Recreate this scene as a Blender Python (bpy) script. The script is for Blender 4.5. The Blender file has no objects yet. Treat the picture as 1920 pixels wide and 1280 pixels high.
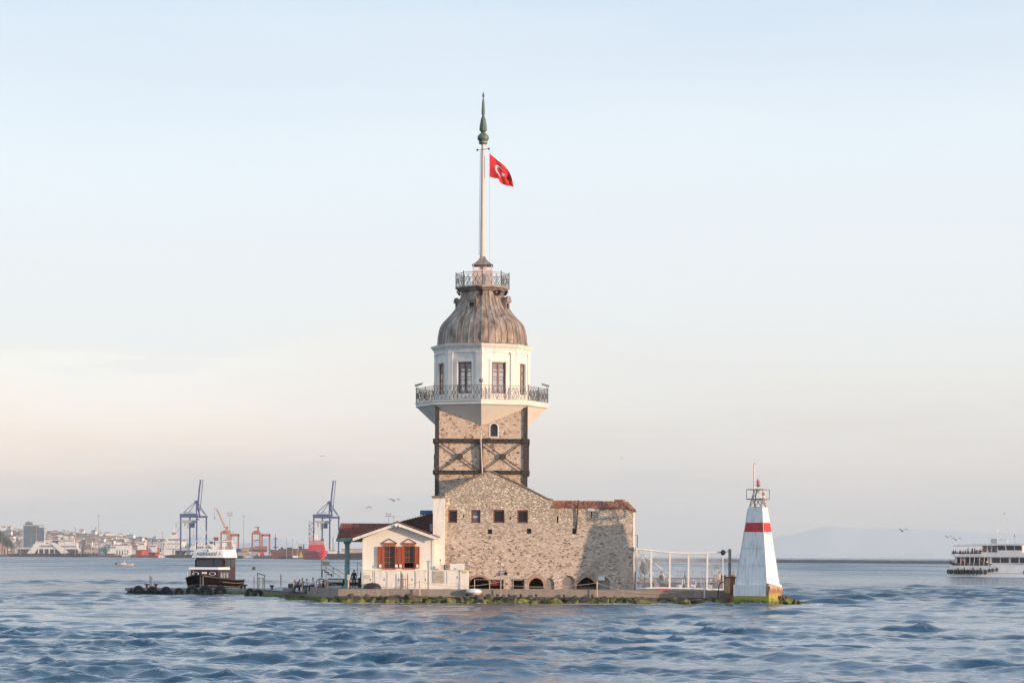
import bpy, bmesh, math, random
import numpy as np
from mathutils import Vector, Matrix, noise
from mathutils.geometry import tessellate_polygon

random.seed(7)
R = math.radians
scene = bpy.context.scene
col = scene.collection

# ---------------------------------------------------------------- camera
F = 4800.0          # focal length in photo pixels (90 mm on 36 mm)
H0 = 1042.0         # photo row of the optical axis
CAMZ = 4.35
ROLL = R(0.25)
cam_d = bpy.data.cameras.new('camera')
cam = bpy.data.objects.new('camera', cam_d)
col.objects.link(cam)
cam_d.lens = 90.0
cam_d.sensor_width = 36.0
cam_d.sensor_fit = 'HORIZONTAL'
cam_d.shift_y = (H0 - 640.0) / 1920.0
cam_d.clip_start = 0.5
cam_d.clip_end = 60000
cam.location = (0, 0, CAMZ)
cam.rotation_euler = (R(90), 0, 0)
cam.rotation_euler = (Matrix.Rotation(R(90), 3, 'X') @ Matrix.Rotation(ROLL, 3, 'Z')).to_euler()
scene.camera = cam

# ---------------------------------------------------------------- light
SUN_EL, SUN_AZ = 6.4, 117.0       # azimuth clockwise from +Y
world = bpy.data.worlds.new("World")
scene.world = world
world.use_nodes = True
wn, wl = world.node_tree.nodes, world.node_tree.links
wn.clear()
w_out = wn.new('ShaderNodeOutputWorld')
w_bg = wn.new('ShaderNodeBackground')
w_sky = wn.new('ShaderNodeTexSky')
w_sky.sky_type = 'NISHITA'
w_sky.sun_disc = False
w_sky.sun_elevation = R(SUN_EL)
w_sky.sun_rotation = R(SUN_AZ)
w_sky.altitude = 0
w_sky.air_density = 1.0
w_sky.dust_density = 1.2
w_sky.ozone_density = 2.0
SKY_STRENGTH = 0.15
w_bg.inputs['Strength'].default_value = SKY_STRENGTH
wl.new(w_bg.outputs[0], w_out.inputs[0])

# thin evening cloud veil laid over the clear sky (function of the sky direction only)
w_tc = wn.new('ShaderNodeTexCoord')
w_sep = wn.new('ShaderNodeSeparateXYZ')
wl.new(w_tc.outputs['Generated'], w_sep.inputs[0])
def wmath(op, a, b=None, c=None):
    n = wn.new('ShaderNodeMath'); n.operation = op
    for i, v in enumerate((a, b, c)):
        if v is None: continue
        if isinstance(v, (int, float)): n.inputs[i].default_value = v
        else: wl.new(v, n.inputs[i])
    return n.outputs[0]
def wramp(fac, stops, interp='EASE'):
    n = wn.new('ShaderNodeValToRGB'); n.color_ramp.interpolation = interp
    e = n.color_ramp.elements
    e[0].position, e[0].color = stops[0][0], (*stops[0][1], 1)
    e[1].position, e[1].color = stops[-1][0], (*stops[-1][1], 1)
    for p, c in stops[1:-1]:
        x = e.new(p); x.color = (*c, 1)
    wl.new(fac, n.inputs[0]); return n.outputs[0]
def wmix(f, a, b, blend='MIX'):
    n = wn.new('ShaderNodeMix'); n.data_type = 'RGBA'; n.blend_type = blend
    for s, v in ((n.inputs[0], f), (n.inputs[6], a), (n.inputs[7], b)):
        if isinstance(v, (int, float)): s.default_value = v
        elif isinstance(v, tuple): s.default_value = (*v, 1)
        else: wl.new(v, s)
    return n.outputs[2]
zz = w_sep.outputs[2]
xx = w_sep.outputs[0]
yy = w_sep.outputs[1]
w_map = wn.new('ShaderNodeMapping'); w_map.inputs['Scale'].default_value = (3.5, 3.5, 22.0)
wl.new(w_tc.outputs['Generated'], w_map.inputs[0])
w_noise = wn.new('ShaderNodeTexNoise'); w_noise.inputs['Scale'].default_value = 1.6
w_noise.inputs['Detail'].default_value = 7; w_noise.inputs['Roughness'].default_value = 0.52
w_noise.inputs['Distortion'].default_value = 0.25
wl.new(w_map.outputs[0], w_noise.inputs[0])
w_map2 = wn.new('ShaderNodeMapping'); w_map2.inputs['Scale'].default_value = (14, 14, 60.0)
wl.new(w_tc.outputs['Generated'], w_map2.inputs[0])
w_noise2 = wn.new('ShaderNodeTexNoise'); w_noise2.inputs['Scale'].default_value = 1.0
w_noise2.inputs['Detail'].default_value = 8; w_noise2.inputs['Roughness'].default_value = 0.6
wl.new(w_map2.outputs[0], w_noise2.inputs[0])
nz = wmath('SUBTRACT', w_noise.outputs[0], 0.5)
nz2 = wmath('SUBTRACT', w_noise2.outputs[0], 0.5)
# veil height above the horizon, wobbled by the cloud noise
zw = wmath('ADD', wmath('ADD', zz, wmath('MULTIPLY', nz, 0.055)), wmath('MULTIPLY', nz2, 0.012))
SK = 1.0 / SKY_STRENGTH
def sc3(c, k=SK): return tuple(v * k for v in c)
veil = wramp(wmath('MULTIPLY', zw, 2.5), [
    (0.000, (0.53, 0.55, 0.58)),
    (0.035, (0.56, 0.55, 0.57)),
    (0.090, (0.66, 0.62, 0.61)),
    (0.150, (0.72, 0.69, 0.675)),
    (0.230, (0.725, 0.735, 0.755)),
    (0.380, (0.70, 0.755, 0.805)),
    (0.550, (0.56, 0.645, 0.75)),
    (0.750, (0.48, 0.60, 0.75)),
    (1.000, (0.46, 0.59, 0.75))], 'LINEAR')
# the pink-peach cloud bank to the left (away from the sun)
leftness = wmath('SMOOTH_MIN', 1.0, wmath('MAXIMUM', wmath('MULTIPLY', wmath('ADD', wmath('MULTIPLY', xx, -1.0), 0.06), 4.2), 0.0), 0.1)
bank = wramp(wmath('MULTIPLY', zw, 5.0), [
    (0.0, (0.0, 0, 0)), (0.06, (0.10,) * 3), (0.17, (0.85,) * 3), (0.30, (1,) * 3), (0.385, (0.80,) * 3), (0.43, (0.22,) * 3), (0.475, (0, 0, 0))], 'EASE')
bankcol = wramp(wmath('MULTIPLY', zw, 5.0), [
    (0.0, (0.70, 0.57, 0.54)), (0.20, (0.90, 0.735, 0.655)), (0.38, (0.86, 0.82, 0.79)), (0.5, (0.82, 0.82, 0.81))], 'LINEAR')
bankfac = wmath('MULTIPLY', wmath('MULTIPLY', leftness, bank), wmath('ADD', 0.9, wmath('MULTIPLY', nz, 1.2)))
veil2 = wmix(bankfac, veil, bankcol)
# faint cirrus streaks higher up
cir = wramp(w_noise2.outputs[0], [(0.45, (0, 0, 0)), (0.75, (0.35,) * 3)], 'LINEAR')
veil3 = wmix(wmath('MULTIPLY', cir, 0.5), veil2, (0.70, 0.74, 0.76))
w_sc = wn.new('ShaderNodeVectorMath'); w_sc.operation = 'SCALE'; w_sc.inputs[3].default_value = SK
wl.new(veil3, w_sc.inputs[0])
VEIL = 0.80
skymix = wmix(VEIL, w_sky.outputs[0], w_sc.outputs[0])
wl.new(skymix, w_bg.inputs[0])

sun_d = bpy.data.lights.new('sun', 'SUN')
sun = bpy.data.objects.new('sun', sun_d)
col.objects.link(sun)
sun_d.energy = 4.0
sun_d.angle = R(0.6)
sun_d.color = (1.0, 0.68, 0.45)
sv = Vector((math.sin(R(SUN_AZ)) * math.cos(R(SUN_EL)), math.cos(R(SUN_AZ)) * math.cos(R(SUN_EL)), math.sin(R(SUN_EL))))
sun.rotation_euler = sv.to_track_quat('Z', 'Y').to_euler()
sun.location = sv * 300

vs = scene.view_settings
scene.display_settings.display_device = 'sRGB'
vs.view_transform = 'Standard'
vs.look = 'None'
vs.exposure = 0.5
vs.gamma = 1
vs.use_curve_mapping = False
scene.cycles.use_denoising = True
scene.cycles.max_bounces = 6
scene.cycles.transparent_max_bounces = 16
scene.cycles.volume_bounces = 0

# ---------------------------------------------------------------- helpers
cR, sR = math.cos(ROLL), math.sin(ROLL)
def P(px, py, Y):
    """world point at distance Y that the photo shows at pixel (px, py)"""
    u, v = px - 960.0, H0 - py
    return Vector(((u * cR - v * sR) * Y / F, Y, CAMZ + (u * sR + v * cR) * Y / F))
def PX(px, Y, py=1050): return P(px, py, Y).x
def PZ(py, Y, px=960): return P(px, py, Y).z
def YW(px, py):
    """distance at which the water is seen at that pixel"""
    u, v = px - 960.0, H0 - py
    return CAMZ * F / -(u * sR + v * cR)

ROOT = {}
def thing(name, label, cat, loc=(0, 0, 0), rotz=0.0, group=None, kind=None):
    o = bpy.data.objects.new(name, None)
    o.empty_display_size = 0.2
    col.objects.link(o)
    o.location = loc
    o.rotation_euler = (0, 0, rotz)
    o['label'] = label
    o['category'] = cat
    if group: o['group'] = group
    if kind: o['kind'] = kind
    ROOT[o.name] = (Vector(loc), rotz)
    return o
def tag(o, label=None, cat=None, group=None, kind=None):
    if label: o['label'] = label
    if cat: o['category'] = cat
    if group: o['group'] = group
    if kind: o['kind'] = kind
    return o
KIDS = {}
def dup(root, loc=None, rotz=None, label=None, group=None, name=None):
    r = root.copy(); col.objects.link(r)
    if loc is not None: r.location = loc
    if rotz is not None: r.rotation_euler = (0, 0, rotz)
    if label: r['label'] = label
    if group: r['group'] = group
    kids = []
    for ch in KIDS.get(root.name, []):
        c = ch.copy(); col.objects.link(c); c.parent = r; kids.append(c)
        gk = []
        for g in KIDS.get(ch.name, []):
            d = g.copy(); col.objects.link(d); d.parent = c; gk.append(d)
        KIDS[c.name] = gk
    KIDS[r.name] = kids
    return r

class MB:
    """collects shapes and links them as ONE mesh object"""
    def __init__(s, scale=1.0):
        s.v, s.f, s.m, s.k = [], [], [], scale
        s.mi = 0
    def add(s, vs, fs):
        n = len(s.v)
        s.v += [(x[0] * s.k, x[1] * s.k, x[2] * s.k) for x in vs]
        for f in fs:
            s.f.append([i + n for i in f]); s.m.append(s.mi)
        return s
    def box(s, x0, x1, y0, y1, z0, z1, bev=0.0):
        if x0 > x1: x0, x1 = x1, x0
        if y0 > y1: y0, y1 = y1, y0
        if z0 > z1: z0, z1 = z1, z0
        if bev > 0:
            b = min(bev, (x1 - x0) * .3, (y1 - y0) * .3, (z1 - z0) * .3)
            vs, ix = [], {}
            for i, X in enumerate((x0, x1)):
                for j, Y in enumerate((y0, y1)):
                    for k, Z in enumerate((z0, z1)):
                        sx, sy, sz = (1 if i == 0 else -1), (1 if j == 0 else -1), (1 if k == 0 else -1)
                        ix[i, j, k, 0] = len(vs); vs.append((X, Y + sy * b, Z + sz * b))
                        ix[i, j, k, 1] = len(vs); vs.append((X + sx * b, Y, Z + sz * b))
                        ix[i, j, k, 2] = len(vs); vs.append((X + sx * b, Y + sy * b, Z))
            fs = []
            for i in (0, 1):
                q = [ix[i, 0, 0, 0], ix[i, 0, 1, 0], ix[i, 1, 1, 0], ix[i, 1, 0, 0]]; fs.append(q if i == 0 else q[::-1])
                q = [ix[0, i, 0, 1], ix[1, i, 0, 1], ix[1, i, 1, 1], ix[0, i, 1, 1]]; fs.append(q if i == 0 else q[::-1])
                q = [ix[0, 0, i, 2], ix[0, 1, i, 2], ix[1, 1, i, 2], ix[1, 0, i, 2]]; fs.append(q if i == 0 else q[::-1])
            for a in (0, 1):
                for c in (0, 1):
                    fs.append([ix[a, c, 0, 0], ix[a, c, 1, 0], ix[a, c, 1, 1], ix[a, c, 0, 1]])
                    fs.append([ix[a, 0, c, 0], ix[a, 1, c, 0], ix[a, 1, c, 2], ix[a, 0, c, 2]])
                    fs.append([ix[0, a, c, 1], ix[1, a, c, 1], ix[1, a, c, 2], ix[0, a, c, 2]])
                    for d in (0, 1):
                        fs.append([ix[a, c, d, 0], ix[a, c, d, 1], ix[a, c, d, 2]])
            return s.add(vs, fs)
        vs = [(x0, y0, z0), (x1, y0, z0), (x1, y1, z0), (x0, y1, z0), (x0, y0, z1), (x1, y0, z1), (x1, y1, z1), (x0, y1, z1)]
        return s.add(vs, [[3, 2, 1, 0], [4, 5, 6, 7], [0, 1, 5, 4], [1, 2, 6, 5], [2, 3, 7, 6], [3, 0, 4, 7]])
    def bar(s, a, b, w, h=None, up=(0, 0, 1)):
        """rectangular bar between two points"""
        h = h or w
        a, b = Vector(a), Vector(b)
        d = (b - a).normalized(); u = Vector(up)
        if abs(d.dot(u)) > .98: u = Vector((1, 0, 0)) if abs(d.x) < .9 else Vector((0, 1, 0))
        sx = d.cross(u).normalized() * (w / 2); sy = sx.cross(d).normalized() * (h / 2)
        vs = [p + i * sx + j * sy for p in (a, b) for i, j in ((-1, -1), (1, -1), (1, 1), (-1, 1))]
        return s.add(vs, [[3, 2, 1, 0], [4, 5, 6, 7], [0, 1, 5, 4], [1, 2, 6, 5], [2, 3, 7, 6], [3, 0, 4, 7]])
    def tube(s, pts, r, n=8, cap=True):
        pts = [Vector(p) for p in pts]
        rs = r if isinstance(r, (list, tuple)) else [r] * len(pts)
        vs, fs = [], []
        prev = None
        for i, p in enumerate(pts):
            d = (pts[min(i + 1, len(pts) - 1)] - pts[max(i - 1, 0)])
            d = d.normalized() if d.length > 1e-9 else Vector((0, 0, 1))
            if prev is None:
                u = Vector((0, 0, 1)) if abs(d.z) < .9 else Vector((1, 0, 0))
                a = d.cross(u).normalized()
            else:
                a = (prev - d * prev.dot(d)).normalized()
            prev = a
            b = d.cross(a)
            for k in range(n):
                t = 2 * math.pi * k / n
                vs.append(p + (a * math.cos(t) + b * math.sin(t)) * rs[i])
        for i in range(len(pts) - 1):
            for k in range(n):
                k2 = (k + 1) % n
                fs.append([i * n + k, i * n + k2, (i + 1) * n + k2, (i + 1) * n + k])
        if cap:
            fs.append(list(range(n))[::-1]); fs.append([(len(pts) - 1) * n + k for k in range(n)])
        return s.add(vs, fs)
    def lathe(s, prof, c=(0, 0, 0), n=16, rot=0.0, cap=True):
        """prof: list of (radius, z)"""
        vs, fs = [], []
        for r, z in prof:
            for k in range(n):
                t = rot + 2 * math.pi * k / n
                vs.append((c[0] + r * math.cos(t), c[1] + r * math.sin(t), c[2] + z))
        for i in range(len(prof) - 1):
            for k in range(n):
                k2 = (k + 1) % n
                fs.append([i * n + k, i * n + k2, (i + 1) * n + k2, (i + 1) * n + k])
        if cap:
            if prof[0][0] > 1e-6: fs.append(list(range(n))[::-1])
            if prof[-1][0] > 1e-6: fs.append([(len(prof) - 1) * n + k for k in range(n)])
        return s.add(vs, fs)
    def torus(s, c, R0, r, axis='Y', n=20, m=8, sy=1.0):
        vs, fs = [], []
        for i in range(n):
            t = 2 * math.pi * i / n
            for j in range(m):
                q = 2 * math.pi * j / m
                a = R0 + r * math.cos(q); b = r * math.sin(q) * sy
                if axis == 'Y': p = (c[0] + a * math.cos(t), c[1] + b, c[2] + a * math.sin(t))
                elif axis == 'X': p = (c[0] + b, c[1] + a * math.cos(t), c[2] + a * math.sin(t))
                else: p = (c[0] + a * math.cos(t), c[1] + a * math.sin(t), c[2] + b)
                vs.append(p)
        for i in range(n):
            for j in range(m):
                fs.append([i * m + j, ((i + 1) % n) * m + j, ((i + 1) % n) * m + (j + 1) % m, i * m + (j + 1) % m])
        return s.add(vs, fs)
    def prism(s, poly, y0, y1):
        """poly in (x, z), extruded along y"""
        n = len(poly)
        vs = [(p[0], y0, p[1]) for p in poly] + [(p[0], y1, p[1]) for p in poly]
        fs = [list(range(n)), [n + i for i in range(n)][::-1]]
        for i in range(n): fs.append([i, i + n, (i + 1) % n + n, (i + 1) % n])
        return s.add(vs, fs)
    def prism_z(s, poly, z0, z1):
        n = len(poly)
        vs = [(p[0], p[1], z0) for p in poly] + [(p[0], p[1], z1) for p in poly]
        fs = [list(range(n))[::-1], [n + i for i in range(n)]]
        for i in range(n): fs.append([i, (i + 1) % n, (i + 1) % n + n, i + n])
        return s.add(vs, fs)
    def plate(s, outer, holes, thick, o=(0, 0, 0), ux=(1, 0, 0), uz=(0, 0, 1), un=(0, 1, 0)):
        """flat plate with holes; front face through o, thickness goes along un"""
        o, ux, uz, un = Vector(o), Vector(ux), Vector(uz), Vector(un)
        loops = [outer] + holes
        flat = [p for l in loops for p in l]
        tris = tessellate_polygon([[Vector((p[0], p[1], 0)) for p in l] for l in loops])
        n = len(flat)
        vs = [o + ux * p[0] + uz * p[1] for p in flat]
        vs += [v + un * thick for v in vs]
        fs = []
        for t in tris:
            fs.append(list(t)); fs.append([i + n for i in t][::-1])
        k = 0
        for l in loops:
            for i in range(len(l)):
                a, b = k + i, k + (i + 1) % len(l)
                fs.append([a, b, b + n, a + n])
            k += len(l)
        return s.add(vs, fs)
    def grid(s, fn, nu, nv):
        vs = [fn(i / nu, j / nv) for j in range(nv + 1) for i in range(nu + 1)]
        fs = [[j * (nu + 1) + i, j * (nu + 1) + i + 1, (j + 1) * (nu + 1) + i + 1, (j + 1) * (nu + 1) + i] for j in range(nv) for i in range(nu)]
        return s.add(vs, fs)
    def build(s, name, mats, parent=None, smooth=False, world=True, normals=True):
        me = bpy.data.meshes.new(name)
        root = parent
        off = Vector((0, 0, 0)); rz = 0.0
        if parent is not None and world:
            while root.parent is not None: root = root.parent
            off, rz = ROOT.get(root.name, (Vector((0, 0, 0)), 0.0))
        vs = s.v
        if off.length > 0 or rz:
            ca, sa = math.cos(-rz), math.sin(-rz)
            vs = []
            for x, y, z in s.v:
                x, y, z = x - off.x, y - off.y, z - off.z
                vs.append((x * ca - y * sa, x * sa + y * ca, z))
        me.from_pydata([tuple(v) for v in vs], [], s.f)
        if not isinstance(mats, (list, tuple)): mats = [mats]
        for m in mats: me.materials.append(m)
        if len(mats) > 1: me.polygons.foreach_set('material_index', s.m)
        if normals:
            bm = bmesh.new(); bm.from_mesh(me)
            bmesh.ops.recalc_face_normals(bm, faces=bm.faces)
            bm.to_mesh(me); bm.free()
        if smooth:
            me.polygons.foreach_set('use_smooth', [True] * len(me.polygons))
            try: me.set_sharp_from_angle(angle=R(38))
            except Exception: pass
        me.update()
        o = bpy.data.objects.new(name, me)
        col.objects.link(o)
        if parent is not None:
            o.parent = parent
            KIDS.setdefault(parent.name, []).append(o)
        return o

# ---------------------------------------------------------------- materials
def sock(nt, s, v):
    if isinstance(v, (int, float)): s.default_value = v
    elif isinstance(v, tuple): s.default_value = (*v, 1) if len(v) == 3 and len(s.default_value) == 4 else v
    else: nt.links.new(v, s)
def nmath(nt, op, a, b=0.0, c=None):
    n = nt.nodes.new('ShaderNodeMath'); n.operation = op
    sock(nt, n.inputs[0], a); sock(nt, n.inputs[1], b)
    if c is not None: sock(nt, n.inputs[2], c)
    return n.outputs[0]
def nmix(nt, f, a, b, blend='MIX'):
    n = nt.nodes.new('ShaderNodeMix'); n.data_type = 'RGBA'; n.blend_type = blend
    sock(nt, n.inputs[0], f); sock(nt, n.inputs[6], a); sock(nt, n.inputs[7], b)
    return n.outputs[2]
def nmap(nt, scale=(1, 1, 1), src='Object', rot=(0, 0, 0)):
    if src == 'Position':
        g = nt.nodes.new('ShaderNodeNewGeometry').outputs['Position']
    else:
        g = nt.nodes.new('ShaderNodeTexCoord').outputs[src]
    m = nt.nodes.new('ShaderNodeMapping')
    m.inputs['Scale'].default_value = scale; m.inputs['Rotation'].default_value = rot
    nt.links.new(g, m.inputs[0]); return m.outputs[0]
def nnoise(nt, vec, scale, detail=4, rough=.55, dist=0.0, color=False):
    n = nt.nodes.new('ShaderNodeTexNoise')
    nt.links.new(vec, n.inputs['Vector'])
    n.inputs['Scale'].default_value = scale; n.inputs['Detail'].default_value = detail
    n.inputs['Roughness'].default_value = rough; n.inputs['Distortion'].default_value = dist
    return n.outputs['Color' if color else 'Fac']
def nramp(nt, fac, stops, interp='LINEAR'):
    n = nt.nodes.new('ShaderNodeValToRGB'); n.color_ramp.interpolation = interp
    e = n.color_ramp.elements
    def c4(c): return (c, c, c, 1) if isinstance(c, (int, float)) else (*c, 1)
    e[0].position, e[0].color = stops[0][0], c4(stops[0][1])
    e[1].position, e[1].color = stops[-1][0], c4(stops[-1][1])
    for p, c in stops[1:-1]:
        x = e.new(p); x.color = c4(c)
    nt.links.new(fac, n.inputs[0]); return n.outputs[0]
def new_mat(name):
    m = bpy.data.materials.new(name); m.use_nodes = True
    nt = m.node_tree
    b = nt.nodes['Principled BSDF']
    return m, nt, b
def M(name, c, rough=.6, metal=0.0, c2=None, scale=3.0, stretch=(1, 1, 1), lo=.4, hi=.65, bump=0.0, bscale=30.0, spec=None, grime=None, gs=(1.2, 1.2, .25)):
    m, nt, b = new_mat(name)
    b.inputs['Roughness'].default_value = rough
    b.inputs['Metallic'].default_value = metal
    if spec is not None: b.inputs['Specular IOR Level'].default_value = spec
    if c2 is None: c2 = tuple(x * .82 for x in c)
    f = nramp(nt, nnoise(nt, nmap(nt, stretch), scale, 6), [(lo, 0.0), (hi, 1.0)])
    out = nmix(nt, f, c, c2)
    if grime:
        g = nramp(nt, nnoise(nt, nmap(nt, gs), 2.2, 8, .62), [(.50, 0.0), (.72, 1.0)])
        out = nmix(nt, g, out, grime)
    nt.links.new(out, b.inputs['Base Color'])
    if bump:
        bn = nt.nodes.new('ShaderNodeBump'); bn.inputs['Strength'].default_value = bump
        bn.inputs['Distance'].default_value = .03
        nt.links.new(nnoise(nt, nmap(nt), bscale, 4), bn.inputs['Height'])
        nt.links.new(bn.outputs[0], b.inputs['Normal'])
    return m
def stone_mat(name, mortar, palette, scale=(1.9, 1.9, 4.0), mortar_w=.09, soft=.06, cover=.35, dark=(.10, .085, .07), weather=(.19, .17, .145), wlo=.53, whi=.76, bump=.6, top=None):
    """rubble masonry: irregular stones, some drowned in pointing mortar"""
    m, nt, b = new_mat(name)
    b.inputs['Roughness'].default_value = .92
    b.inputs['Specular IOR Level'].default_value = .2
    base = nmap(nt)
    wob = nnoise(nt, base, 1.1, 3, color=True)
    sub = nt.nodes.new('ShaderNodeVectorMath'); sub.operation = 'MULTIPLY_ADD'
    nt.links.new(wob, sub.inputs[0]); sub.inputs[1].default_value = (.5, .5, .22)
    nt.links.new(base, sub.inputs[2])
    mp = nt.nodes.new('ShaderNodeMapping'); mp.inputs['Scale'].default_value = scale
    nt.links.new(sub.outputs[0], mp.inputs[0])
    v1 = nt.nodes.new('ShaderNodeTexVoronoi'); v1.feature = 'F1'; v1.inputs['Randomness'].default_value = .85
    v2 = nt.nodes.new('ShaderNodeTexVoronoi'); v2.feature = 'DISTANCE_TO_EDGE'; v2.inputs['Randomness'].default_value = .85
    for v in (v1, v2):
        v.inputs['Scale'].default_value = 1.0
        nt.links.new(mp.outputs[0], v.inputs['Vector'])
    sp = nt.nodes.new('ShaderNodeSeparateColor'); nt.links.new(v1.outputs['Color'], sp.inputs[0])
    k = len(palette)
    stc = nramp(nt, sp.outputs[0], [(i / k, c) for i, c in enumerate(palette)], 'CONSTANT')
    grain = nnoise(nt, base, 14, 5)
    stc = nmix(nt, .55, stc, nramp(nt, grain, [(.3, (.55,) * 3), (.7, (1.25,) * 3)]), 'MULTIPLY')
    # mortar mask: near an edge, or the whole stone is plastered over
    edge = nramp(nt, nmath(nt, 'ADD', v2.outputs['Distance'], nmath(nt, 'MULTIPLY', nmath(nt, 'SUBTRACT', grain, .5), .12)), [(mortar_w - soft, 1.0), (mortar_w + soft, 0.0)])
    drown = nramp(nt, nmath(nt, 'ADD', nmath(nt, 'MULTIPLY', sp.outputs[1], .6), nmath(nt, 'MULTIPLY', nnoise(nt, base, .55, 4), .8)), [(1 - cover - .06, 0.0), (1 - cover + .06, .92)])
    mm = nmath(nt, 'MAXIMUM', edge, drown)
    mcol = nmix(nt, .6, mortar, nramp(nt, nnoise(nt, base, 3.0, 7, .6), [(.3, (.66, .63, .6)), (.7, (1.15,) * 3)]), 'MULTIPLY')
    c = nmix(nt, mm, stc, mcol)
    # small dark pits
    pit = nramp(nt, nnoise(nt, nmap(nt, (1, 1, 1.6)), 4.6, 3, .5), [(.665, 0.0), (.69, 1.0)])
    c = nmix(nt, nmath(nt, 'MULTIPLY', pit, .8), c, dark)
    # damp weathering in big patches
    wea = nramp(nt, nnoise(nt, nmap(nt, (1, 1, .7)), .32, 7, .62), [(wlo, 0.0), (whi, .65)])
    c = nmix(nt, wea, c, weather, 'MIX')
    if top:
        z = nt.nodes.new('ShaderNodeSeparateXYZ'); nt.links.new(nt.nodes.new('ShaderNodeNewGeometry').outputs['Position'], z.inputs[0])
        zf = nmath(nt, 'ADD', z.outputs[2], nmath(nt, 'MULTIPLY', nnoise(nt, base, .8, 5), top[2]))
        tf = nramp(nt, nmath(nt, 'DIVIDE', nmath(nt, 'SUBTRACT', zf, top[0]), top[1] - top[0]), [(0.0, 0.0), (1.0, 1.0)])
        tc = nmix(nt, nramp(nt, v2.outputs['Distance'], [(.07, 0.0), (.16, 1.0)]), top[3], nmix(nt, .7, (1.0, .93, .82), nramp(nt, sp.outputs[2], [(0, (.38, .30, .24)), (.3, (.55, .46, .37)), (.6, (.72, .65, .56)), (.9, (.92, .88, .8))], 'CONSTANT'), 'MULTIPLY'))
        tc = nmix(nt, .5, tc, nramp(nt, grain, [(.3, (.6,) * 3), (.7, (1.2,) * 3)]), 'MULTIPLY')
        c = nmix(nt, nmath(nt, 'MULTIPLY', tf, .85), c, tc)
    nt.links.new(c, b.inputs['Base Color'])
    bn = nt.nodes.new('ShaderNodeBump'); bn.inputs['Strength'].default_value = bump; bn.inputs['Distance'].default_value = .06
    hgt = nmath(nt, 'SUBTRACT', nmath(nt, 'ADD', nmath(nt, 'MULTIPLY', nmath(nt, 'SUBTRACT', 1.0, mm), .5), nmath(nt, 'MULTIPLY', grain, .6)), pit)
    nt.links.new(hgt, bn.inputs['Height']); nt.links.new(bn.outputs[0], b.inputs['Normal'])
    return m
def board_mat(name, c, pitch=.18, rough=.55, axis='Z'):
    """painted clapboard: fine horizontal shadow-gap relief"""
    m, nt, b = new_mat(name)
    b.inputs['Roughness'].default_value = rough
    w = nt.nodes.new('ShaderNodeTexWave'); w.wave_type = 'BANDS'; w.bands_direction = axis; w.wave_profile = 'SAW'
    nt.links.new(nmap(nt), w.inputs['Vector']); w.inputs['Scale'].default_value = 1 / pitch * 2 * math.pi / 20 / 1.0
    g = nramp(nt, nnoise(nt, nmap(nt, (1, 1, .3)), 1.6, 7), [(.5, 0.0), (.8, .5)])
    cc = nmix(nt, g, c, tuple(x * .8 for x in c))
    cc = nmix(nt, nramp(nt, w.outputs['Fac'], [(0.0, .35), (.10, 0.0)]), cc, tuple(x * .55 for x in c))
    nt.links.new(cc, b.inputs['Base Color'])
    bn = nt.nodes.new('ShaderNodeBump'); bn.inputs['Strength'].default_value = .35; bn.inputs['Distance'].default_value = .03
    nt.links.new(w.outputs['Fac'], bn.inputs['Height']); nt.links.new(bn.outputs[0], b.inputs['Normal'])
    return m
def glass_mat(name, tint=(.02, .025, .03), alpha=1.0, rough=.06):
    m, nt, b = new_mat(name)
    b.inputs['Base Color'].default_value = (*tint, 1)
    b.inputs['Roughness'].default_value = rough
    b.inputs['Specular IOR Level'].default_value = .3
    b.inputs['Alpha'].default_value = alpha
    return m

MT = {}
MT['stone'] = stone_mat('rubble_stone', (.60, .495, .41), [(.33, .24, .18), (.52, .43, .345), (.18, .14, .115), (.64, .56, .47), (.38, .30, .24), (.84, .80, .73), (.28, .16, .11), (.46, .40, .34), (.20, .165, .14)],
                        scale=(3.3, 3.3, 7.6), mortar_w=.09, soft=.06, cover=.29, bump=.9, top=(6.8, 9.2, 1.6, (.30, .245, .185)))
MT['tower_stone'] = stone_mat('tower_stone', (.66, .53, .43), [(.32, .20, .13), (.56, .44, .33), (.17, .115, .085), (.44, .29, .20), (.70, .58, .46), (.29, .19, .14), (.60, .44, .31)],
                              scale=(2.5, 2.5, 5.4), mortar_w=.12, soft=.06, cover=.22, bump=.9, wlo=.62, whi=.85, weather=(.34, .25, .19))
MT['brick_edge'] = M('arch_brick', (.50, .33, .25), .9, c2=(.34, .2, .15), scale=9, bump=.5)
MT['render_grey'] = M('grey_render', (.27, .24, .22), .9, c2=(.20, .18, .165), scale=1.2, bump=.2)
MT['coping'] = M('red_coping_tile', (.33, .115, .065), .85, c2=(.13, .065, .045), scale=1.7, lo=.35, hi=.6, bump=.4, bscale=12, grime=(.42, .2, .13))
MT['mossy_cap'] = M('weathered_stone_cap', (.25, .215, .16), .9, c2=(.14, .12, .09), scale=3, bump=.6)
MT['white'] = M('white_plaster', (.80, .77, .71), .6, c2=(.74, .71, .65), scale=1.2, bump=.05, grime=(.60, .55, .48))
MT['cream'] = M('cream_paint', (.78, .74, .66), .5, c2=(.72, .68, .60), scale=1.5)
MT['board'] = board_mat('cream_clapboard', (.80, .765, .67), .22)
MT['soffit'] = board_mat('soffit_boards', (.84, .78, .69), .16)
MT['cab'] = M('cabinet_paint', (.79, .755, .69), .5, c2=(.74, .70, .63), scale=2, grime=(.62, .56, .48), gs=(1.5, 1.5, .3))
MT['lead'] = None
MT['steel'] = M('old_brown_steel', (.075, .063, .058), .65, .2, c2=(.035, .03, .03), scale=4, grime=(.085, .065, .055))
MT['rail'] = M('grey_wrought_iron', (.17, .155, .145), .55, .4, c2=(.11, .10, .095), scale=6)
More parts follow.
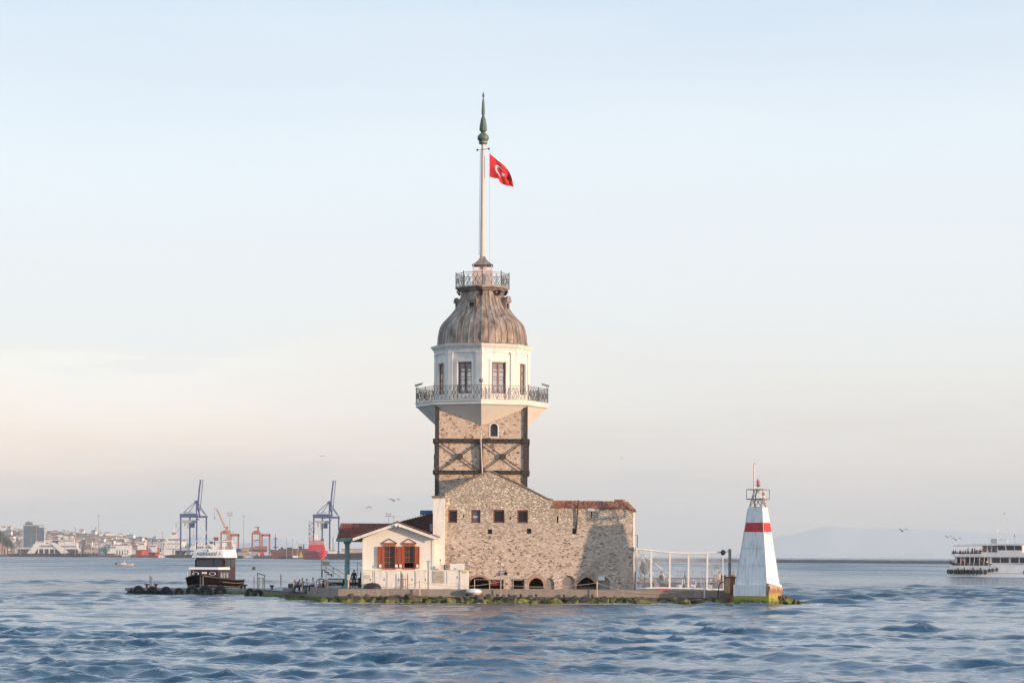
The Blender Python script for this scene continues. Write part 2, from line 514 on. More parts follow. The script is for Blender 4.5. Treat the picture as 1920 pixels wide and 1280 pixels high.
MT['win'] = M('brown_window_wood', (.20, .065, .04), .5, c2=(.14, .045, .03), scale=6, stretch=(1, 1, .2))
MT['red_wood'] = M('orange_red_wood', (.44, .095, .035), .5, c2=(.30, .06, .022), scale=5, stretch=(1, 1, .15))
MT['glass'] = glass_mat('window_glass', (.02, .022, .028))
MT['clear'] = glass_mat('clear_window_glass', (.55, .6, .62), alpha=.28)
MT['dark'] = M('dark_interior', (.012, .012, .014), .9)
MT['roof'] = M('red_roof_tile', (.31, .10, .07), .85, c2=(.16, .05, .04), scale=3, lo=.35, hi=.6, bump=.4, bscale=20, grime=(.28, .13, .09))
MT['roof_dark'] = M('shaded_roof_tile', (.11, .04, .032), .85, c2=(.05, .03, .028), scale=2.2, bump=.4, bscale=20)  # the rear roof's shade is put into this darker tile colour
MT['teal'] = M('grey_green_paint', (.17, .28, .27), .55, c2=(.13, .22, .215), scale=2)
MT['copper'] = M('green_copper', (.14, .20, .155), .6, .2, c2=(.075, .115, .09), scale=4, stretch=(1, 1, .3))
MT['pole'] = M('pale_pole_paint', (.72, .60, .53), .5, c2=(.62, .51, .44), scale=3, stretch=(1, 1, .2))
MT['flag_red'] = M('flag_red', (.72, .025, .025), .75, c2=(.66, .02, .02), scale=3)
MT['flag_white'] = M('flag_white', (.85, .83, .82), .75)
MT['rope'] = M('pale_rope', (.50, .42, .34), .9)
MT['conc'] = M('grey_concrete', (.30, .25, .215), .9, c2=(.235, .195, .17), scale=.9, lo=.3, hi=.7, bump=.25, grime=(.36, .31, .27))
MT['conc_wet'] = M('wet_dark_concrete', (.11, .085, .065), .7, c2=(.06, .05, .04), scale=2.2, bump=.7, bscale=9)
MT['deck'] = M('pier_deck_concrete', (.30, .31, .32), .75, c2=(.23, .24, .25), scale=.8, bump=.2)
MT['blue_grey'] = M('blue_grey_paint', (.19, .215, .24), .7, c2=(.15, .17, .19), scale=1)  # plain blue-grey paint for walls, boards and benches
MT['tyre'] = M('tyre_rubber', (.028, .024, .024), .85, c2=(.05, .043, .04), scale=6, bump=.3)
MT['rust'] = M('rusty_steel', (.46, .30, .16), .8, c2=(.27, .10, .035), scale=1.8, stretch=(1, 1, .3), lo=.42, hi=.58, bump=.3)
MT['rust_red'] = M('rust_red_iron', (.30, .075, .04), .8, c2=(.18, .05, .03), scale=5, bump=.3)
MT['sand_post'] = M('peach_post_paint', (.66, .44, .31), .6, c2=(.58, .36, .24), scale=4)
MT['white_paint'] = M('white_boat_paint', (.80, .80, .80), .35, c2=(.74, .74, .74), scale=2)
MT['beacon_white'] = M('beacon_white_paint', (.80, .81, .81), .5, c2=(.74, .76, .77), scale=1.1, stretch=(1, 1, .35), grime=(.52, .44, .34), gs=(3.2, 3.2, .14))
MT['beacon_red'] = M('beacon_red_paint', (.56, .035, .04), .55, c2=(.44, .03, .035), scale=2, stretch=(1, 1, .3))
MT['galv'] = M('weathered_galvanised', (.36, .33, .31), .5, .5, c2=(.20, .17, .155), scale=5)
MT['black'] = M('black_paint', (.015, .015, .017), .5)
MT['dark_hull'] = M('black_hull_paint', (.006, .005, .007), .42, c2=(.010, .008, .010), scale=1.5, spec=.0)
MT['mahog'] = M('maroon_varnish', (.05, .014, .015), .5, c2=(.036, .010, .011), scale=2)
MT['yellow'] = M('yellow_paint', (.62, .44, .05), .6)
MT['ochre'] = M('ochre_railing', (.38, .28, .09), .6)
MT['chrome'] = M('steel_tube', (.45, .45, .45), .3, .8)
MT['fabric_white'] = M('white_chair_cover', (.75, .74, .76), .85, c2=(.66, .65, .68), scale=6)
MT['table_grey'] = M('table_linen_grey', (.22, .23, .29), .85)
MT['solar'] = M('blue_panel', (.07, .13, .26), .5)
def film_mat():
    m = bpy.data.materials.new('clear_pvc_film'); m.use_nodes = True
    nt = m.node_tree; nt.nodes.clear()
    o = nt.nodes.new('ShaderNodeOutputMaterial')
    t = nt.nodes.new('ShaderNodeBsdfTransparent'); t.inputs[0].default_value = (.93, .95, .97, 1)
    d = nt.nodes.new('ShaderNodeBsdfDiffuse'); d.inputs[0].default_value = (.80, .82, .86, 1)
    tr = nt.nodes.new('ShaderNodeBsdfTranslucent'); tr.inputs[0].default_value = (.80, .82, .86, 1)
    g = nt.nodes.new('ShaderNodeBsdfGlossy'); g.inputs['Roughness'].default_value = .12
    m1 = nt.nodes.new('ShaderNodeMixShader'); m1.inputs[0].default_value = .5
    nt.links.new(d.outputs[0], m1.inputs[1]); nt.links.new(tr.outputs[0], m1.inputs[2])
    m2 = nt.nodes.new('ShaderNodeMixShader')
    f = nramp(nt, nnoise(nt, nmap(nt, (1, 1, .35), rot=(0, .5, 0)), .9, 5), [(.35, .13), (.7, .27)])
    nt.links.new(f, m2.inputs[0]); nt.links.new(t.outputs[0], m2.inputs[1]); nt.links.new(m1.outputs[0], m2.inputs[2])
    m3 = nt.nodes.new('ShaderNodeMixShader'); m3.inputs[0].default_value = .06
    nt.links.new(m2.outputs[0], m3.inputs[1]); nt.links.new(g.outputs[0], m3.inputs[2])
    nt.links.new(m3.outputs[0], o.inputs[0])
    return m
MT['film'] = film_mat()
def lead_mat():
    m, nt, b = new_mat('weathered_lead_sheet')
    b.inputs['Roughness'].default_value = .58; b.inputs['Metallic'].default_value = .25
    f = nramp(nt, nnoise(nt, nmap(nt, (1, 1, .35)), 1.3, 8, .65), [(.32, (.12, .09, .075)), (.45, (.24, .19, .16)), (.56, (.38, .31, .26)), (.70, (.50, .42, .36))])
    st = nramp(nt, nnoise(nt, nmap(nt, (4.5, 4.5, .5)), 1.0, 6, .6), [(.35, (.62,) * 3), (.65, (1.2,) * 3)])
    c = nmix(nt, .8, f, st, 'MULTIPLY')
    nt.links.new(c, b.inputs['Base Color'])
    bn = nt.nodes.new('ShaderNodeBump'); bn.inputs['Strength'].default_value = .35; bn.inputs['Distance'].default_value = .05
    nt.links.new(nnoise(nt, nmap(nt, (1, 1, .5)), 3, 5), bn.inputs['Height']); nt.links.new(bn.outputs[0], b.inputs['Normal'])
    return m
MT['lead'] = lead_mat()
def rock_mat():
    m, nt, b = new_mat('tide_rock')
    b.inputs['Roughness'].default_value = .8
    pos = nmap(nt, (1, 1, 1), 'Position')
    z = nt.nodes.new('ShaderNodeSeparateXYZ'); nt.links.new(pos, z.inputs[0])
    rock = nramp(nt, nnoise(nt, pos, 2.5, 8, .65), [(.3, (.035, .027, .022)), (.5, (.085, .062, .045)), (.72, (.17, .115, .075))])
    n1 = nnoise(nt, pos, 1.1, 5)
    alg = nramp(nt, nnoise(nt, pos, 1.7, 6, .6), [(.38, (.03, .028, .014)), (.48, (.09, .12, .018)), (.62, (.22, .215, .022)), (.76, (.40, .33, .045))])
    f = nramp(nt, nmath(nt, 'ADD', nmath(nt, 'MULTIPLY', z.outputs[2], -1.15), nmath(nt, 'MULTIPLY', n1, 2.0)), [(.52, 0.0), (.66, 1.0)])
    nt.links.new(nmix(nt, f, rock, alg), b.inputs['Base Color'])
    bn = nt.nodes.new('ShaderNodeBump'); bn.inputs['Strength'].default_value = .8; bn.inputs['Distance'].default_value = .08
    nt.links.new(nnoise(nt, pos, 7, 6, .7), bn.inputs['Height']); nt.links.new(bn.outputs[0], b.inputs['Normal'])
    return m
MT['rock'] = rock_mat()
MT['weed'] = M('green_seaweed', (.09, .12, .03), .75, c2=(.20, .20, .035), scale=2.5, lo=.35, hi=.65, bump=.8, bscale=9)

# ---------------------------------------------------------------- water
def water_mat():
    m, nt, b = new_mat('sea_water')
    b.inputs['Base Color'].default_value = (.005, .056, .115, 1)
    b.inputs['Roughness'].default_value = .07
    b.inputs['IOR'].default_value = 1.333
    pos = nmap(nt, (1, 1, 1), 'Position')
    n1 = nnoise(nt, nmap(nt, (.8, 1.15, 1), 'Position', (0, 0, .35)), 1.5, 8, .72, .3)
    n2 = nnoise(nt, nmap(nt, (.35, 1, 1), 'Position', (0, 0, -.2)), .45, 5, .55, .4)
    bn = nt.nodes.new('ShaderNodeBump'); bn.inputs['Strength'].default_value = .75; bn.inputs['Distance'].default_value = .16
    nt.links.new(n1, bn.inputs['Height'])
    bn2 = nt.nodes.new('ShaderNodeBump'); bn2.inputs['Strength'].default_value = .75; bn2.inputs['Distance'].default_value = .34
    nt.links.new(n2, bn2.inputs['Height']); nt.links.new(bn.outputs[0], bn2.inputs['Normal'])
    n3 = nnoise(nt, nmap(nt, (.035, .11, 1), 'Position', (0, 0, .1)), 1.0, 8, .68)
    bn3 = nt.nodes.new('ShaderNodeBump'); bn3.inputs['Strength'].default_value = .6; bn3.inputs['Distance'].default_value = 1.4
    spy = nt.nodes.new('ShaderNodeSeparateXYZ'); nt.links.new(pos, spy.inputs[0])
    nt.links.new(nramp(nt, nmath(nt, 'DIVIDE', spy.outputs[1], 1000.0), [(.18, 0.0), (.32, .6), (.9, .9)]), bn3.inputs['Strength'])
    nt.links.new(n3, bn3.inputs['Height']); nt.links.new(bn2.outputs[0], bn3.inputs['Normal'])
    nt.links.new(bn3.outputs[0], b.inputs['Normal'])
    # foam specks
    at = nt.nodes.new('ShaderNodeAttribute'); at.attribute_name = 'foam'
    fn = nramp(nt, nnoise(nt, pos, 3.2, 8, .7), [(.42, 0.0), (.58, 1.0)])
    ff = nmath(nt, 'MULTIPLY', at.outputs['Fac'], fn)
    nt.links.new(nmix(nt, ff, (.005, .056, .115), (.75, .78, .80)), b.inputs['Base Color'])
    sp = nt.nodes.new('ShaderNodeSeparateXYZ'); nt.links.new(pos, sp.inputs[0])
    far = nramp(nt, nmath(nt, 'DIVIDE', sp.outputs[1], 1500.0), [(.12, .035), (.35, .15), (.9, .28)])
    streak = nnoise(nt, nmap(nt, (.012, .0035, 1), 'Position'), 1.0, 7, .62)
    st = nramp(nt, streak, [(.36, .6), (.5, 1.0), (.64, 1.7)])
    nt.links.new(nmath(nt, 'ADD', nmath(nt, 'MULTIPLY', far, st), nmath(nt, 'MULTIPLY', ff, .6)), b.inputs['Roughness'])
    gust = nramp(nt, nnoise(nt, nmap(nt, (.05, .03, 1), 'Position'), 1.0, 6, .6), [(.35, .35), (.62, 1.15)])
    yr = nramp(nt, nmath(nt, 'DIVIDE', sp.outputs[1], 1000.0), [(.13, .48), (.20, .70), (.30, 1.0)])
    gg = nmath(nt, 'MULTIPLY', gust, yr)
    nt.links.new(gg, bn.inputs['Strength']); nt.links.new(gg, bn2.inputs['Strength'])
    return m
MT['water'] = water_mat()
def make_sea():
    rng = np.random.default_rng(11)
    ang = [-180, -120, -80, -50, -32, -25, -21]
    dense = list(np.linspace(-19, 19, 1240))
    ang = np.radians(np.array(ang + dense + [21, 25, 32, 50, 80, 120, 180]))
    rr = [2.0, 6, 14, 26, 38, 48, 56, 62]
    r = 66.0
    while r < 150: rr.append(r); r *= 1.0018
    while r < 420: rr.append(r); r *= 1.0027
    while r < 1200: rr.append(r); r *= 1.010
    while r < 20000: rr.append(r); r *= 1.09
    rr.append(30000.0)
    rr = np.array(rr)
    A, RR = np.meshgrid(ang, rr)
    X = RR * np.sin(A); Y = RR * np.cos(A); Z = np.zeros_like(X)
    cell = np.maximum(np.gradient(rr)[:, None] * np.ones_like(A), RR * np.gradient(ang)[None, :] * 1.0)
    DX = np.zeros_like(X); DY = np.zeros_like(X)
    sl = np.zeros_like(X)
    wind = math.radians(262)
    comps = []
    for lam, n, amp, spread in ((26, 3, .024, .3), (14, 5, .023, .4), (8.5, 9, .0195, .5), (5.2, 14, .0160, .6), (3.3, 18, .0125, .7), (2.1, 22, .0088, .9), (1.3, 24, .0056, 1.15), (.85, 24, .0034, 1.4)):
        for i in range(n):
            L = lam * math.exp(rng.normal(0, .2)); th = wind + rng.normal(0, spread)
            comps.append((L, th, amp * .86 * (.5 + rng.random()), rng.random() * 6.283))
    # patchiness so the pattern does not repeat
    pat = 1.0 + .38 * np.sin(X * .031 + Y * .017 + 1) + .26 * np.sin(X * -.017 + Y * .041 + 2.2) + .2 * np.sin(X * .083 - Y * .03)
    grp = .5 * (np.sin(X * .21 + Y * .33 + 2 * np.sin(X * .05)) + np.sin(X * -.16 + Y * .47 + 1.7 + 1.5 * np.sin(Y * .06)))
    pat = np.clip(pat * (1 + 1.0 * grp), .25, 1.9) * (1 + .45 * np.clip((RR - 125) / 90, 0, 1))
    for L, th, a, ph in comps:
        k = 2 * math.pi / L
        w = np.clip((L / cell - 2.2) / 2.0, 0, 1)
        if w.max() <= 0: continue
        q = k * (X * math.cos(th) + Y * math.sin(th)) + ph
        s, c = np.sin(q), np.cos(q)
        aa = a * w * (pat if L < 10 else 1.0)
        Z += aa * s
        DX += aa * c * math.cos(th) * .7
        DY += aa * c * math.sin(th) * .7
        sl += aa * k * s
    X2, Y2 = X + DX, Y + DY
    fade = np.clip((RR - 30) / 40, 0, 1)
    Z *= fade
    # foam: on steep little crests, and where the swell works at the rocks
    foam = np.clip((sl - .42) * 1.6, 0, .4)
    shore = np.zeros_like(X)
    for (xa, xb, yc, wd, st) in ((-17, -9.5, 235.2, 1.8, 1.6), (21, 28.5, 233.6, 1.8, 1.4), (-9, 20, 234.9, 1.3, .95)):
        m = ((X > xa) & (X < xb)) * np.exp(-((Y - yc) / wd) ** 2) * st
        shore = np.maximum(shore, m)
    foam = np.maximum(foam, shore)
    # bow wave and wake of the passenger ferry on the right
    fx, fy = 108.0, 590.0
    wk = np.exp(-((Y - fy) / 7.0) ** 2) * ((X > fx) & (X < fx + 24)) * 1.6
    foam = np.maximum(foam, wk)
    nr, na = X.shape
    vs = np.stack([X2, Y2, Z], -1).reshape(-1, 3)
    idx = np.arange(nr * na).reshape(nr, na)
    q = np.stack([idx[:-1, :-1], idx[:-1, 1:], idx[1:, 1:], idx[1:, :-1]], -1).reshape(-1, 4)[:, ::-1]
    me = bpy.data.meshes.new('sea')
    me.vertices.add(len(vs)); me.vertices.foreach_set('co', vs.ravel())
    me.loops.add(q.size); me.loops.foreach_set('vertex_index', q.ravel())
    me.polygons.add(len(q)); me.polygons.foreach_set('loop_start', np.arange(0, q.size, 4))
    me.polygons.foreach_set('loop_total', np.full(len(q), 4))
    me.polygons.foreach_set('use_smooth', np.ones(len(q), bool))
    me.update(); me.validate()
    at = me.attributes.new('foam', 'FLOAT', 'POINT'); at.data.foreach_set('value', foam.ravel().astype(np.float32))
    me.materials.append(MT['water'])
    o = bpy.data.objects.new('sea', me); col.objects.link(o)
    o['kind'] = 'structure'
    return o
make_sea()

# ================================================================ ISLAND
YF = 243.0      # plane of the stone building's front wall
YH = 241.2      # front of the white annex
FLOOR = 1.22
def rot2(p, a): return (p[0] * math.cos(a) - p[1] * math.sin(a), p[0] * math.sin(a) + p[1] * math.cos(a))

# ---- platform (setting)
xe = PX(1374, 238.5)
mb = MB()
plat = [(-16.2, 238.6), (xe, 238.6), (xe + .2, 246), (24.5, 262), (18, 272), (-20, 272), (-20, 250)]
mb.prism_z(plat, -1.5, FLOOR)
isl = mb.build('island_platform', MT['conc']); isl['kind'] = 'structure'
mb = MB()
mb.prism_z([(-16.5, 237.9), (xe + 1.2, 237.9), (xe + 1.2, 238.597), (-16.5, 238.597)], -1.5, .56)
tag(mb.build('island_footing', MT['conc_wet']), kind='structure')
# oblique quay and pontoon pier to the left
mb = MB()
pier_poly = [(-42.3, 280), (-29.6, 280), (-21.5, 256), (-16.25, 240.5), (-16.25, 249.997), (-20.003, 250.003), (-20.003, 262), (-24, 284), (-42.3, 284)]
mb.prism_z(pier_poly, .38, .70)
tag(mb.build('pier_deck', MT['deck']), kind='structure')
mb = MB()
def inset(poly, d):
    c = Vector((sum(p[0] for p in poly) / len(poly), sum(p[1] for p in poly) / len(poly)))
    return [(c.x + (p[0] - c.x) * (1 - d), c.y + (p[1] - c.y) * (1 - d)) for p in poly]
mb.prism_z([(-42.1, 280.25), (-29.7, 280.25), (-21.7, 256.2), (-16.6, 240.9), (-16.6, 249.6), (-20.3, 249.6), (-20.3, 261.8), (-24.2, 283.7), (-42.1, 283.7)], -1.5, .379)
tag(mb.build('pier_base', MT['conc_wet']), kind='structure')

# grey block wall where the waiters sit
mb = MB(); mb.prism_z([(-20.6, 253.8), (-16.3, 240.6), (-16.26, 246), (-19.9, 254.2)], .704, 1.28)
bw = mb.build('low_wall', MT['blue_grey']); tag(bw, 'low grey block wall at the edge of the quay where the waiters sit', 'wall')

# ---- tower ---------------------------------------------------------------
TC = Vector((PX(904, 251.3, 700), 251.3, 0))
TH = 4.34
ST = 251.3 / F
def tz(py): return CAMZ + (H0 - py) * ST          # height at the tower axis
tower = thing('stone_tower', 'square rubble stone tower with white octagonal lantern room and lead dome', 'tower', (TC.x, TC.y, FLOOR))
zt0, zt1 = FLOOR, tz(762)
yf = TC.y - TH
def arch(cx, z0, w, zs, n=10, rise=None, pointed=False):
    """arched opening outline, spring line at zs"""
    r = w / 2; rise = rise or r
    pts = [(cx - r, z0), (cx + r, z0), (cx + r, zs)]
    for i in range(1, n):
        t = math.pi * i / n
        x = math.cos(t); y = math.sin(t)
        if pointed: y = (1 - abs(x) ** 1.5) ** .72
        pts.append((cx + r * x, zs + rise * y))
    pts.append((cx - r, zs)); return pts
sF = yf / F
wx = PX(926.3, yf, 806); zz0 = PZ(818.3, yf, 926); zz1 = PZ(801, yf, 926)
aw = 14.2 * sF
mb = MB()
mb.plate([(TC.x - TH, zt0), (TC.x + TH, zt0), (TC.x + TH, zt1), (TC.x - TH, zt1)], [arch(wx, zz0, aw, zz1)], .6, o=(0, yf, 0))
mb.box(TC.x - TH, TC.x - TH + .6, yf + .6, TC.y + TH - .6, zt0, zt1)
mb.box(TC.x + TH - .6, TC.x + TH, yf + .6, TC.y + TH - .6, zt0, zt1)
mb.box(TC.x - TH, TC.x + TH, TC.y + TH - .6, TC.y + TH, zt0, zt1)
mb.build('shaft', MT['tower_stone'], tower)
mb = MB()
outer = arch(wx, zz0 - .06, aw + .22, zz1, rise=aw / 2 + .1); hole = arch(wx, zz0 + .02, aw - .02, zz1, rise=aw / 2)
mb.plate(outer, [hole], .08, o=(0, yf - .03, 0))
fr = mb.build('arched_window', MT['cream'], tower)
mb = MB(); mb.plate(arch(wx, zz0, aw, zz1), [], .04, o=(0, yf + .3, 0)); mb.build('pane', M('grey_board', (.10, .10, .11), .5), fr)
# steel corset on each side
def side(k):
    """map (a along face, d out of the face, z) of tower side k to the world"""
    def f(a, d, z):
        x, y = rot2((a, -(TH + d)), k * math.pi / 2)
        return (TC.x + x, TC.y + y, z)
    return f
zb = [(PZ(829.4, yf - .2), PZ(822.5, yf - .2)), (PZ(888, yf - .2), PZ(881.8, yf - .2))]
for sx in (-1, 1):
    for sy in (-1, 1):
        mb = MB(); cx_, cy_ = TC.x + sx * (TH + .0), TC.y + sy * (TH + .0)
        mb.box(cx_ - .15 - sx * .12, cx_ + .15 - sx * .12, cy_ - sy * .005, cy_ + sy * .13, zt0, zt1 - .02)
        mb.box(cx_ + sx * .005, cx_ + sx * .13, cy_ - .19 - sy * .16, cy_ + sy * .125, zt0, zt1 - .02)
        mb.build('corner_column', MT['steel'], tower)
for k in range(4):
    f = side(k)
    for (z0, z1) in zb:
        mb = MB()
        e = .30
        def bx(a0, a1, d0, d1, z0_, z1_):
            p = f(a0, d0, z0_); q = f(a1, d1, z1_); mb.box(p[0], q[0], p[1], q[1], p[2], q[2])
        A = TH + .17
        bx(-A, A, .135, .345, z1 - .05, z1); bx(-A, A, .135, .345, z0, z0 + .05); bx(-A, A, .20, .26, z0 + .05, z1 - .05)
        for i in range(8):
            a = -TH + .35 + i * (2 * TH - .7) / 7
            bx(a - .03, a + .03, .26, .335, z0 + .05, z1 - .05)
        mb.build('beam', MT['steel'], tower)
    za, zc = zb[1][1] + .01, zb[0][0] - .01
    mb = MB(); p = f(-.16, .14, za); q = f(.16, .30, zc); mb.box(p[0], q[0], p[1], q[1], za, zc); mb.build('middle_column', MT['steel'], tower)
    for a0, a1 in ((-TH + .38, -.2), (.2, TH - .38)):
        mb = MB()
        mb.bar(f(a0, .175, za), f(a1, .175, zc), .05, .095); mb.bar(f(a0, .235, zc), f(a1, .235, za), .05, .095)
        mb.build('brace', MT['steel'], tower)
        am = (a0 + a1) / 2; zm = (za + zc) / 2
        mb = MB(); h = .33
        n_ = 8
        pts = [(am + h * math.cos(i * math.pi / 4 + .39), zm + h * .95 * math.sin(i * math.pi / 4 + .39)) for i in range(n_)]
        p0 = f(0, .265, 0)
        vs = [f(p[0], .265, p[1]) for p in pts] + [f(p[0], .285, p[1]) for p in pts]
        mb.add(vs, [list(range(8)), list(range(8, 16))[::-1]] + [[i, (i + 1) % 8, (i + 1) % 8 + 8, i + 8] for i in range(8)])
        mb.build('gusset_plate', MT['steel'], tower)
mb = MB(); f = side(0)
mb.tube([f(-.04, .42, zt1 - 3.0), f(-.05, .45, zb[0][1]), f(.12, .42, zb[1][0]), f(.15, .42, 9)], .055, 8)
mb.build('downpipe', MT['pole'], tower)

# ---- gallery
def oct_ring(mb, prof, cx=None, cy=None):
    """prof list of (circumradius, z); vertices at 0,45,.. starting toward the camera"""
    mb.lathe(prof, (TC.x, TC.y, 0), 8, -math.pi / 2)
RG = 6.50
zl = tz(757.5)                     # top of deck edge
mb = MB()
oct_ring(mb, [(RG * .96, zl - .04), (RG + .06, zl - .04), (RG + .08, zl + .02), (RG + .08, zl + .09), (RG - .02, zl + .10)])
mb.build('gallery_deck', MT['cream'], tower)
mb = MB()
oct_ring(mb, [(RG * .9, zl - .56), (RG - .16, zl - .44), (RG - .02, zl - .36), (RG + .02, zl - .30), (RG - .02, zl - .26), (RG + .0, zl - .042)])
mb.build('gallery_moulding', MT['cream'], tower)
mb = MB()
z_b = zl - .50 - (RG - .2 - 4.0) * .93
oct_ring(mb, [(4.0, z_b), (RG - .19, zl - .46), (RG - .6, zl - .42)])
mb.build('gallery_soffit', MT['soffit'], tower)

def octv(Rr, k, z): t = -math.pi / 2 + k * math.pi / 4; return Vector((TC.x + Rr * math.cos(t), TC.y + Rr * math.sin(t), z))
def rail_panel(mb, a, b, z0, z1, t=.035, reps=2):
    """ornamental iron panel: frame, crossing diagonals, small rings"""
    a, b = Vector(a), Vector(b); d = b - a; L = d.length
    def q(u, w): p = a + d * u; return (p.x, p.y, z0 + (z1 - z0) * w)
    mb.bar(q(0, 1), q(1, 1), t * 1.5); mb.bar(q(0, 0.03), q(1, 0.03), t * 1.3)
    mb.bar(q(0, .86), q(1, .86), t * .8); mb.bar(q(0, .16), q(1, .16), t * .7)
    n = reps
    for i in range(n):
        u0, u1 = i / n, (i + 1) / n; um = (u0 + u1) / 2
        mb.bar(q(u0, .03), q(um, .86), t * .8); mb.bar(q(um, .86), q(u1, .03), t * .8)
        mb.bar(q(u0, .86), q(um, .16), t * .8); mb.bar(q(um, .16), q(u1, .86), t * .8)
        mb.bar(q(um, .03), q(um, 1), t * .7)
        mb.bar(q(u0, .03), q(u0, .86), t * .7)
        # ring in the middle of each lozenge
        pts = []
        rr_ = min(L / n, z1 - z0) * .17
        for k in range(9):
            an = k / 8 * 2 * math.pi
            p = a + d * um + d.normalized() * (rr_ * math.cos(an)); pts.append((p.x, p.y, z0 + (z1 - z0) * .5 + rr_ * math.sin(an)))
        for k in range(8): mb.bar(pts[k], pts[k + 1], t * .7)
        pts2 = []
        for k in range(7):
            an = k / 6 * math.pi
            p = a + d * u0 + d.normalized() * (rr_ * .8 * math.cos(an)) ; pts2.append((p.x, p.y, z0 + (z1 - z0) * .93 + .02 - rr_ * .6 * math.sin(an)))
        if i:
            for k in range(6): mb.bar(pts2[k], pts2[k + 1], t * .6)
def gallery_rail(Rr, z0, z1, split, t, parent, reps, pt):
    for k in range(8):
        a, b = octv(Rr, k, 0), octv(Rr, k + 1, 0)
        for i in range(split):
            mb = MB(); rail_panel(mb, a.lerp(b, i / split), a.lerp(b, (i + 1) / split), z0, z1, t, reps)
            mb.build('railing_panel', MT['rail'], parent)
            mb = MB(); p = a.lerp(b, i / split); mb.box(p.x - pt, p.x + pt, p.y - pt, p.y + pt, z0 - .05, z1 + .06)
            if i == 0: mb.lathe([(.0, z1 + .06), (pt * 1.2, z1 + .10), (pt * .9, z1 + .17), (0, z1 + .2)], (p.x, p.y, 0), 8, 0)
            mb.build('railing_post', MT['rail'], parent)
gallery_rail(RG - .05, zl + .13, zl + .10 + 1.36, 2, .034, tower, 3, .05)

# ---- lantern room
RL = 4.62
zr0, zr1 = zl + .10, tz(662)
room = []
for k in range(8):
    a, b = octv(RL, k, 0), octv(RL, k + 1, 0)
    L = (b - a).length; ux = (b - a).normalized(); un = Vector((-ux.y, ux.x, 0))
    mid = (a + b) / 2
    if un.dot(Vector((TC.x, TC.y, 0)) - mid) < 0: un = -un
    ww = 1.42; wz0, wz1 = zr0 + .72, tz(684.5)
    c = L / 2
    mb = MB(); mb.plate([(0, zr0), (L, zr0), (L, zr1), (0, zr1)], [[(c - ww / 2, wz0), (c + ww / 2, wz0), (c + ww / 2, wz1), (c - ww / 2, wz1)]], .35, o=a, ux=ux, un=un)
    mb.build('lantern_wall', MT['white'], tower)
    # raised surround and wide corner pilasters
    mb = MB(); s_ = .26
    mb.plate([(c - ww / 2 - s_, zr0 + .02), (c + ww / 2 + s_, zr0 + .02), (c + ww / 2 + s_, wz1 + s_), (c - ww / 2 - s_, wz1 + s_)],
             [[(c - ww / 2 - .04, wz0 - .03), (c + ww / 2 + .04, wz0 - .03), (c + ww / 2 + .04, wz1 + .04), (c - ww / 2 - .04, wz1 + .04)]], .07, o=a - un * .073, ux=ux, un=un)
    mb.build('window_surround', MT['white'], tower)
    mb = MB()
    mb.plate([(.0, zr0 + .01), (.52, zr0 + .01), (.52, zr1 - .38), (.0, zr1 - .38)], [], .1, o=a - un * .103, ux=ux, un=un)
    mb.plate([(-.0, zr1 - .376), (.56, zr1 - .376), (.60, zr1 - .22), (-.0, zr1 - .22)], [], .14, o=a - un * .143, ux=ux, un=un)
    mb.plate([(L - .52, zr0 + .01), (L, zr0 + .01), (L, zr1 - .38), (L - .52, zr1 - .38)], [], .1, o=a - un * .103, ux=ux, un=un)
    mb.plate([(L - .56, zr1 - .376), (L, zr1 - .376), (L, zr1 - .22), (L - .60, zr1 - .22)], [], .14, o=a - un * .143, ux=ux, un=un)
    mb.plate([(0, zr1 - .215), (L, zr1 - .215), (L, zr1 - .01), (0, zr1 - .01)], [], .1, o=a - un * .103, ux=ux, un=un)
    mb.build('pilaster', MT['white'], tower)
    # window: brown sash with six panes
    mb = MB(); d0 = a + un * .12
    def wb(u0, u1, z0_, z1_, th=.07, dd=0):
        mb.plate([(u0, z0_), (u1, z0_), (u1, z1_), (u0, z1_)], [], th, o=d0 + un * dd, ux=ux, un=un)
    wl_, wr_ = c - ww / 2 + .003, c + ww / 2 - .003
    fw = .11
    mb.plate([(wl_, wz0 + .003), (wr_, wz0 + .003), (wr_, wz1 - .003), (wl_, wz1 - .003)],
             [[(wl_ + fw, wz0 + fw), (wr_ - fw, wz0 + fw), (wr_ - fw, wz1 - fw), (wl_ + fw, wz1 - fw)]], .10, o=d0, ux=ux, un=un)
    zc_ = wz1 - (wz1 - wz0) * .30
    wb(c - .07, c + .07, wz0 + fw + .004, wz1 - fw - .004, .07, .012)
    wb(wl_ + fw + .003, c - .073, zc_ - .05, zc_ + .05, .06, .014); wb(c + .073, wr_ - fw - .003, zc_ - .05, zc_ + .05, .06, .014)
    for zq in (.33, .62):
        z_ = wz0 + (zc_ - wz0) * zq
        wb(wl_ + fw + .003, c - .073, z_ - .025, z_ + .025, .05, .02); wb(c + .073, wr_ - fw - .003, z_ - .025, z_ + .025, .05, .02)
    wf = mb.build('window', MT['win'], tower)
    mb = MB(); mb.plate([(wl_ + fw, wz0 + fw), (wr_ - fw, wz0 + fw), (wr_ - fw, wz1 - fw), (wl_ + fw, wz1 - fw)], [], .01, o=d0 + un * .075, ux=ux, un=un)
    mb.build('pane', MT['clear'], wf)
mb = MB()
oct_ring(mb, [(RL - .4, zr1 - .01), (RL + .13, zr1), (RL + .16, zr1 + .12), (RL + .22, zr1 + .22), (RL + .36, zr1 + .34), (RL + .40, zr1 + .46), (RL + .48, zr1 + .50), (RL + .48, zr1 + .56), (RL - .2, zr1 + .62)])
mb.build('cornice', MT['white'], tower)
zd = zr1 + .60
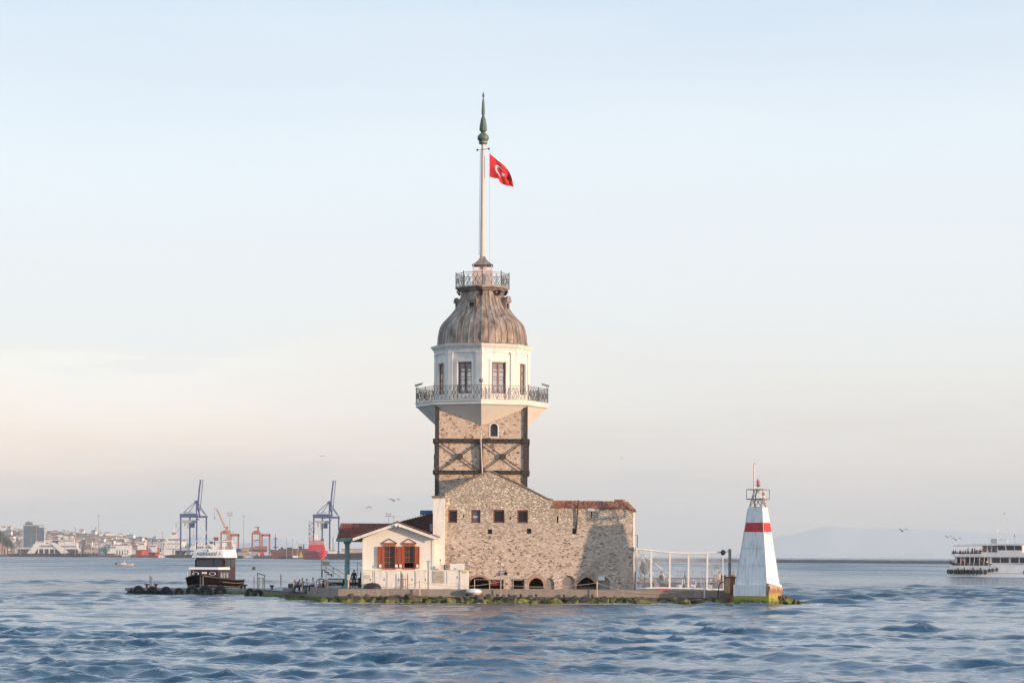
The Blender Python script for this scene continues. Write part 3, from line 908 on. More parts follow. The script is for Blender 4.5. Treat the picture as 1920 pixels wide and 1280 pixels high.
# ---- dome
prof = [(84.5, 650), (83.5, 641), (82.5, 631), (80.5, 621), (77.5, 612), (72.5, 604.5), (66.0, 598), (59.5, 591), (53.5, 583.5), (48.5, 576), (44.5, 568.5), (41.8, 561), (39.5, 553), (38.0, 546), (37.5, 541)]
dprof = [(r * ST * 1.0, tz(y) - (tz(650) - zd)) for r, y in prof]
ztop = dprof[-1][1]
def dome_r(z):
    for (r0, z0_), (r1, z1_) in zip(dprof, dprof[1:]):
        if z0_ <= z <= z1_: return r0 + (r1 - r0) * (z - z0_) / (z1_ - z0_)
    return dprof[-1][0]
# dense smooth profile
def dense(p, n=3):
    out = []
    for i in range(len(p) - 1):
        p0, p1, p2, p3 = p[max(i - 1, 0)], p[i], p[i + 1], p[min(i + 2, len(p) - 1)]
        for k in range(n):
            t = k / n
            out.append(tuple(.5 * (2 * p1[j] + (p2[j] - p0[j]) * t + (2 * p0[j] - 5 * p1[j] + 4 * p2[j] - p3[j]) * t * t + (3 * p1[j] - p0[j] - 3 * p2[j] + p3[j]) * t ** 3) for j in (0, 1)))
    return out + [p[-1]]
dp = dense(dprof)
def octo(r, t):
    """radius of a slightly rounded octagon (vertex toward the camera)"""
    a = (t + math.pi / 2) % (math.pi / 4) - math.pi / 8
    flat = math.cos(math.pi / 8) / math.cos(a)
    return r * (flat * .62 + .38)
mb = MB()
NS = 96
rings = []
for j, (r, z) in enumerate(dp):
    rings.append([(TC.x + octo(r, t) * math.cos(t), TC.y + octo(r, t) * math.sin(t), z) for t in [-math.pi / 2 + 2 * math.pi * i / NS for i in range(NS)]])
vs = [p for r_ in rings for p in r_]
fs = [[j * NS + i, j * NS + (i + 1) % NS, (j + 1) * NS + (i + 1) % NS, (j + 1) * NS + i] for j in range(len(dp) - 1) for i in range(NS)]
mb.add(vs, fs)
mb.lathe([(dp[0][0] - .3, zd - .02), (dp[0][0] + .42, zd - .02), (dp[0][0] + .43, zd + .03), (dp[0][0] + .1, zd + .12), (dp[0][0] - .1, zd + .16)], (TC.x, TC.y, 0), 8, -math.pi / 2)
dome = mb.build('dome', MT['lead'], tower, smooth=True)
mb = MB()
NR = 40
rs_ = random.Random(3)
for i in range(NR):
    t0 = -math.pi / 2 + 2 * math.pi * i / NR
    t = t0 + rs_.uniform(-.012, .012)
    w = [rs_.uniform(-.012, .012) for _ in dp]
    stop = len(dp) if i % 2 == 0 else len(dp) - rs_.choice([6, 9, 12])
    pts = []
    for j, (r, z) in enumerate(dp[:stop]):
        tt = t + w[j] * .6
        rr_ = octo(r, tt) + .015
        pts.append((TC.x + rr_ * math.cos(tt), TC.y + rr_ * math.sin(tt), z))
    mb.tube(pts, .038, 5)
for zz_ in (.62, 1.9, 3.1):
    for i in range(0, NR):
        t0 = -math.pi / 2 + 2 * math.pi * i / NR; t1 = t0 + 2 * math.pi / NR
        zq = zd + zz_ + rs_.uniform(-.35, .35)
        r = dome_r(zq)
        mb.tube([(TC.x + (octo(r, t) + .008) * math.cos(t), TC.y + (octo(r, t) + .008) * math.sin(t), zq) for t in (t0, (t0 + t1) / 2, t1)], .018, 4)
mb.build('lead_seams', MT['lead'], dome)
# dormers on the diagonals
for k in range(8):
    if k % 2 == 0 and k not in (): pass
    t = -math.pi / 2 - .39 * math.pi / 3.14159 + k * math.pi / 4
    if k % 2 == 1: continue
    zc_ = tz(573); r = octo(dome_r(zc_ - .5), t) + .02
    c = Vector((TC.x + r * math.cos(t), TC.y + r * math.sin(t), 0)); un = Vector((-math.cos(t), -math.sin(t), 0)); ux = Vector((-math.sin(t), math.cos(t), 0))
    mb = MB()
    o_ = arch(0, zc_ - .62, 1.0, zc_ + .25, 8); h_ = [(-.26, zc_ - .5), (.26, zc_ - .5), (.26, zc_ + .08), (-.26, zc_ + .08)]
    mb.plate(o_, [h_], 1.3, o=c - un * .05, ux=ux, un=un)
    o2 = arch(0, zc_ + .2, 1.16, zc_ + .27, 8); i2 = arch(0, zc_ + .16, .96, zc_ + .27, 8)
    mb.plate(arch(0, zc_ + .26, 1.14, zc_ + .28, 8), [], .18, o=c - un * .22, ux=ux, un=un)
    dm = mb.build('dormer', MT['lead'], tower)
    mb = MB(); mb.plate([(-.26, zc_ - .5), (.26, zc_ - .5), (.26, zc_ + .08), (-.26, zc_ + .08)], [], .03, o=c + un * .16, ux=ux, un=un)
    mb.build('pane', MT['glass'], dm)

# ---- upper gallery
RU = 2.62
zu = tz(541.5)
mb = MB()
oct_ring(mb, [(1.95, zu - .42), (2.3, zu - .34), (RU - .1, zu - .12), (RU + .02, zu - .06), (RU + .06, zu), (RU + .06, zu + .08), (RU - .1, zu + .10)])
mb.build('upper_gallery_deck', MT['lead'], tower)
gallery_rail(RU - .02, zu + .12, zu + 1.40, 1, .034, tower, 2, .05)
# kiosk at the foot of the flagpole
mb = MB(); q = 1.0
zk = tz(507.5)
mb.box(TC.x - q * .98, TC.x + q * .98, TC.y - q * .98, TC.y + q * .98, zu + .10, zk)
mb.build('kiosk', MT['pole'], tower)
mb = MB(); zk2 = tz(498.5)
for a in (-1, 1):
    for b in (-1, 1): mb.box(TC.x + a * .90 - .05, TC.x + a * .90 + .05, TC.y + b * .9 - .05, TC.y + b * .9 + .05, zk, zk2)
mb.box(TC.x - .4, TC.x + .4, TC.y - .4, TC.y + .4, zk, zk2)
mb.build('kiosk_posts', MT['pole'], tower)
mb = MB()
mb.lathe([(1.42, zk2 - .02), (1.46, zk2), (1.05, zk2 + .20), (.62, zk2 + .50), (.40, zk2 + .75), (.34, zk2 + .9)], (TC.x, TC.y, 0), 4, math.pi / 4)
mb.build('kiosk_roof', MT['lead'], tower)

# ---- flagpole
px_ = PX(906.3, 251.3, 480)
pole = thing('flagpole', 'tall pale flagpole with green copper finial on top of the dome', 'flagpole', (TC.x, TC.y, zk2 + .9))
pz0, pz1 = zk2 + .88, tz(272)
mb = MB(); mb.lathe([(.30, pz0), (.245, pz0 + .5), (.235, pz0 + 3), (.175, pz1 - .4), (.17, pz1)], (TC.x, TC.y, 0), 12)
mb.lathe([(.18, pz1), (.30, pz1 + .12), (.40, pz1 + .20), (.40, pz1 + .30), (.2, pz1 + .32)], (TC.x, TC.y, 0), 12)
mb.build('pole', MT['pole'], pole, smooth=True)
mb = MB()
lx = TC.x - .36
mb.tube([(lx, TC.y - .03, pz0 + .2), (TC.x - .27, TC.y - .03, pz1 - .6)], .018, 5)
n = 34
for i in range(n):
    z = pz0 + .3 + i * (pz1 - pz0 - 1.0) / n; u = i / n
    mb.bar((lx + .09 * u, TC.y - .03, z), (TC.x - .15, TC.y - .03, z), .03)
mb.build('ladder_rungs', MT['rail'], pole)
mb = MB(); zc_ = tz(281)
mb.tube([(TC.x - .55, TC.y - .2, zc_ - .06), (TC.x + .55, TC.y - .2, zc_ + .06)], .03, 6)
for s_ in (-1, 1): mb.lathe([(0, -.12), (.08, -.1), (.10, 0), (.06, .1), (0, .12)], (TC.x + s_ * .57, TC.y - .2, zc_ + s_ * .06), 8)
mb.build('cross_arm', MT['steel'], pole)
mb = MB()
fin = [(.30, 271), (.40, 270.3), (.42, 267), (.36, 266.5), (.52, 263), (.575, 259.5), (.54, 256), (.40, 252.5), (.24, 250), (.19, 248.5), (.26, 247.5), (.20, 246.8)]
mb.lathe([(r, tz(y)) for r, y in fin], (TC.x, TC.y, 0), 16)
mb.build('ball', MT['copper'], pole, smooth=True)
mb = MB(); NF = 32
prof2 = [(.30, 246.8, .3), (.38, 244.5, .35), (.345, 236, .35), (.27, 228, .3), (.21, 222, .2), (.12, 219.8, 0), (.16, 218.8, 0), (.10, 217.8, 0)]
vs, fs = [], []
for r, y, fl in prof2:
    for k in range(NF):
        t = 2 * math.pi * k / NF; rr_ = r * (1 - fl * .45 * (1 - abs(math.cos(t * 4))))
        vs.append((TC.x + rr_ * math.cos(t), TC.y + rr_ * math.sin(t), tz(y)))
for i in range(len(prof2) - 1):
    for k in range(NF): fs.append([i * NF + k, i * NF + (k + 1) % NF, (i + 1) * NF + (k + 1) % NF, (i + 1) * NF + k])
mb.add(vs, fs)
mb.build('fluted_vase', MT['copper'], pole, smooth=True)
mb = MB(); mb.lathe([(r, tz(y)) for r, y in [(.10, 217.8), (.165, 214), (.175, 211), (.13, 195), (.085, 187), (.06, 186), (.045, 184.5), (.12, 180), (.075, 176.5), (.02, 173), (0, 172.5)]], (TC.x, TC.y, 0), 8)
mb.build('spear_tip', MT['copper'], pole)

# ---- flag
FY = 250.9
hx = PX(918, FY, 300)
flag = thing('flag', 'red flag with white crescent and star hanging from the flagpole', 'flag', (hx, FY, PZ(331, FY, 918)))
top = [(918, 288), (926, 294.5), (934, 301.5), (943, 308.5), (951, 317), (957.5, 328), (961, 340), (962.5, 347)]
bot = [(918, 331.5), (927, 334), (934.5, 335.5), (936.5, 341), (942, 345), (949, 347.5), (956, 349), (962, 350.5)]
def curve(p, u):
    q = dense(p, 6); x = u * (len(q) - 1); i = min(int(x), len(q) - 2); f_ = x - i
    return (q[i][0] * (1 - f_) + q[i + 1][0] * f_, q[i][1] * (1 - f_) + q[i + 1][1] * f_)
NU, NV = 96, 64
vs = []
for j in range(NV + 1):
    for i in range(NU + 1):
        u, v = i / NU, j / NV
        a, b = curve(top, u), curve(bot, u)
        x = a[0] + (b[0] - a[0]) * v; y = a[1] + (b[1] - a[1]) * v
        yy_ = FY + .22 * math.sin(u * 7.5 + v * 3.2) * u ** .6 + .10 * math.sin(u * 15 - v * 7) * u + .05 * math.sin(v * 12 + u * 22) * u
        vs.append(P(x, y, yy_))
star = []
for k in range(10):
    r_ = .125 if k % 2 == 0 else .05
    star.append((.565 + r_ * math.cos(math.pi - k * math.pi / 5), .50 + r_ * math.sin(math.pi - k * math.pi / 5)))
def inpoly(x, y, p):
    c = False
    for i in range(len(p)):
        (x0, y0), (x1, y1) = p[i], p[i - 1]
        if (y0 > y) != (y1 > y) and x < (x1 - x0) * (y - y0) / (y1 - y0) + x0: c = not c
    return c
def emblem(u, v):
    U = u * 1.5          # flag is 1.5 times as long as high
    d1 = math.hypot(U - .50, v - .5); d2 = math.hypot(U - .5625, v - .5)
    if d1 < .25 and d2 > .20: return True
    return inpoly(U - .13, v, [((x - .565) * 1.0 + .62, y) for x, y in star])
fl_red, fl_white = MB(), None
me_f, mi = [], []
for j in range(NV):
    for i in range(NU):
        me_f.append([j * (NU + 1) + i, j * (NU + 1) + i + 1, (j + 1) * (NU + 1) + i + 1, (j + 1) * (NU + 1) + i])
        mi.append(1 if emblem((i + .5) / NU, (j + .5) / NV) else 0)
mb = MB(); mb.add(vs, me_f); mb.m = mi
cloth = mb.build('cloth', [MT['flag_red'], MT['flag_white']], flag, smooth=True, normals=False)
so = cloth.modifiers.new('thick', 'SOLIDIFY'); so.thickness = .012
mb = MB(); mb.tube([(hx - .01, FY, PZ(283, FY, 918)), (hx + .0, FY, PZ(331, FY, 918)), (hx + .03, FY, PZ(420, FY, 919)), (hx + .05, FY, zu + 1.4)], .012, 5)
tag(mb.build('halyard', MT['rope']), 'thin pale flag line running from the pole head down to the upper gallery', 'rope')

# ---- cameras and floodlights on the galleries
def sec_cam(loc, rz, label):
    c = thing('security_camera', label, 'camera', loc, rz, 'security cameras on the gallery railing')
    x, y, z = loc
    mb = MB(); mb.tube([(x, y, z), (x, y, z + .28)], .03, 6); mb.build('bracket', MT['rail'], c, world=False) if False else None
    m1 = MB(); m1.tube([(0, 0, 0), (0, 0, .3)], .03, 6); m1.build('bracket', MT['rail'], c, world=False)
    m2 = MB(); m2.bar((-.3, 0, .26), (.42, 0, .46), .17, .15); m2.bar((-.34, 0, .33), (.52, 0, .57), .2, .03); m2.build('housing', MT['galv'], c, world=False)
    return c
zr = zl + 1.5
p = octv(RG - .05, 6, zr); sec_cam((p.x + .15, p.y, zr), 0, 'security camera at the left end of the lower gallery railing')
p = octv(RG - .05, 2, zr); sec_cam((p.x - .15, p.y, zr), math.pi, 'security camera at the right end of the lower gallery railing')
p = octv(RG - .05, 0, zr)
dc = thing('globe_lamp', 'round dark globe on the front post of the lower gallery railing', 'lamp', (p.x, p.y, zr))
m1 = MB(); m1.tube([(0, 0, 0), (0, 0, .22)], .035, 6); m1.build('stem', MT['rail'], dc, world=False)
m1 = MB(); m1.lathe([(0, .2), (.14, .22), (.22, .34), (.23, .42), (.16, .56), (0, .62)], (0, 0, 0), 12); m1.build('globe', MT['galv'], dc, world=False, smooth=True)
for i, (k, rr_, lb) in enumerate(((6.6, 2.45, 'black floodlight under the left edge of the upper gallery'), (1.4, 2.45, 'black floodlight under the right edge of the upper gallery'),
                                 (7.95, 2.2, 'small black floodlight under the middle of the upper gallery'), (.95, 2.3, 'black floodlight right of centre under the upper gallery'))):
    t = -math.pi / 2 + k * math.pi / 4
    p = Vector((TC.x + rr_ * math.cos(t), TC.y + rr_ * math.sin(t), zu - .25))
    fl = thing('floodlight', lb, 'floodlight', p, t + math.pi / 2, 'floodlights under the upper gallery')
    m1 = MB(); m1.bar((0, 0, .1), (0, -.1, -.18), .05); m1.build('arm', MT['steel'], fl, world=False)
    m1 = MB(); m1.bar((0, -.28, -.10), (0, .02, -.5), .26, .2); m1.build('lamp_head', MT['black'], fl, world=False)

# ---- stone building -------------------------------------------------------
sb = thing('stone_building', 'old rubble stone building with a gable and a row of dark square windows', 'building', (PX(1010, YF), YF, FLOOR))
def f2(px, py): p = P(px, py, YF); return (p.x, p.z)
def rect(x0, y0, x1, y1): a = f2(x0, y1); b = f2(x1, y0); return [(a[0], a[1]), (b[0], a[1]), (b[0], b[1]), (a[0], b[1])]
bx0, bx1 = f2(834, 1000)[0], f2(1187.5, 1000)[0]
outline = [(bx0, FLOOR), (bx1, FLOOR), (bx1, f2(1187, 950)[1]), (f2(1036, 949)[0], f2(1036, 949)[1]), f2(1036, 938.5), f2(1027, 936), f2(975, 909), f2(921, 884.5), f2(914, 884.5), f2(834, 924)]
def z5(x, y): return (820 + x / 4.74, 870 + y / 4.74)
wins = [z5(97, 405) + z5(178, 520), z5(302, 405) + z5(383, 520), z5(498, 405) + z5(596, 520), z5(711, 407) + z5(805, 522)]
smalls = [z5(448, 577) + z5(488, 620), z5(795, 570) + z5(835, 617), z5(1200, 570) + z5(1240, 620)]
slits = [z5(1062, 460) + z5(1075, 523), z5(1363, 418) + z5(1373, 478), z5(228, 447) + z5(237, 472), z5(641, 469) + z5(658, 487)]
holes = [rect(*w) for w in wins + smalls + slits]
def z9(x, y): return (870 + x / 5.818, 1050 + y / 5.818)
def archpx(x0, x1, ytop, yspring, ybot, pointed=False):
    a = f2(*z9(x0, ybot)); b = f2(*z9(x1, ybot)); zs = f2(*z9(x0, yspring))[1]; zt_ = f2(*z9(x0, ytop))[1]
    z0_ = max(FLOOR + .004, a[1])
    return arch((a[0] + b[0]) / 2, FLOOR + .02, b[0] - a[0], zs, 12, zt_ - zs, pointed)
arches = {
 'a1': archpx(55, 275, 180, 262, 305), 'a3': archpx(708, 868, 192, 282, 305), 'a6': archpx(1228, 1450, 182, 285, 315, True)}
# door bay with the red kiosk and the doorway bay
a_ = f2(*z9(283, 305)); b_ = f2(*z9(435, 215)); bay = [(a_[0], FLOOR + .02), (b_[0], FLOOR + .02), (b_[0], b_[1]), (a_[0], b_[1])]
a_ = f2(*z9(530, 305)); b_ = f2(*z9(668, 215)); door = [(a_[0], FLOOR + .02), (b_[0], FLOOR + .02), (b_[0], b_[1]), (a_[0], b_[1])]
blind = {'b4': archpx(880, 985, 190, 262, 305), 'b5': archpx(1072, 1212, 165, 250, 305), 'b7': archpx(1462, 1590, 178, 250, 315)}
holes += list(arches.values()) + [bay, door] + list(blind.values())
mb = MB(); TW = .9
mb.plate(outline, holes, TW, o=(0, YF, 0))
wall = mb.build('front_wall', MT['stone'], sb)
YB = 262.0
mb = MB()
mb.box(bx1 - .9, bx1, YF + TW + .002, YB, FLOOR, f2(1187, 952)[1])
mb.box(bx0, bx1, YB, YB + .8, FLOOR, f2(1187, 952)[1])
mb.box(bx0, bx0 + .8, YF + TW + .002, YB, FLOOR, f2(834, 928)[1])
mb.build('side_walls', MT['stone'], sb)
# chamfer at the right edge, its sunlit look put in as pale colour
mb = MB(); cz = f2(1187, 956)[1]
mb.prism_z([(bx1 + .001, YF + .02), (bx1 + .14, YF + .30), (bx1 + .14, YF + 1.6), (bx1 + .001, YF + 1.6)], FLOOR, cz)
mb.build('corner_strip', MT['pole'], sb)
# parapet coping (red tiles)
mb = MB()
c0, c1 = f2(1036, 949.5), f2(1178, 951)
zc0, zc1 = f2(1036, 938)[1], f2(1176, 941)[1]
vs = []
def cop(xa, xb, za, zb_, ya=YF - .12):
    # sloped tile course
    mb.add([(xa, ya, za), (xb, ya, zb_), (xb, ya + .5, zb_ + .55), (xa, ya + .5, za + .6), (xa, ya, za - .14), (xb, ya, zb_ - .14), (xb, ya + 1.1, zb_ - .14), (xa, ya + 1.1, za - .14), (xa, ya + 1.1, za + .6), (xb, ya + 1.1, zb_ + .55)],
           [[0, 1, 2, 3], [4, 5, 1, 0], [3, 2, 9, 8], [7, 6, 5, 4], [8, 9, 6, 7], [0, 3, 8, 7, 4], [1, 5, 6, 9, 2]])
n = 17
rs_ = random.Random(5)
for i in range(n):
    xa = c0[0] + (c1[0] - c0[0]) * i / n; xb = c0[0] + (c1[0] - c0[0]) * (i + 1) / n - .012
    z_ = c0[1] + (c1[1] - c0[1]) * (i + .5) / n + .02 + rs_.uniform(-.02, .02)
    cop(xa, xb, z_, z_)
xa, xb = c1[0], f2(1190.5, 955)[0] + .12
mb.add([(xa, YF - .12, c1[1]), (xb, YF - .12, c1[1] - .25), (xb, YF + 1.2, c1[1] - .25), (xa, YF + 1.2, c1[1] + .55), (xa, YF + .4, c1[1] + .55), (xa, YF - .12, c1[1] - .14), (xb, YF - .12, c1[1] - .42), (xb, YF + 1.2, c1[1] - .42), (xa, YF + 1.2, c1[1] - .14)],
       [[0, 1, 4], [1, 2, 3, 4], [5, 6, 1, 0], [6, 7, 2, 1], [8, 7, 6, 5], [0, 4, 3, 8, 5], [3, 2, 7, 8]])
mb.build('coping', MT['coping'], sb)
# ridge tiles piled at the right end
mb = MB(); a_ = f2(1153, 940); 
for i in range(5):
    x = a_[0] + i * .18; mb.tube([(x, YF + .35, a_[1] + .12), (x + .22, YF + .9, a_[1] + .16)], .09, 6)
tag(mb.build('tile_heap', M('fresh_red_tile', (.45, .14, .07), .8)), 'small heap of brighter red tiles lying on the wall coping', 'tiles')
# gable verge: mossy raking stones
mb = MB()
gp = [f2(830, 927), f2(914, 884), f2(921, 884), f2(975, 908.5), f2(1027, 935.5), f2(1037, 938)]
for (a, b) in zip(gp, gp[1:]):
    L = math.hypot(b[0] - a[0], b[1] - a[1]); n = max(1, int(L / .5))
    for i in range(n):
        u0, u1 = i / n, (i + 1) / n - .006
        x0, z0_, x1, z1_ = a[0] + (b[0] - a[0]) * u0, a[1] + (b[1] - a[1]) * u0, a[0] + (b[0] - a[0]) * u1, a[1] + (b[1] - a[1]) * u1
        mb.add([(x0, YF - .1, z0_ + .005), (x1, YF - .1, z1_ + .005), (x1, YF - .1, z1_ + .13), (x0, YF - .1, z0_ + .13), (x0, YF + 1.0, z0_ + .005), (x1, YF + 1.0, z1_ + .005), (x1, YF + 1.0, z1_ + .13), (x0, YF + 1.0, z0_ + .13)],
               [[0, 1, 2, 3], [7, 6, 5, 4], [3, 2, 6, 7], [4, 5, 1, 0], [0, 3, 7, 4], [1, 5, 6, 2]])
mb.build('gable_verge', MT['mossy_cap'], sb)
# roof behind the gable
mb = MB(); pk = f2(917, 885)
lo1, lo2 = (f2(834, 925)), (f2(1036, 940))
for a, b in ((lo1, pk), (pk, lo2)):
    mb.add([(a[0], YF + 1.0, a[1] - .1), (b[0], YF + 1.0, b[1] - .1), (b[0], yf - .35, b[1] - .1), (a[0], yf - .35, a[1] - .1), (a[0], YF + 1.0, a[1] - .25), (b[0], YF + 1.0, b[1] - .25), (b[0], yf - .35, b[1] - .25), (a[0], yf - .35, a[1] - .25)],
           [[0, 1, 2, 3], [7, 6, 5, 4], [0, 4, 5, 1], [3, 2, 6, 7], [0, 3, 7, 4], [1, 5, 6, 2]])
mb.build('roof', MT['roof_dark'], sb)
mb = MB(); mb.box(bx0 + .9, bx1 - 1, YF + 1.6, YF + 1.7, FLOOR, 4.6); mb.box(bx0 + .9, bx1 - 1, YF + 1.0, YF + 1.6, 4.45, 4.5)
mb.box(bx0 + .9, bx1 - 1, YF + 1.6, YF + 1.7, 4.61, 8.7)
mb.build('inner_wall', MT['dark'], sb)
# windows
for i, w in enumerate(wins + smalls):
    a = f2(w[0], w[3]); b = f2(w[2], w[1]); fw = .13 if i < 4 else .05
    e = .004
    mb = MB()
    mb.plate([(a[0] + e, a[1] + e), (b[0] - e, a[1] + e), (b[0] - e, b[1] - e), (a[0] + e, b[1] - e)], [[(a[0] + fw, a[1] + fw), (b[0] - fw, a[1] + fw), (b[0] - fw, b[1] - fw), (a[0] + fw, b[1] - fw)]], .14, o=(0, YF + .10, 0))
    wf = mb.build('window_frame', MT['win'] if i < 4 else MT['steel'], sb)
    mb = MB(); mb.box(a[0] + fw, b[0] - fw, YF + .19, YF + .20, a[1] + fw, b[1] - fw)
    mb.build('pane', MT['glass'] if i != 1 else glass_mat('reflecting_glass', (.10, .13, .18), rough=.2), wf)
    if i == 1:
        mb = MB()
        for zf in (.42, .50): mb.box(a[0] + fw + .02, b[0] - fw - .1, YF + .180, YF + .186, a[1] + (b[1] - a[1]) * zf - .03, a[1] + (b[1] - a[1]) * zf + .02)
        mb.build('blind_slat', MT['white'], wf)
# blind arches, plastered
mb = MB()
for k, a in blind.items():
    ax = [p[0] for p in a]; cx_ = (min(ax) + max(ax)) / 2
    aa = [(cx_ + (p[0] - cx_) * .996, p[1] - .003) for p in a]
    mb = MB(); mb.plate(aa, [], .05, o=(0, YF + .16, 0)); mb.build('blind_arch', MT['render_grey'], sb)
# brick voussoirs round the open arches
for k, a in arches.items():
    mb = MB()
    pts = a[2:]
    cx_ = (pts[0][0] + pts[-1][0]) / 2; zs = pts[0][1]
    dense_pts = []
    for (p, q) in zip(pts, pts[1:]):
        for j in range(3): dense_pts.append((p[0] + (q[0] - p[0]) * j / 3, p[1] + (q[1] - p[1]) * j / 3))
    w_ = .34 if k != 'a1' else .22
    for i, p in enumerate(dense_pts[1:-1]):
        if i % 1: continue
        d = Vector((p[0] - cx_, p[1] - zs + .35)).normalized()
        q = (p[0] + d.x * w_ * (.85 + .25 * (i % 2)), p[1] + d.y * w_ * (.85 + .25 * (i % 2)))
        mb.bar((p[0] + d.x * .01, YF + .02, p[1] + d.y * .01), (q[0], YF + .02, q[1]), .07, .09, up=(0, 1, 0))
    mb.build('brick_arch', MT['brick_edge'], sb)
    # thin dark frame inside the arch
    mb = MB()
    mb.tube([(cx_ + (p[0] - cx_) * .975, YF + .25, zs + (p[1] - zs) * .975) for p in [a[1]] + a[2:] + [a[0]]], .05, 5)
    mb.build('arch_frame', MT['dark'], sb)
a = arches['a3']; ax = [p[0] for p in a]
mb = MB(); mb.box(min(ax) + .9, max(ax) - .45, YF + .7, YF + .74, 2.35, 3.15); mb.build('notice_board', MT['cab'], sb)
mb = MB(); mb.box(min(ax) - .2, max(ax) + .2, YF + .95, YF + 1.0, FLOOR + .01, FLOOR + .28); mb.build('kick_board', MT['win'], sb)
a = arches['a6']; ax = [p[0] for p in a]; cx_ = (min(ax) + max(ax)) / 2
mb = MB()
for u in (-.55, .2, .8): mb.box(cx_ + u - .035, cx_ + u + .035, YF + .5, YF + .56, FLOOR + .3, 3.2)
mb.box(min(ax) + .05, max(ax) - .05, YF + .5, YF + .565, 2.75, 2.83)
mb.build('glazing_bars', MT['steel'], sb)
mb = MB(); mb.box(min(ax) - .1, max(ax) + .1, YF + .75, YF + .8, FLOOR + .01, FLOOR + .26); mb.build('kick_board', MT['win'], sb)
# doorway: red door with white posts
a_ = f2(*z9(530, 305)); b_ = f2(*z9(668, 215))
mb = MB()
for x in (a_[0] + .06, b_[0] - .06): mb.box(x - .05, x + .05, YF - .06, YF + .05, FLOOR, b_[1] + .04)
mb.box(a_[0], b_[0], YF - .061, YF + .051, b_[1] + .045, b_[1] + .13)
mb.build('door_frame', MT['galv'], sb)
mb = MB(); mb.box(a_[0] + .4, a_[0] + 1.9, YF + .55, YF + .6, 1.98, 2.32); mb.build('door_lintel_board', M('salmon_board', (.36, .13, .07), .7), sb)
mb = MB(); mb.box(a_[0] + .95, a_[0] + 1.55, YF + .45, YF + .5, FLOOR + .01, 1.97); mb.build('door', M('red_door', (.32, .05, .03), .6), sb)
# red counter with awning in the next bay
a_ = f2(*z9(283, 305)); b_ = f2(*z9(435, 215))
kc = thing('drinks_kiosk', 'dark red kiosk counter with a flat awning in the wall bay', 'kiosk', ((a_[0] + b_[0]) / 2, YF + .4, FLOOR))
mb = MB(); mb.box(a_[0] + .03, b_[0] - .03, YF + .30, YF + .8, FLOOR + .3, 2.30, .02); mb.build('counter', M('dark_red_panel', (.20, .02, .025), .5), kc)
mb = MB(); mb.box(a_[0] + .2, a_[0] + .5, YF + .28, YF + .297, 1.95, 2.05); mb.box(a_[0] + 1.1, a_[0] + 1.7, YF + .28, YF + .297, 2.12, 2.18); mb.build('lettering', MT['white'], kc)
aw0 = f2(*z9(75, 215))[0]; aw1 = f2(*z9(440, 215))[0]
mb = MB(); mb.box(aw0 + .3, aw1, YF - .28, YF - .02, b_[1] + .02, b_[1] + .08)
mb.tube([(aw0 + .35, YF - .25, FLOOR), (aw0 + .35, YF - .25, b_[1] + .02)], .03, 6); mb.tube([(aw1 - .05, YF - .25, FLOOR), (aw1 - .05, YF - .25, b_[1] + .02)], .03, 6)
mb.build('awning', MT['galv'], kc)
# downpipe, boxes and plates on the wall
mb = MB(); t0 = f2(*z5(1253, 318)); t1 = f2(*z5(1250, 370)); t2 = f2(*z5(1232, 620))
mb.tube([(t0[0], YF - .2, t0[1]), (t1[0], YF - .18, t1[1]), (t2[0], YF - .06, t2[1])], .07, 7)
mb.build('drain_pipe', MT['steel'], sb)
mb = MB(); a_ = f2(*z5(1335, 417)); b_ = f2(*z5(1397, 385)); mb.box(a_[0], b_[0], YF - .05, YF + .01, a_[1], b_[1], .02); mb.build('pale_block', MT['white'], sb)
a_ = f2(*z5(1425, 1030)); b_ = f2(*z5(1487, 998)); mb = MB(); mb.box(a_[0], b_[0], YF - .05, YF + .01, a_[1], b_[1], .02); mb.build('pale_block', MT['white'], sb)
a_ = f2(*z5(1718, 762)); b_ = f2(*z5(1748, 735)); mb = MB(); mb.box(a_[0], b_[0], YF - .3, YF - .002, a_[1], b_[1], .03)
tag(mb.build('junction_box', MT['galv']), 'small grey box fixed to the right corner of the stone wall', 'box')
a_ = f2(*z5(590, 985)); b_ = f2(*z5(615, 955))
wl_ = thing('wall_lamp', 'dark wall lamp above the kiosk bay on the stone wall', 'lamp', (a_[0], YF - .1, a_[1]))
mb = MB(); mb.lathe([(.06, 0), (.16, .1), (.2, .22), (.05, .34), (.04, .5)], (a_[0] + .2, YF - .3, a_[1]), 8); mb.build('shade', MT['black'], wl_)
mb = MB(); mb.tube([(a_[0] + .2, YF - .3, a_[1] + .42), (a_[0] + .2, YF + .0, a_[1] + .5)], .03, 5); mb.build('arm', MT['black'], wl_)
a_ = f2(*z5(1770, 600)); mb = MB(); p0 = f2(*z5(1780, 630)); p1 = f2(*z5(1778, 745))
mb.tube([(p0[0], YF + .4, p0[1]), (p1[0], YF + .4, p1[1])], .045, 6); mb.tube([(bx1 + .1, YF + .5, p0[1] + .02), (p0[0], YF + .4, p0[1])], .02, 5)
tag(mb.build('aerial_pole', MT['steel']), 'thin dark pole standing off the right corner of the stone wall', 'pole')
# white plastered pier between annex and stone wall
px0, px1 = PX(811.5, YF - .7), PX(833.5, YF - .7)
mb = MB(); zp = PZ(933, YF - .7, 822)
mb.box(px0, px1, YF - .7, YB, FLOOR, zp)
mb.build('plaster_wall', MT['white'], sb)
mb = MB(); mb.box(px0 - .14, px1 - .1, YF - .85, YB, zp + .002, zp + .20, .04); mb.build('wall_cap', MT['mossy_cap'], sb)

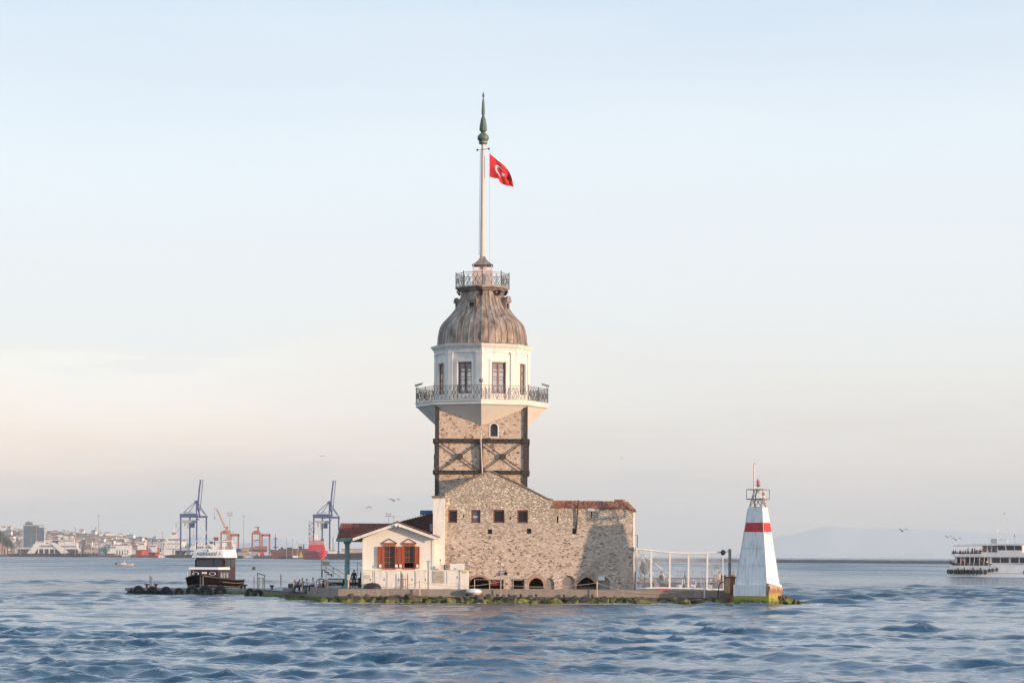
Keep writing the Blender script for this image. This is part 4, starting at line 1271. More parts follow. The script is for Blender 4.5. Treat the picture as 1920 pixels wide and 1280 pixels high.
# ---- white annex ----------------------------------------------------------
hut = thing('annex', 'cream clapboard annex with red shuttered windows and a tiled roof', 'annex', (PX(748, YH), YH, FLOOR))
def z4(x, y): return (610 + x / 5.817, 920 + y / 5.817)
def g2(x, y, Y=YH): p = P(*z4(x, y), Y); return (p.x, p.z)
gl, gr = g2(410, 850)[0], g2(1188, 850)[0]
zbase = g2(600, 852)[1]
HW = [(z4(637, 600), z4(757, 845)), (z4(855, 600), z4(970, 845))]
hol = []
for (a, b) in HW:
    p = P(a[0], b[1], YH); q = P(b[0], a[1], YH); hol.append([(p.x, p.z), (q.x, p.z), (q.x, q.z), (p.x, q.z)])
apx = g2(790, 372)
mb = MB(); mb.plate([(gl, FLOOR), (gr, FLOOR), (gr, g2(1188, 508)[1]), apx, (gl, g2(410, 515)[1])], hol, .2, o=(0, YH, 0))
mb.build('gable_wall', MT['board'], hut)
mb = MB(); mb.box(gl, gl + .2, YH + .202, YH + 9, FLOOR, g2(410, 520)[1]); mb.box(gr - .2, gr, YH + .202, YF - .75, FLOOR, g2(1188, 515)[1])
mb.box(gl + .2, gr, YH + 8.8, YH + 9, FLOOR, g2(410, 520)[1])
mb.build('side_wall', MT['board'], hut)
mb = MB(); mb.box(gl - .05, gl + .10, YH - .05, YH - .002, FLOOR, g2(410, 530)[1]); mb.box(gr - .24, gr - .002, YH - .05, YH - .002, zbase, g2(1188, 520)[1]); mb.build('corner_board', MT['cream'], hut)
mb = MB(); mb.box(gl + .3, gr - .3, YH + 1.2, YH + 1.3, FLOOR, 5.8); mb.build('inner_wall', MT['dark'], hut)
# roof of the gable: slabs + bargeboards + tile edge
eL, eR, pk = g2(300, 512, YH - .6), g2(1240, 512, YH - .6), g2(783, 345, YH - .6)
EY = YH - .75
def slab(mb, a, b, y0, y1, t0, t1, ov=0):
    mb.add([(a[0], y0, a[1] + t0), (b[0], y0, b[1] + t0), (b[0], y0, b[1] + t1), (a[0], y0, a[1] + t1), (a[0], y1, a[1] + t0), (b[0], y1, b[1] + t0), (b[0], y1, b[1] + t1), (a[0], y1, a[1] + t1)],
           [[0, 1, 2, 3], [7, 6, 5, 4], [3, 2, 6, 7], [4, 5, 1, 0], [0, 3, 7, 4], [1, 5, 6, 2]])
mb = MB(); slab(mb, eL, pk, EY + .07, YH + 8, -.12, .0); slab(mb, pk, eR, EY + .07, YF - .75, -.12, .0); mb.build('eaves_soffit', MT['cream'], hut)
mb = MB(); slab(mb, (eL[0], eL[1] - .28), (pk[0], pk[1] - .28), EY - .0, EY + .06, 0, .26); slab(mb, (pk[0], pk[1] - .28), (eR[0], eR[1] - .28), EY - .0, EY + .06, 0, .26)
mb.build('bargeboard', MT['white'], hut)
def tile_slope(mb, p00, p10, p11, p01, nc, nr, amp=.06, lap=.05):
    """barrel-tile surface: p00,p10 lower edge; p01,p11 upper edge"""
    p00, p10, p11, p01 = map(Vector, (p00, p10, p11, p01))
    nrm = (p10 - p00).cross(p01 - p00).normalized()
    if nrm.z < 0: nrm = -nrm
    nu = nc * 6
    vs, fs = [], []
    row = 0
    rs2 = random.Random(nc * 7 + nr)
    for j in range(nr):
        sh = [rs2.uniform(-.012, .012) for _ in range(nc + 1)]
        for e_, h in ((0, lap), (1, 0.0)):
            v = (j + e_) / nr
            for i in range(nu + 1):
                u = i / nu
                c = abs(math.sin(u * nc * math.pi))
                p = p00.lerp(p10, u).lerp(p01.lerp(p11, u), v)
                vs.append(p + nrm * (amp * c + h + sh[min(int(u * nc), nc)] + .01))
        b0 = j * 2 * (nu + 1)
        for i in range(nu): fs.append([b0 + i, b0 + i + 1, b0 + nu + 1 + i + 1, b0 + nu + 1 + i])
        if j:
            pb = (j * 2 - 1) * (nu + 1)
            for i in range(nu): fs.append([pb + i, pb + i + 1, b0 + i + 1, b0 + i])
    # front lip
    n0 = len(vs)
    for i in range(nu + 1): vs.append(p00.lerp(p10, i / nu) - nrm * .02)
    for i in range(nu): fs.append([n0 + i, n0 + i + 1, i + 1, i])
    mb.add(vs, fs)
mb = MB()
tile_slope(mb, (eL[0] - .05, YH + 7.5, eL[1] + .02), (eL[0] - .05, EY - .05, eL[1] + .02), (pk[0], EY - .05, pk[1] + .02), (pk[0], YH + 7.5, pk[1] + .02), 34, 12)
tile_slope(mb, (eR[0] + .05, EY - .05, eR[1] + .02), (eR[0] + .05, YF - .76, eR[1] + .02), (pk[0], YF - .76, pk[1] + .02), (pk[0], EY - .05, pk[1] + .02), 8, 12)
mb.tube([(pk[0], EY - .06, pk[1] + .06), (pk[0], YF + 4, pk[1] + .06)], .11, 8)
mb.build('gable_roof', MT['roof'], hut)
# long porch roof to the left, slope facing the viewer
mb = MB()
yl = YH + 1.0; yu = YH + 5.2
lo0 = P(*z4(138, 512), yl); lo1 = P(*z4(560, 512), yl)
up0 = P(*z4(170, 370), yu); up1 = P(*z4(820, 345), yu)
tile_slope(mb, lo0, (g2(700, 0)[0], yl, lo0.z), (g2(785, 0)[0], yu, up0.z), up0, 22, 11, .07, .06)
mb.tube([up0 + Vector((-.05, 0, .05)), (g2(790, 0)[0], yu, up0.z + .05)], .12, 8)
mb.build('porch_roof', MT['roof'], hut)
mb = MB()
mb.box(lo0.x - .10, g2(420, 0)[0], yl - .12, yl - .02, lo0.z - .32, lo0.z - .03)
mb.box(lo0.x - .10, g2(420, 0)[0], yl - .02, yu + 3, lo0.z - .34, lo0.z - .26)
slab2 = [(lo0.x - .10, yl - .02, lo0.z - .26), (lo0.x - .10, yu, lo0.z - .26), (lo0.x - .10, yu, up0.z + .1), (up0.x - .1, yu, up0.z + .1)]
mb.add([(lo0.x - .22, yl - .1, lo0.z - .3), (lo0.x - .22, yu, lo0.z - .3), (lo0.x - .05, yu, up0.z + .06), (lo0.x - .02, yl - .1, lo0.z + .08), (lo0.x - .02, yu, lo0.z - .3), (up0.x + .0, yu, up0.z + .02), (lo0.x + .02, yl, lo0.z - .02)], [[0, 1, 2, 3], [1, 4, 5, 2], [3, 2, 5, 6]])
mb.build('porch_fascia', MT['teal'], hut)
mb = MB(); c_ = P(*z4(238, 900), yl + .5); ct = lo0.z - .345
mb.lathe([(.36, FLOOR), (.36, FLOOR + .25), (.25, FLOOR + .3), (.225, ct - .4), (.24, ct - .25), (.36, ct - .12), (.36, ct)], (c_.x, yl + .5, 0), 14)
mb.build('porch_column', MT['teal'], hut, smooth=True)
# darker roof rising behind toward the pier
mb = MB(); y3 = YF + 2.0; y4 = YF + 7.0
q0 = P(744, 984, y3); q1 = P(811, 1000, y3); q2 = P(811.5, 961.5, y4); q3 = P(746, 981, y4)
x0_, x1_ = PX(730, y3), px0 - .02
tile_slope(mb, (x0_, y3 - 1.6, PZ(1002, y3)), (x1_, y3 - 1.6, PZ(1002, y3)), (x1_, y4, PZ(961.5, y4)), (PX(746, y4), y4, PZ(981, y4)), 14, 16, .09, .08)
mb.build('rear_roof', MT['roof_dark'], hut)
mb = MB(); a_ = P(806, 996, YF + .3); b_ = P(811, 982, YF + .3); mb.box(a_.x, b_.x, YF + .2, YF + .5, a_.z, b_.z); mb.build('flashing', MT['galv'], hut)
a_ = P(787.5, 965, y4 + .5); b_ = P(811, 956.5, y4 + .5)
pn = thing('solar_panel', 'blue rectangular panel on a frame behind the dark tiled roof', 'panel', (a_.x, y4 + .5, a_.z))
mb = MB(); mb.bar(((a_.x + b_.x) / 2, y4 + .5, a_.z), ((a_.x + b_.x) / 2, y4 + .8, b_.z), b_.x - a_.x, .05); mb.build('panel_face', MT['solar'], pn)
mb = MB()
for x in (a_.x + .1, b_.x - .1): mb.tube([(x, y4 + .56, a_.z - .9), (x, y4 + .60, a_.z)], .03, 5)
mb.build('frame_legs', MT['galv'], pn)
# windows with pediments, shutters, lamps
for wi, (a, b) in enumerate(HW):
    p = P(a[0], b[1], YH); q = P(b[0], a[1], YH)
    x0, x1, z0_, z1_ = p.x, q.x, p.z, q.z
    fw = .17
    mb = MB()
    mb.plate([(x0 - .10, z0_ - .08), (x1 + .10, z0_ - .08), (x1 + .10, z1_ + .06), (x0 - .10, z1_ + .06)], [[(x0 + .06, z0_ + .07), (x1 - .06, z0_ + .07), (x1 - .06, z1_ - .06), (x0 + .06, z1_ - .06)]], .09, o=(0, YH - .07, 0))
    xm = (x0 + x1) / 2
    mb.box(xm - .03, xm + .03, YH + .03, YH + .08, z0_ + .07 if wi == 0 else z0_ + (z1_ - z0_) * .27, z1_ - .06)
    for k in (.27, .5, .745):
        z_ = z0_ + (z1_ - z0_) * k
        mb.box(x0 + .06, xm - .032, YH + .035, YH + .075, z_ - .028, z_ + .028); mb.box(xm + .032, x1 - .06, YH + .035, YH + .075, z_ - .028, z_ + .028)
    wf = mb.build('window', MT['red_wood'], hut)
    mb = MB(); mb.box(x0 + .06, x1 - .06, YH + .09, YH + .10, z0_ + (.07 if wi == 0 else (z1_ - z0_) * .27), z1_ - .06); mb.build('pane', glass_mat('annex_glass', (.06, .06, .055)), wf)
    mb = MB(); mb.box(x0 - .14, x1 + .14, YH - .12, YH - .072, z1_ + .10, z1_ + .24, .02); mb.build('lintel', MT['red_wood'], wf)
    # triangular pediment
    pl_, pr_ = x0 - .20, x1 + .22; zt_ = z1_ + .26; zp_ = zt_ + .42
    mb = MB(); mb.prism([(pl_ + .1, zt_ + .03), (pr_ - .1, zt_ + .03), (xm, zp_ - .03)], YH - .03, YH - .003); 
    pd = mb.build('pediment', MT['cream'], wf)
    mb = MB(); [mb.bar(a_, b_, .065, .09 - k_ * .002, up=(0, 1, 0)) for k_, (a_, b_) in enumerate((((pl_, YH - .05, zt_), (xm, YH - .05, zp_)), ((xm, YH - .05, zp_), (pr_, YH - .05, zt_)), ((pl_, YH - .05, zt_ + .01), (pr_, YH - .05, zt_ + .01))))]
    mb.build('pediment_moulding', MT['win'], wf)
for (sx0, sx1) in ((573, 622), (760, 790), (796, 843), (978, 1028)):
    p = g2(sx0, 842); q = g2(sx1, 604)
    mb = MB(); w_ = q[0] - p[0]
    mb.plate([(p[0], p[1]), (q[0], p[1]), (q[0], q[1]), (p[0], q[1])], [], .05, o=(0, YH - .17, 0))
    mb.plate([(p[0] + .01, p[1] + .01), (q[0] - .01, p[1] + .01), (q[0] - .01, q[1] - .01), (p[0] + .01, q[1] - .01)], [[(p[0] + .07, p[1] + .1), (q[0] - .07, p[1] + .1), (q[0] - .07, q[1] - .1), (p[0] + .07, q[1] - .1)]], .03, o=(0, YH - .202, 0))
    nb = 4
    for i in range(1, nb): mb.box(p[0] + w_ * i / nb - .006, p[0] + w_ * i / nb + .006, YH - .178, YH - .171, p[1] + .1, q[1] - .1)
    sh = mb.build('shutter', MT['red_wood'], hut)
    mb = MB(); c_ = (p[0] + q[0]) / 2; mb.box(c_ - .10, c_ + .12, YH - .34, YH - .204, p[1] + .08, p[1] + .36, .02); mb.build('lamp_box', MT['white'], sh)
mb = MB(); mb.lathe([(0, 0), (.12, .05), (.14, .2), (0, .25)], (pk[0] - .12, EY - .1, pk[1] - .42), 8); mb.lathe([(0, 0), (.12, .05), (.14, .2), (0, .25)], (pk[0] + .22, EY - .1, pk[1] - .45), 8)
mb.build('gable_lamps', MT['white'], hut)
# ---- cabinets in front of the annex
cb = thing('utility_cabinets', 'long row of cream metal cabinets along the foot of the annex', 'cabinets', (g2(800, 1055)[0], YH - .9, FLOOR))
YC = YH - 1.0
def c2(x, y): p = P(*z4(x, y), YC); return (p.x, p.z)
x0, x1, x2 = c2(398, 0)[0], c2(1125, 0)[0], c2(1565, 0)[0]
zt_ = c2(800, 868)[1]
mb = MB(); mb.box(x0, x1, YC, YH - .055, FLOOR, zt_, .02); mb.box(x0 - .03, x1 + .02, YC - .04, YH - .056, zt_ + .002, zt_ + .06); mb.build('cabinet_body', MT['cab'], cb)
mb = MB(); mb.box(x1 + .035, x2, YC, YC + 1.0, FLOOR, zt_, .02); mb.box(x1 + .03, x2 + .03, YC - .04, YC + 1.04, zt_ + .002, zt_ + .07); mb.build('tall_cabinet', MT['cab'], cb)
for (a, b, t0, t1) in ((410, 510, 880, 1050), (535, 660, 880, 1050), (672, 818, 880, 1050), (833, 965, 880, 1050), (985, 1110, 880, 1050), (1322, 1455, 875, 1008)):
    p = c2(a, t1); q = c2(b, t0)
    mb = MB(); mb.box(p[0] + .03, q[0] - .03, YC - .045, YC - .002, max(p[1], FLOOR + .03), q[1] - .02, .012)
    dr = mb.build('cabinet_door', MT['cab'], cb)
    mb = MB(); mb.box(q[0] - .14, q[0] - .09, YC - .09, YC - .046, (p[1] + q[1]) / 2 - .12, (p[1] + q[1]) / 2 + .12); mb.build('handle', MT['galv'], dr)
mb = MB(); 
for a in (520, 662, 826, 975, 1123): p = c2(a, 0); mb.box(p[0] - .025, p[0] + .025, YC - .012, YC - .003, FLOOR + .03, zt_ - .05)
mb.build('door_gaps', MT['galv'], cb)
p = c2(1168, 1003); q = c2(1302, 872)
mb = MB(); mb.box(p[0], q[0], YC - .02, YC - .003, p[1], q[1])
for i in range(16):
    z_ = p[1] + .04 + (q[1] - p[1] - .08) * i / 15; mb.bar((p[0] + .05, YC - .05, z_), (q[0] - .05, YC - .05, z_), .05, .02, up=(0, -.6, 1))
mb.build('louvre_vent', M('louvre_paint', (.62, .57, .49), .6), cb)
p = c2(1492, 895); q = c2(1542, 862); mb = MB(); mb.box(p[0], q[0], YC - .02, YC - .003, p[1], q[1]); mb.box(p[0] + .08, q[0] - .08, YC - .026, YC - .021, p[1] + .05, p[1] + .07)
mb.build('warning_sign', M('yellow_sign', (.62, .52, .05), .5), cb)
p = c2(425, 955); q = c2(490, 915); mb = MB(); mb.box(p[0], q[0], YC - .07, YC - .046, p[1], q[1]); mb.box(p[0] + .05, q[0] - .05, YC - .075, YC - .071, p[1] + .08, p[1] + .15); mb.build('meter_plate', M('plate_grey', (.6, .56, .5), .5), cb)
# gate-like railing in front of the cabinets
gt = thing('small_gate', 'small brown metal gate frame in front of the cream cabinets', 'gate', (c2(868, 1000)[0], YC - .3, FLOOR))
mb = MB()
for a in (833, 902): p = c2(a, 0)[0]; mb.tube([(p, YC - .3, FLOOR), (p, YC - .3, c2(0, 895)[1])], .035, 6)
mb.build('gate_posts', MT['rust_red'], gt)
mb = MB(); pa, pb = c2(833, 0)[0], c2(902, 0)[0]; zg = c2(0, 955)[1]
mb.tube([(pa, YC - .3, zg), (pb, YC - .3, zg)], .025, 5)
for i in (1, 2): mb.tube([(pa + (pb - pa) * i / 3, YC - .3, FLOOR + .1), (pa + (pb - pa) * i / 3, YC - .3, zg)], .018, 5)
mb.tube([(pa, YC - .3, FLOOR + .12), (pb, YC - .3, FLOOR + .12)], .02, 5)
mb.build('gate_bars', MT['rust_red'], gt)
# air-conditioning unit on the cabinets
a_ = c2(1355, 852); b_ = c2(1515, 785)
ac = thing('air_conditioner', 'white air conditioning unit standing on the right end of the cabinets', 'air conditioner', ((a_[0] + b_[0]) / 2, YC + .5, zt_ + .07))
mb = MB(); mb.box(a_[0], b_[0], YC + .2, YC + .7, zt_ + .1, zt_ + .1 + (b_[1] - a_[1]), .04); mb.build('casing', MT['cream'], ac)
mb = MB(); mb.box(a_[0] + .1, a_[0] + .2, YC + .25, YC + .65, zt_ + .072, zt_ + .099); mb.box(b_[0] - .2, b_[0] - .1, YC + .25, YC + .65, zt_ + .072, zt_ + .099); mb.build('feet', MT['galv'], ac)
a_ = c2(1518, 852); b_ = c2(1570, 790)
fn = thing('compressor', 'small dark fan unit beside the white air conditioner', 'fan unit', (a_[0], YC + .5, zt_ + .07))
mb = MB(); mb.box(a_[0] + .03, b_[0], YC + .3, YC + .6, zt_ + .072, zt_ + .1 + (b_[1] - a_[1]) * .85); mb.build('grille', MT['rail'], fn)
mb = MB()
for i in range(3): mb.box(a_[0] + .08 + i * .12, a_[0] + .13 + i * .12, YC + .27, YC + .298, zt_ + .12, zt_ + .5)
mb.lathe([(.04, 0), (.06, .3), (.10, .34), (0, .4)], (b_[0] - .05, YC + .4, zt_ + .45), 6)
mb.build('bars', MT['cab'], fn)
pi = thing('tap_pipes', 'grey pipes and valves on the cabinets beside the white plaster wall', 'pipes', (c2(1258, 0)[0], YC + .4, zt_ + .07))
mb = MB(); x_ = c2(1258, 0)[0]
mb.tube([(x_, YC + .4, zt_ + .072), (x_, YC + .4, zt_ + .95)], .05, 6); mb.lathe([(0, 0), (.09, .05), (.08, .15), (0, .18)], (x_, YC + .4, zt_ + .93), 8)
mb.build('standpipe', MT['galv'], pi)
mb = MB()
for zz_ in (.2, .38, .5): mb.tube([(x_, YC + .4, zt_ + zz_), (x_ + .5, YC + .4, zt_ + zz_), (c2(1350, 0)[0], YC + .4, zt_ + zz_ * .8)], .028, 5)
mb.lathe([(.13, 0), (.16, .1), (.16, .4), (.08, .5)], (c2(1312, 0)[0], YC + .45, zt_ + .09), 8)
mb.build('pipe_run', MT['rail'], pi)

# ================================================================ BEACON
BY = 236.0
bcx = (PX(1378.7, BY, 1095) + PX(1462.5, BY, 1095)) / 2
bc = thing('harbour_beacon', 'white tapering beacon tower with a red band and a rusty lattice lantern cage', 'beacon', (bcx, BY, 0.6))
BR = -math.pi / 2 - R(28) - R(45) + R(45)      # orientation of the left face normal
def sq(half, z, rot=R(-28)):
    """square corners (left-front, right-front, right-back, left-back) with the wide face turned 28 deg to the left"""
    out = []
    for (a, b) in ((-1, -1), (1, -1), (1, 1), (-1, 1)):
        x, y = rot2((a * half, b * half), rot); out.append((bcx + x, BY + y, z))
    return out
def frust(mb, h0, z0, h1, z1, rot=R(-28)):
    a, b = sq(h0, z0, rot), sq(h1, z1, rot)
    return mb.add(a + b, [[3, 2, 1, 0], [4, 5, 6, 7], [0, 1, 5, 4], [1, 2, 6, 5], [2, 3, 7, 6], [3, 0, 4, 7]])
zb0, zb1, ztp = PZ(1116.5, BY, 1420), PZ(1095.5, BY, 1420), PZ(950.6, BY, 1420)
hb, ht = 1.53, .68
def hz(z): return hb + (ht - hb) * (z - zb1) / (ztp - zb1)
zr_0, zr_1 = PZ(996.8, BY, 1420), PZ(979.6, BY, 1420)
mb = MB(); frust(mb, hb, zb1, hz(zr_0), zr_0); frust(mb, hz(zr_1), zr_1, ht, ztp); mb.build('tower_body', MT['beacon_white'], bc)
mb = MB(); frust(mb, hz(zr_0) + .006, zr_0 - .002, hz(zr_1) + .006, zr_1 + .002); mb.build('red_band', MT['beacon_red'], bc)
mb = MB(); frust(mb, 1.70, zb0, 1.70, zb1 + .01); mb.build('plinth', MT['beacon_white'], bc)
mb = MB()
for z in (zb1 + 1.75, zb1 + 3.35):
    a = sq(hz(z) + .01, z)
    for i in range(4): mb.bar(a[i], a[(i + 1) % 4], .03)
for i in range(4):
    p, q = sq(hb + .01, zb1)[i], sq(ht + .01, ztp)[i]; mb.bar(p, q, .06)
pl = sq(1.705, zb0); pu = sq(1.705, zb1)
for u in (.33, .66):
    mb.bar(Vector(pl[0]).lerp(Vector(pl[1]), u), Vector(pu[0]).lerp(Vector(pu[1]), u), .02)
mb.build('plate_seams', M('beacon_seam_grey', (.55, .58, .60), .6), bc)
# stained, algae-grown block on the sunny side of the plinth
def moss_mat():
    m, nt, b = new_mat('rust_and_algae_stain'); b.inputs['Roughness'].default_value = .9
    pos = nmap(nt, (1, 1, 1), 'Position'); z = nt.nodes.new('ShaderNodeSeparateXYZ'); nt.links.new(pos, z.inputs[0])
    f = nmath(nt, 'ADD', z.outputs[2], nmath(nt, 'MULTIPLY', nnoise(nt, pos, 2.2, 7, .65), 1.4))
    c = nramp(nt, nmath(nt, 'MULTIPLY', f, .35), [(.32, (.10, .12, .02)), (.45, (.34, .33, .04)), (.56, (.36, .26, .10)), (.68, (.26, .12, .045)), (.8, (.45, .34, .24))])
    nt.links.new(c, b.inputs['Base Color'])
    bn = nt.nodes.new('ShaderNodeBump'); bn.inputs['Strength'].default_value = .8; bn.inputs['Distance'].default_value = .08
    nt.links.new(nnoise(nt, pos, 6, 6, .7), bn.inputs['Height']); nt.links.new(bn.outputs[0], b.inputs['Normal'])
    return m
MT['moss'] = moss_mat()
a = sq(1.72, 0); p1, p2 = Vector(a[1]), Vector(a[2]); out = (p1 - Vector(a[0])).normalized()
def bigrid(mb, c0, c1, c2_, c3, n, m, jit, nv):
    vs = []
    for j in range(m + 1):
        for i in range(n + 1):
            p = Vector(c0).lerp(Vector(c1), i / n).lerp(Vector(c3).lerp(Vector(c2_), i / n), j / m)
            vs.append(p + Vector(nv) * jit * noise.noise(p * 2.2) + Vector((0, 0, jit * .4 * noise.noise(p * 3.1 + Vector((5, 5, 5))))))
    mb.add(vs, [[j * (n + 1) + i, j * (n + 1) + i + 1, (j + 1) * (n + 1) + i + 1, (j + 1) * (n + 1) + i] for j in range(m) for i in range(n)])
mb = MB()
A0 = p1 + out * .10; A1 = p1.lerp(p2, .93) + out * .12
bigrid(mb, A0 + Vector((0, 0, -.4)), A1 + Vector((0, 0, -.4)), A1 + Vector((0, 0, zb1 - .25)), A0 + Vector((0, 0, zb1 + .15)), 14, 14, .18, out)
b0, b1 = A0 + Vector((0, 0, zb1 + .15)), A1 + Vector((0, 0, zb1 - .25))
mb.add([b0, b1, b1 - out * .3, b0 - out * .3], [[0, 1, 2, 3]])
mb.add([A0 + Vector((0, 0, -.4)), A0 + Vector((0, 0, zb1 + .1)), A0 - out * .3 + Vector((0, 0, zb1 + .1)), A0 - out * .3 + Vector((0, 0, -.4))], [[0, 1, 2, 3]])
mb.build('stained_foot', MT['moss'], bc)
mb = MB(); frust(mb, 1.95, -1.0, 1.66, zb0 - .02); 
tag(mb.build('beacon_foundation', MT['moss']), 'algae covered concrete block under the beacon', 'block')
# lattice cage
zc0, zc1 = PZ(935.5, BY, 1420), PZ(917.5, BY, 1420)
mb = MB()
lo, mi_, hi = sq(.60, ztp), sq(.44, zc0), sq(.26, zc1)
for i in range(4):
    j = (i + 1) % 4
    mb.bar(lo[i], hi[i], .07); mb.bar(lo[i], Vector(mi_[i]).lerp(Vector(mi_[j]), .5), .055); mb.bar(lo[j], Vector(mi_[i]).lerp(Vector(mi_[j]), .5), .055)
    mb.bar(lo[i], lo[j], .07); mb.bar(mi_[i], hi[j], .045); mb.bar(hi[i], hi[j], .08)
mb.build('lattice_legs', MT['galv'], bc)
mb = MB(); r0, r1 = sq(.80, zc0), sq(.80, zc1)
for i in range(4):
    j = (i + 1) % 4
    mb.bar(r0[i], r0[j], .10); mb.bar(r1[i], r1[j], .07); mb.bar(r0[i], r1[i], .06)
mb.bar(r0[0], r0[2], .06); mb.bar(r0[1], r0[3], .06)
mb.build('cage_frame', MT['galv'], bc)
mb = MB(); c_ = P(1430, 926, BY - .75)
mb.box(c_.x - .30, c_.x + .32, c_.y - .03, c_.y + .03, zc0 + .12, zc1 - .06)
eb = mb.build('white_board', MT['white'], bc)
mb = MB(); mb.lathe([(.14, 0), (.14, .02)], (0, 0, 0), 12)
mb2 = MB(); mb2.add([(c_.x + .06 + v[0], c_.y - .032 - v[2], (zc0 + zc1) / 2 + .02 + v[1]) for v in mb.v], mb.f); mb2.build('round_mark', M('faded_brown_mark', (.34, .22, .16), .7), eb)
mb = MB(); mx = PX(1413.8, BY, 900)
mb.tube([(mx, BY, zc1 - .2), (mx, BY, PZ(870, BY, 1414)), ], .055, 6); mb.bar((mx, BY, PZ(871, BY, 1414)), (mx + .10, BY, PZ(868.5, BY, 1414)), .07); mb.tube([(mx + .05, BY, PZ(869, BY, 1414)), (mx + .05, BY, PZ(858, BY, 1414))], .008, 4)
mb.build('mast', MT['galv'], bc)
lx_ = PX(1422, BY, 900)
mb = MB(); mb.tube([(lx_, BY, zc1), (lx_, BY, PZ(912, BY, 1422))], .05, 6); mb.lathe([(.06, 0), (.20, .12), (.22, .18)], (lx_, BY, PZ(912.5, BY, 1422)), 10); mb.build('lamp_stand', MT['galv'], bc)
zl0 = PZ(908.6, BY, 1422)
mb = MB(); mb.lathe([(.10, 0), (.13, .05), (.15, .38), (.11, .44)], (lx_, BY, zl0), 10); mb.build('red_lens', MT['beacon_red'], bc, smooth=True)
mb = MB(); mb.lathe([(.20, -.02), (.22, .1), (.20, .52), (.17, .58), (0, .60)], (lx_, BY, zl0), 12, cap=False); mb.build('lamp_glass', glass_mat('lamp_glass', (.6, .55, .6), alpha=.3), bc, smooth=True)

# rusty box and mast post beside the beacon
x0, x1 = PX(1359.5, 236.6), PX(1378.5, 236.6)
rb = thing('rusty_tank', 'rust streaked metal box on a stub leg between terrace and beacon', 'box', ((x0 + x1) / 2, 237, .5))
z1 = PZ(1081.5, 236.6, 1369); z0 = PZ(1111, 236.6, 1369)
mb = MB(); xm = x0 + (x1 - x0) * .46
mb.add([(x0 + .05, 236.9, z0), (xm, 236.3, z0), (x1 - .18, 236.6, z0), (x1 - .18, 237.5, z0), (x0 + .05, 237.5, z0), (x0, 236.9, z1), (xm - .02, 236.3, z1), (x1 + .05, 236.5, z1), (x1, 237.5, z1), (x0, 237.5, z1)],
       [[4, 3, 2, 1, 0], [5, 6, 7, 8, 9], [0, 1, 6, 5], [1, 2, 7, 6], [2, 3, 8, 7], [3, 4, 9, 8], [4, 0, 5, 9]])
mb.build('tank_body', MT['rust'], rb)
mb = MB(); mb.box(x0 - .03, xm + .1, 236.25, 236.29, z1 - .08, z1 + .0); mb.bar((x0 - .02, 236.85, z1 + .02), (xm, 236.24, z1 + .02), .08); mb.bar((xm, 236.24, z1 + .02), (x1 + .08, 236.46, z1 + .02), .08)
mb.build('rim', MT['rust_red'], rb)
mb = MB(); mb.box(xm + .05, xm + .45, 236.5, 237.0, -.2, z0 - .002); mb.build('leg', MT['rust'], rb)
pp = thing('mast_post', 'tall grey square post beside the rusty box with a stay chain', 'post', (PX(1368.5, 238), 238, .5))
mb = MB(); x_ = PX(1368.3, 238); mb.box(x_ - .13, x_ + .13, 237.9, 238.16, .45, PZ(1028.5, 238, 1368)); mb.build('post', MT['galv'], pp)
mb = MB(); zt_ = PZ(1031, 238, 1368); q = P(1357.5, 1034, 238.4)
mb.tube([(x_ - .1, 238, zt_), ((x_ + q.x) / 2, 238.2, (zt_ + q.z) / 2 - .08), (q.x, 238.4, q.z)], .03, 5); mb.build('stay_chain', MT['black'], pp)

# ================================================================ TERRACE ENCLOSURE
TY = 242.85
te = thing('terrace_screen', 'clear plastic terrace enclosure with cream posts beside the stone building', 'screen', (PX(1270, TY), TY, FLOOR))
def z10(x, y): return (1180 + x / 8.727, 1010 + y / 8.727)
topc = [(115, 165), (360, 188), (665, 222), (970, 235), (1280, 228), (1530, 208)]
botc = [(105, 820), (355, 803), (660, 803), (965, 812), (1270, 832), (1535, 835)]
def yy_t(i): return TY + (.6 if i == 0 else 0)
tp = [P(*z10(*p), TY) for p in topc]
bp = [P(*z10(*p), TY) for p in botc]
for i, p in enumerate(bp): p.z = max(p.z, FLOOR + .05)
mb = MB()
def smooth_pts(pts, n=4):
    q = dense([(p.x, p.z) for p in pts], n); return [(x, TY, z) for x, z in q]
mb.tube(smooth_pts(tp), .085, 7); mb.build('top_rail', MT['white'], te)
mb = MB(); mb.tube(smooth_pts(bp), .09, 7); mb.build('bottom_rail', MT['white'], te)
for i in range(6):
    w = .125 if i < 5 else .07
    mb = MB(); mb.bar((tp[i].x, TY, tp[i].z), (bp[i].x, TY, bp[i].z), w * 1.25, .1, up=(0, 1, 0)); mb.build('post', MT['white'], te)
for i in range(5):
    mb = MB(); t0 = dense([(p.x, p.z) for p in tp], 6)[i * 6:i * 6 + 7]; b0 = dense([(p.x, p.z) for p in bp], 6)[i * 6:i * 6 + 7]
    vs = []
    for (a, b) in zip(t0, b0):
        for k in range(9): vs.append((a[0] + (b[0] - a[0]) * k / 8, TY + .03 + .015 * math.sin(k * 1.7 + a[0] * 3), a[1] + (b[1] - a[1]) * k / 8))
    mb.add(vs, [[r * 9 + k, r * 9 + k + 1, (r + 1) * 9 + k + 1, (r + 1) * 9 + k] for r in range(6) for k in range(8)])
    mb.build('film_panel', MT['film'], te)
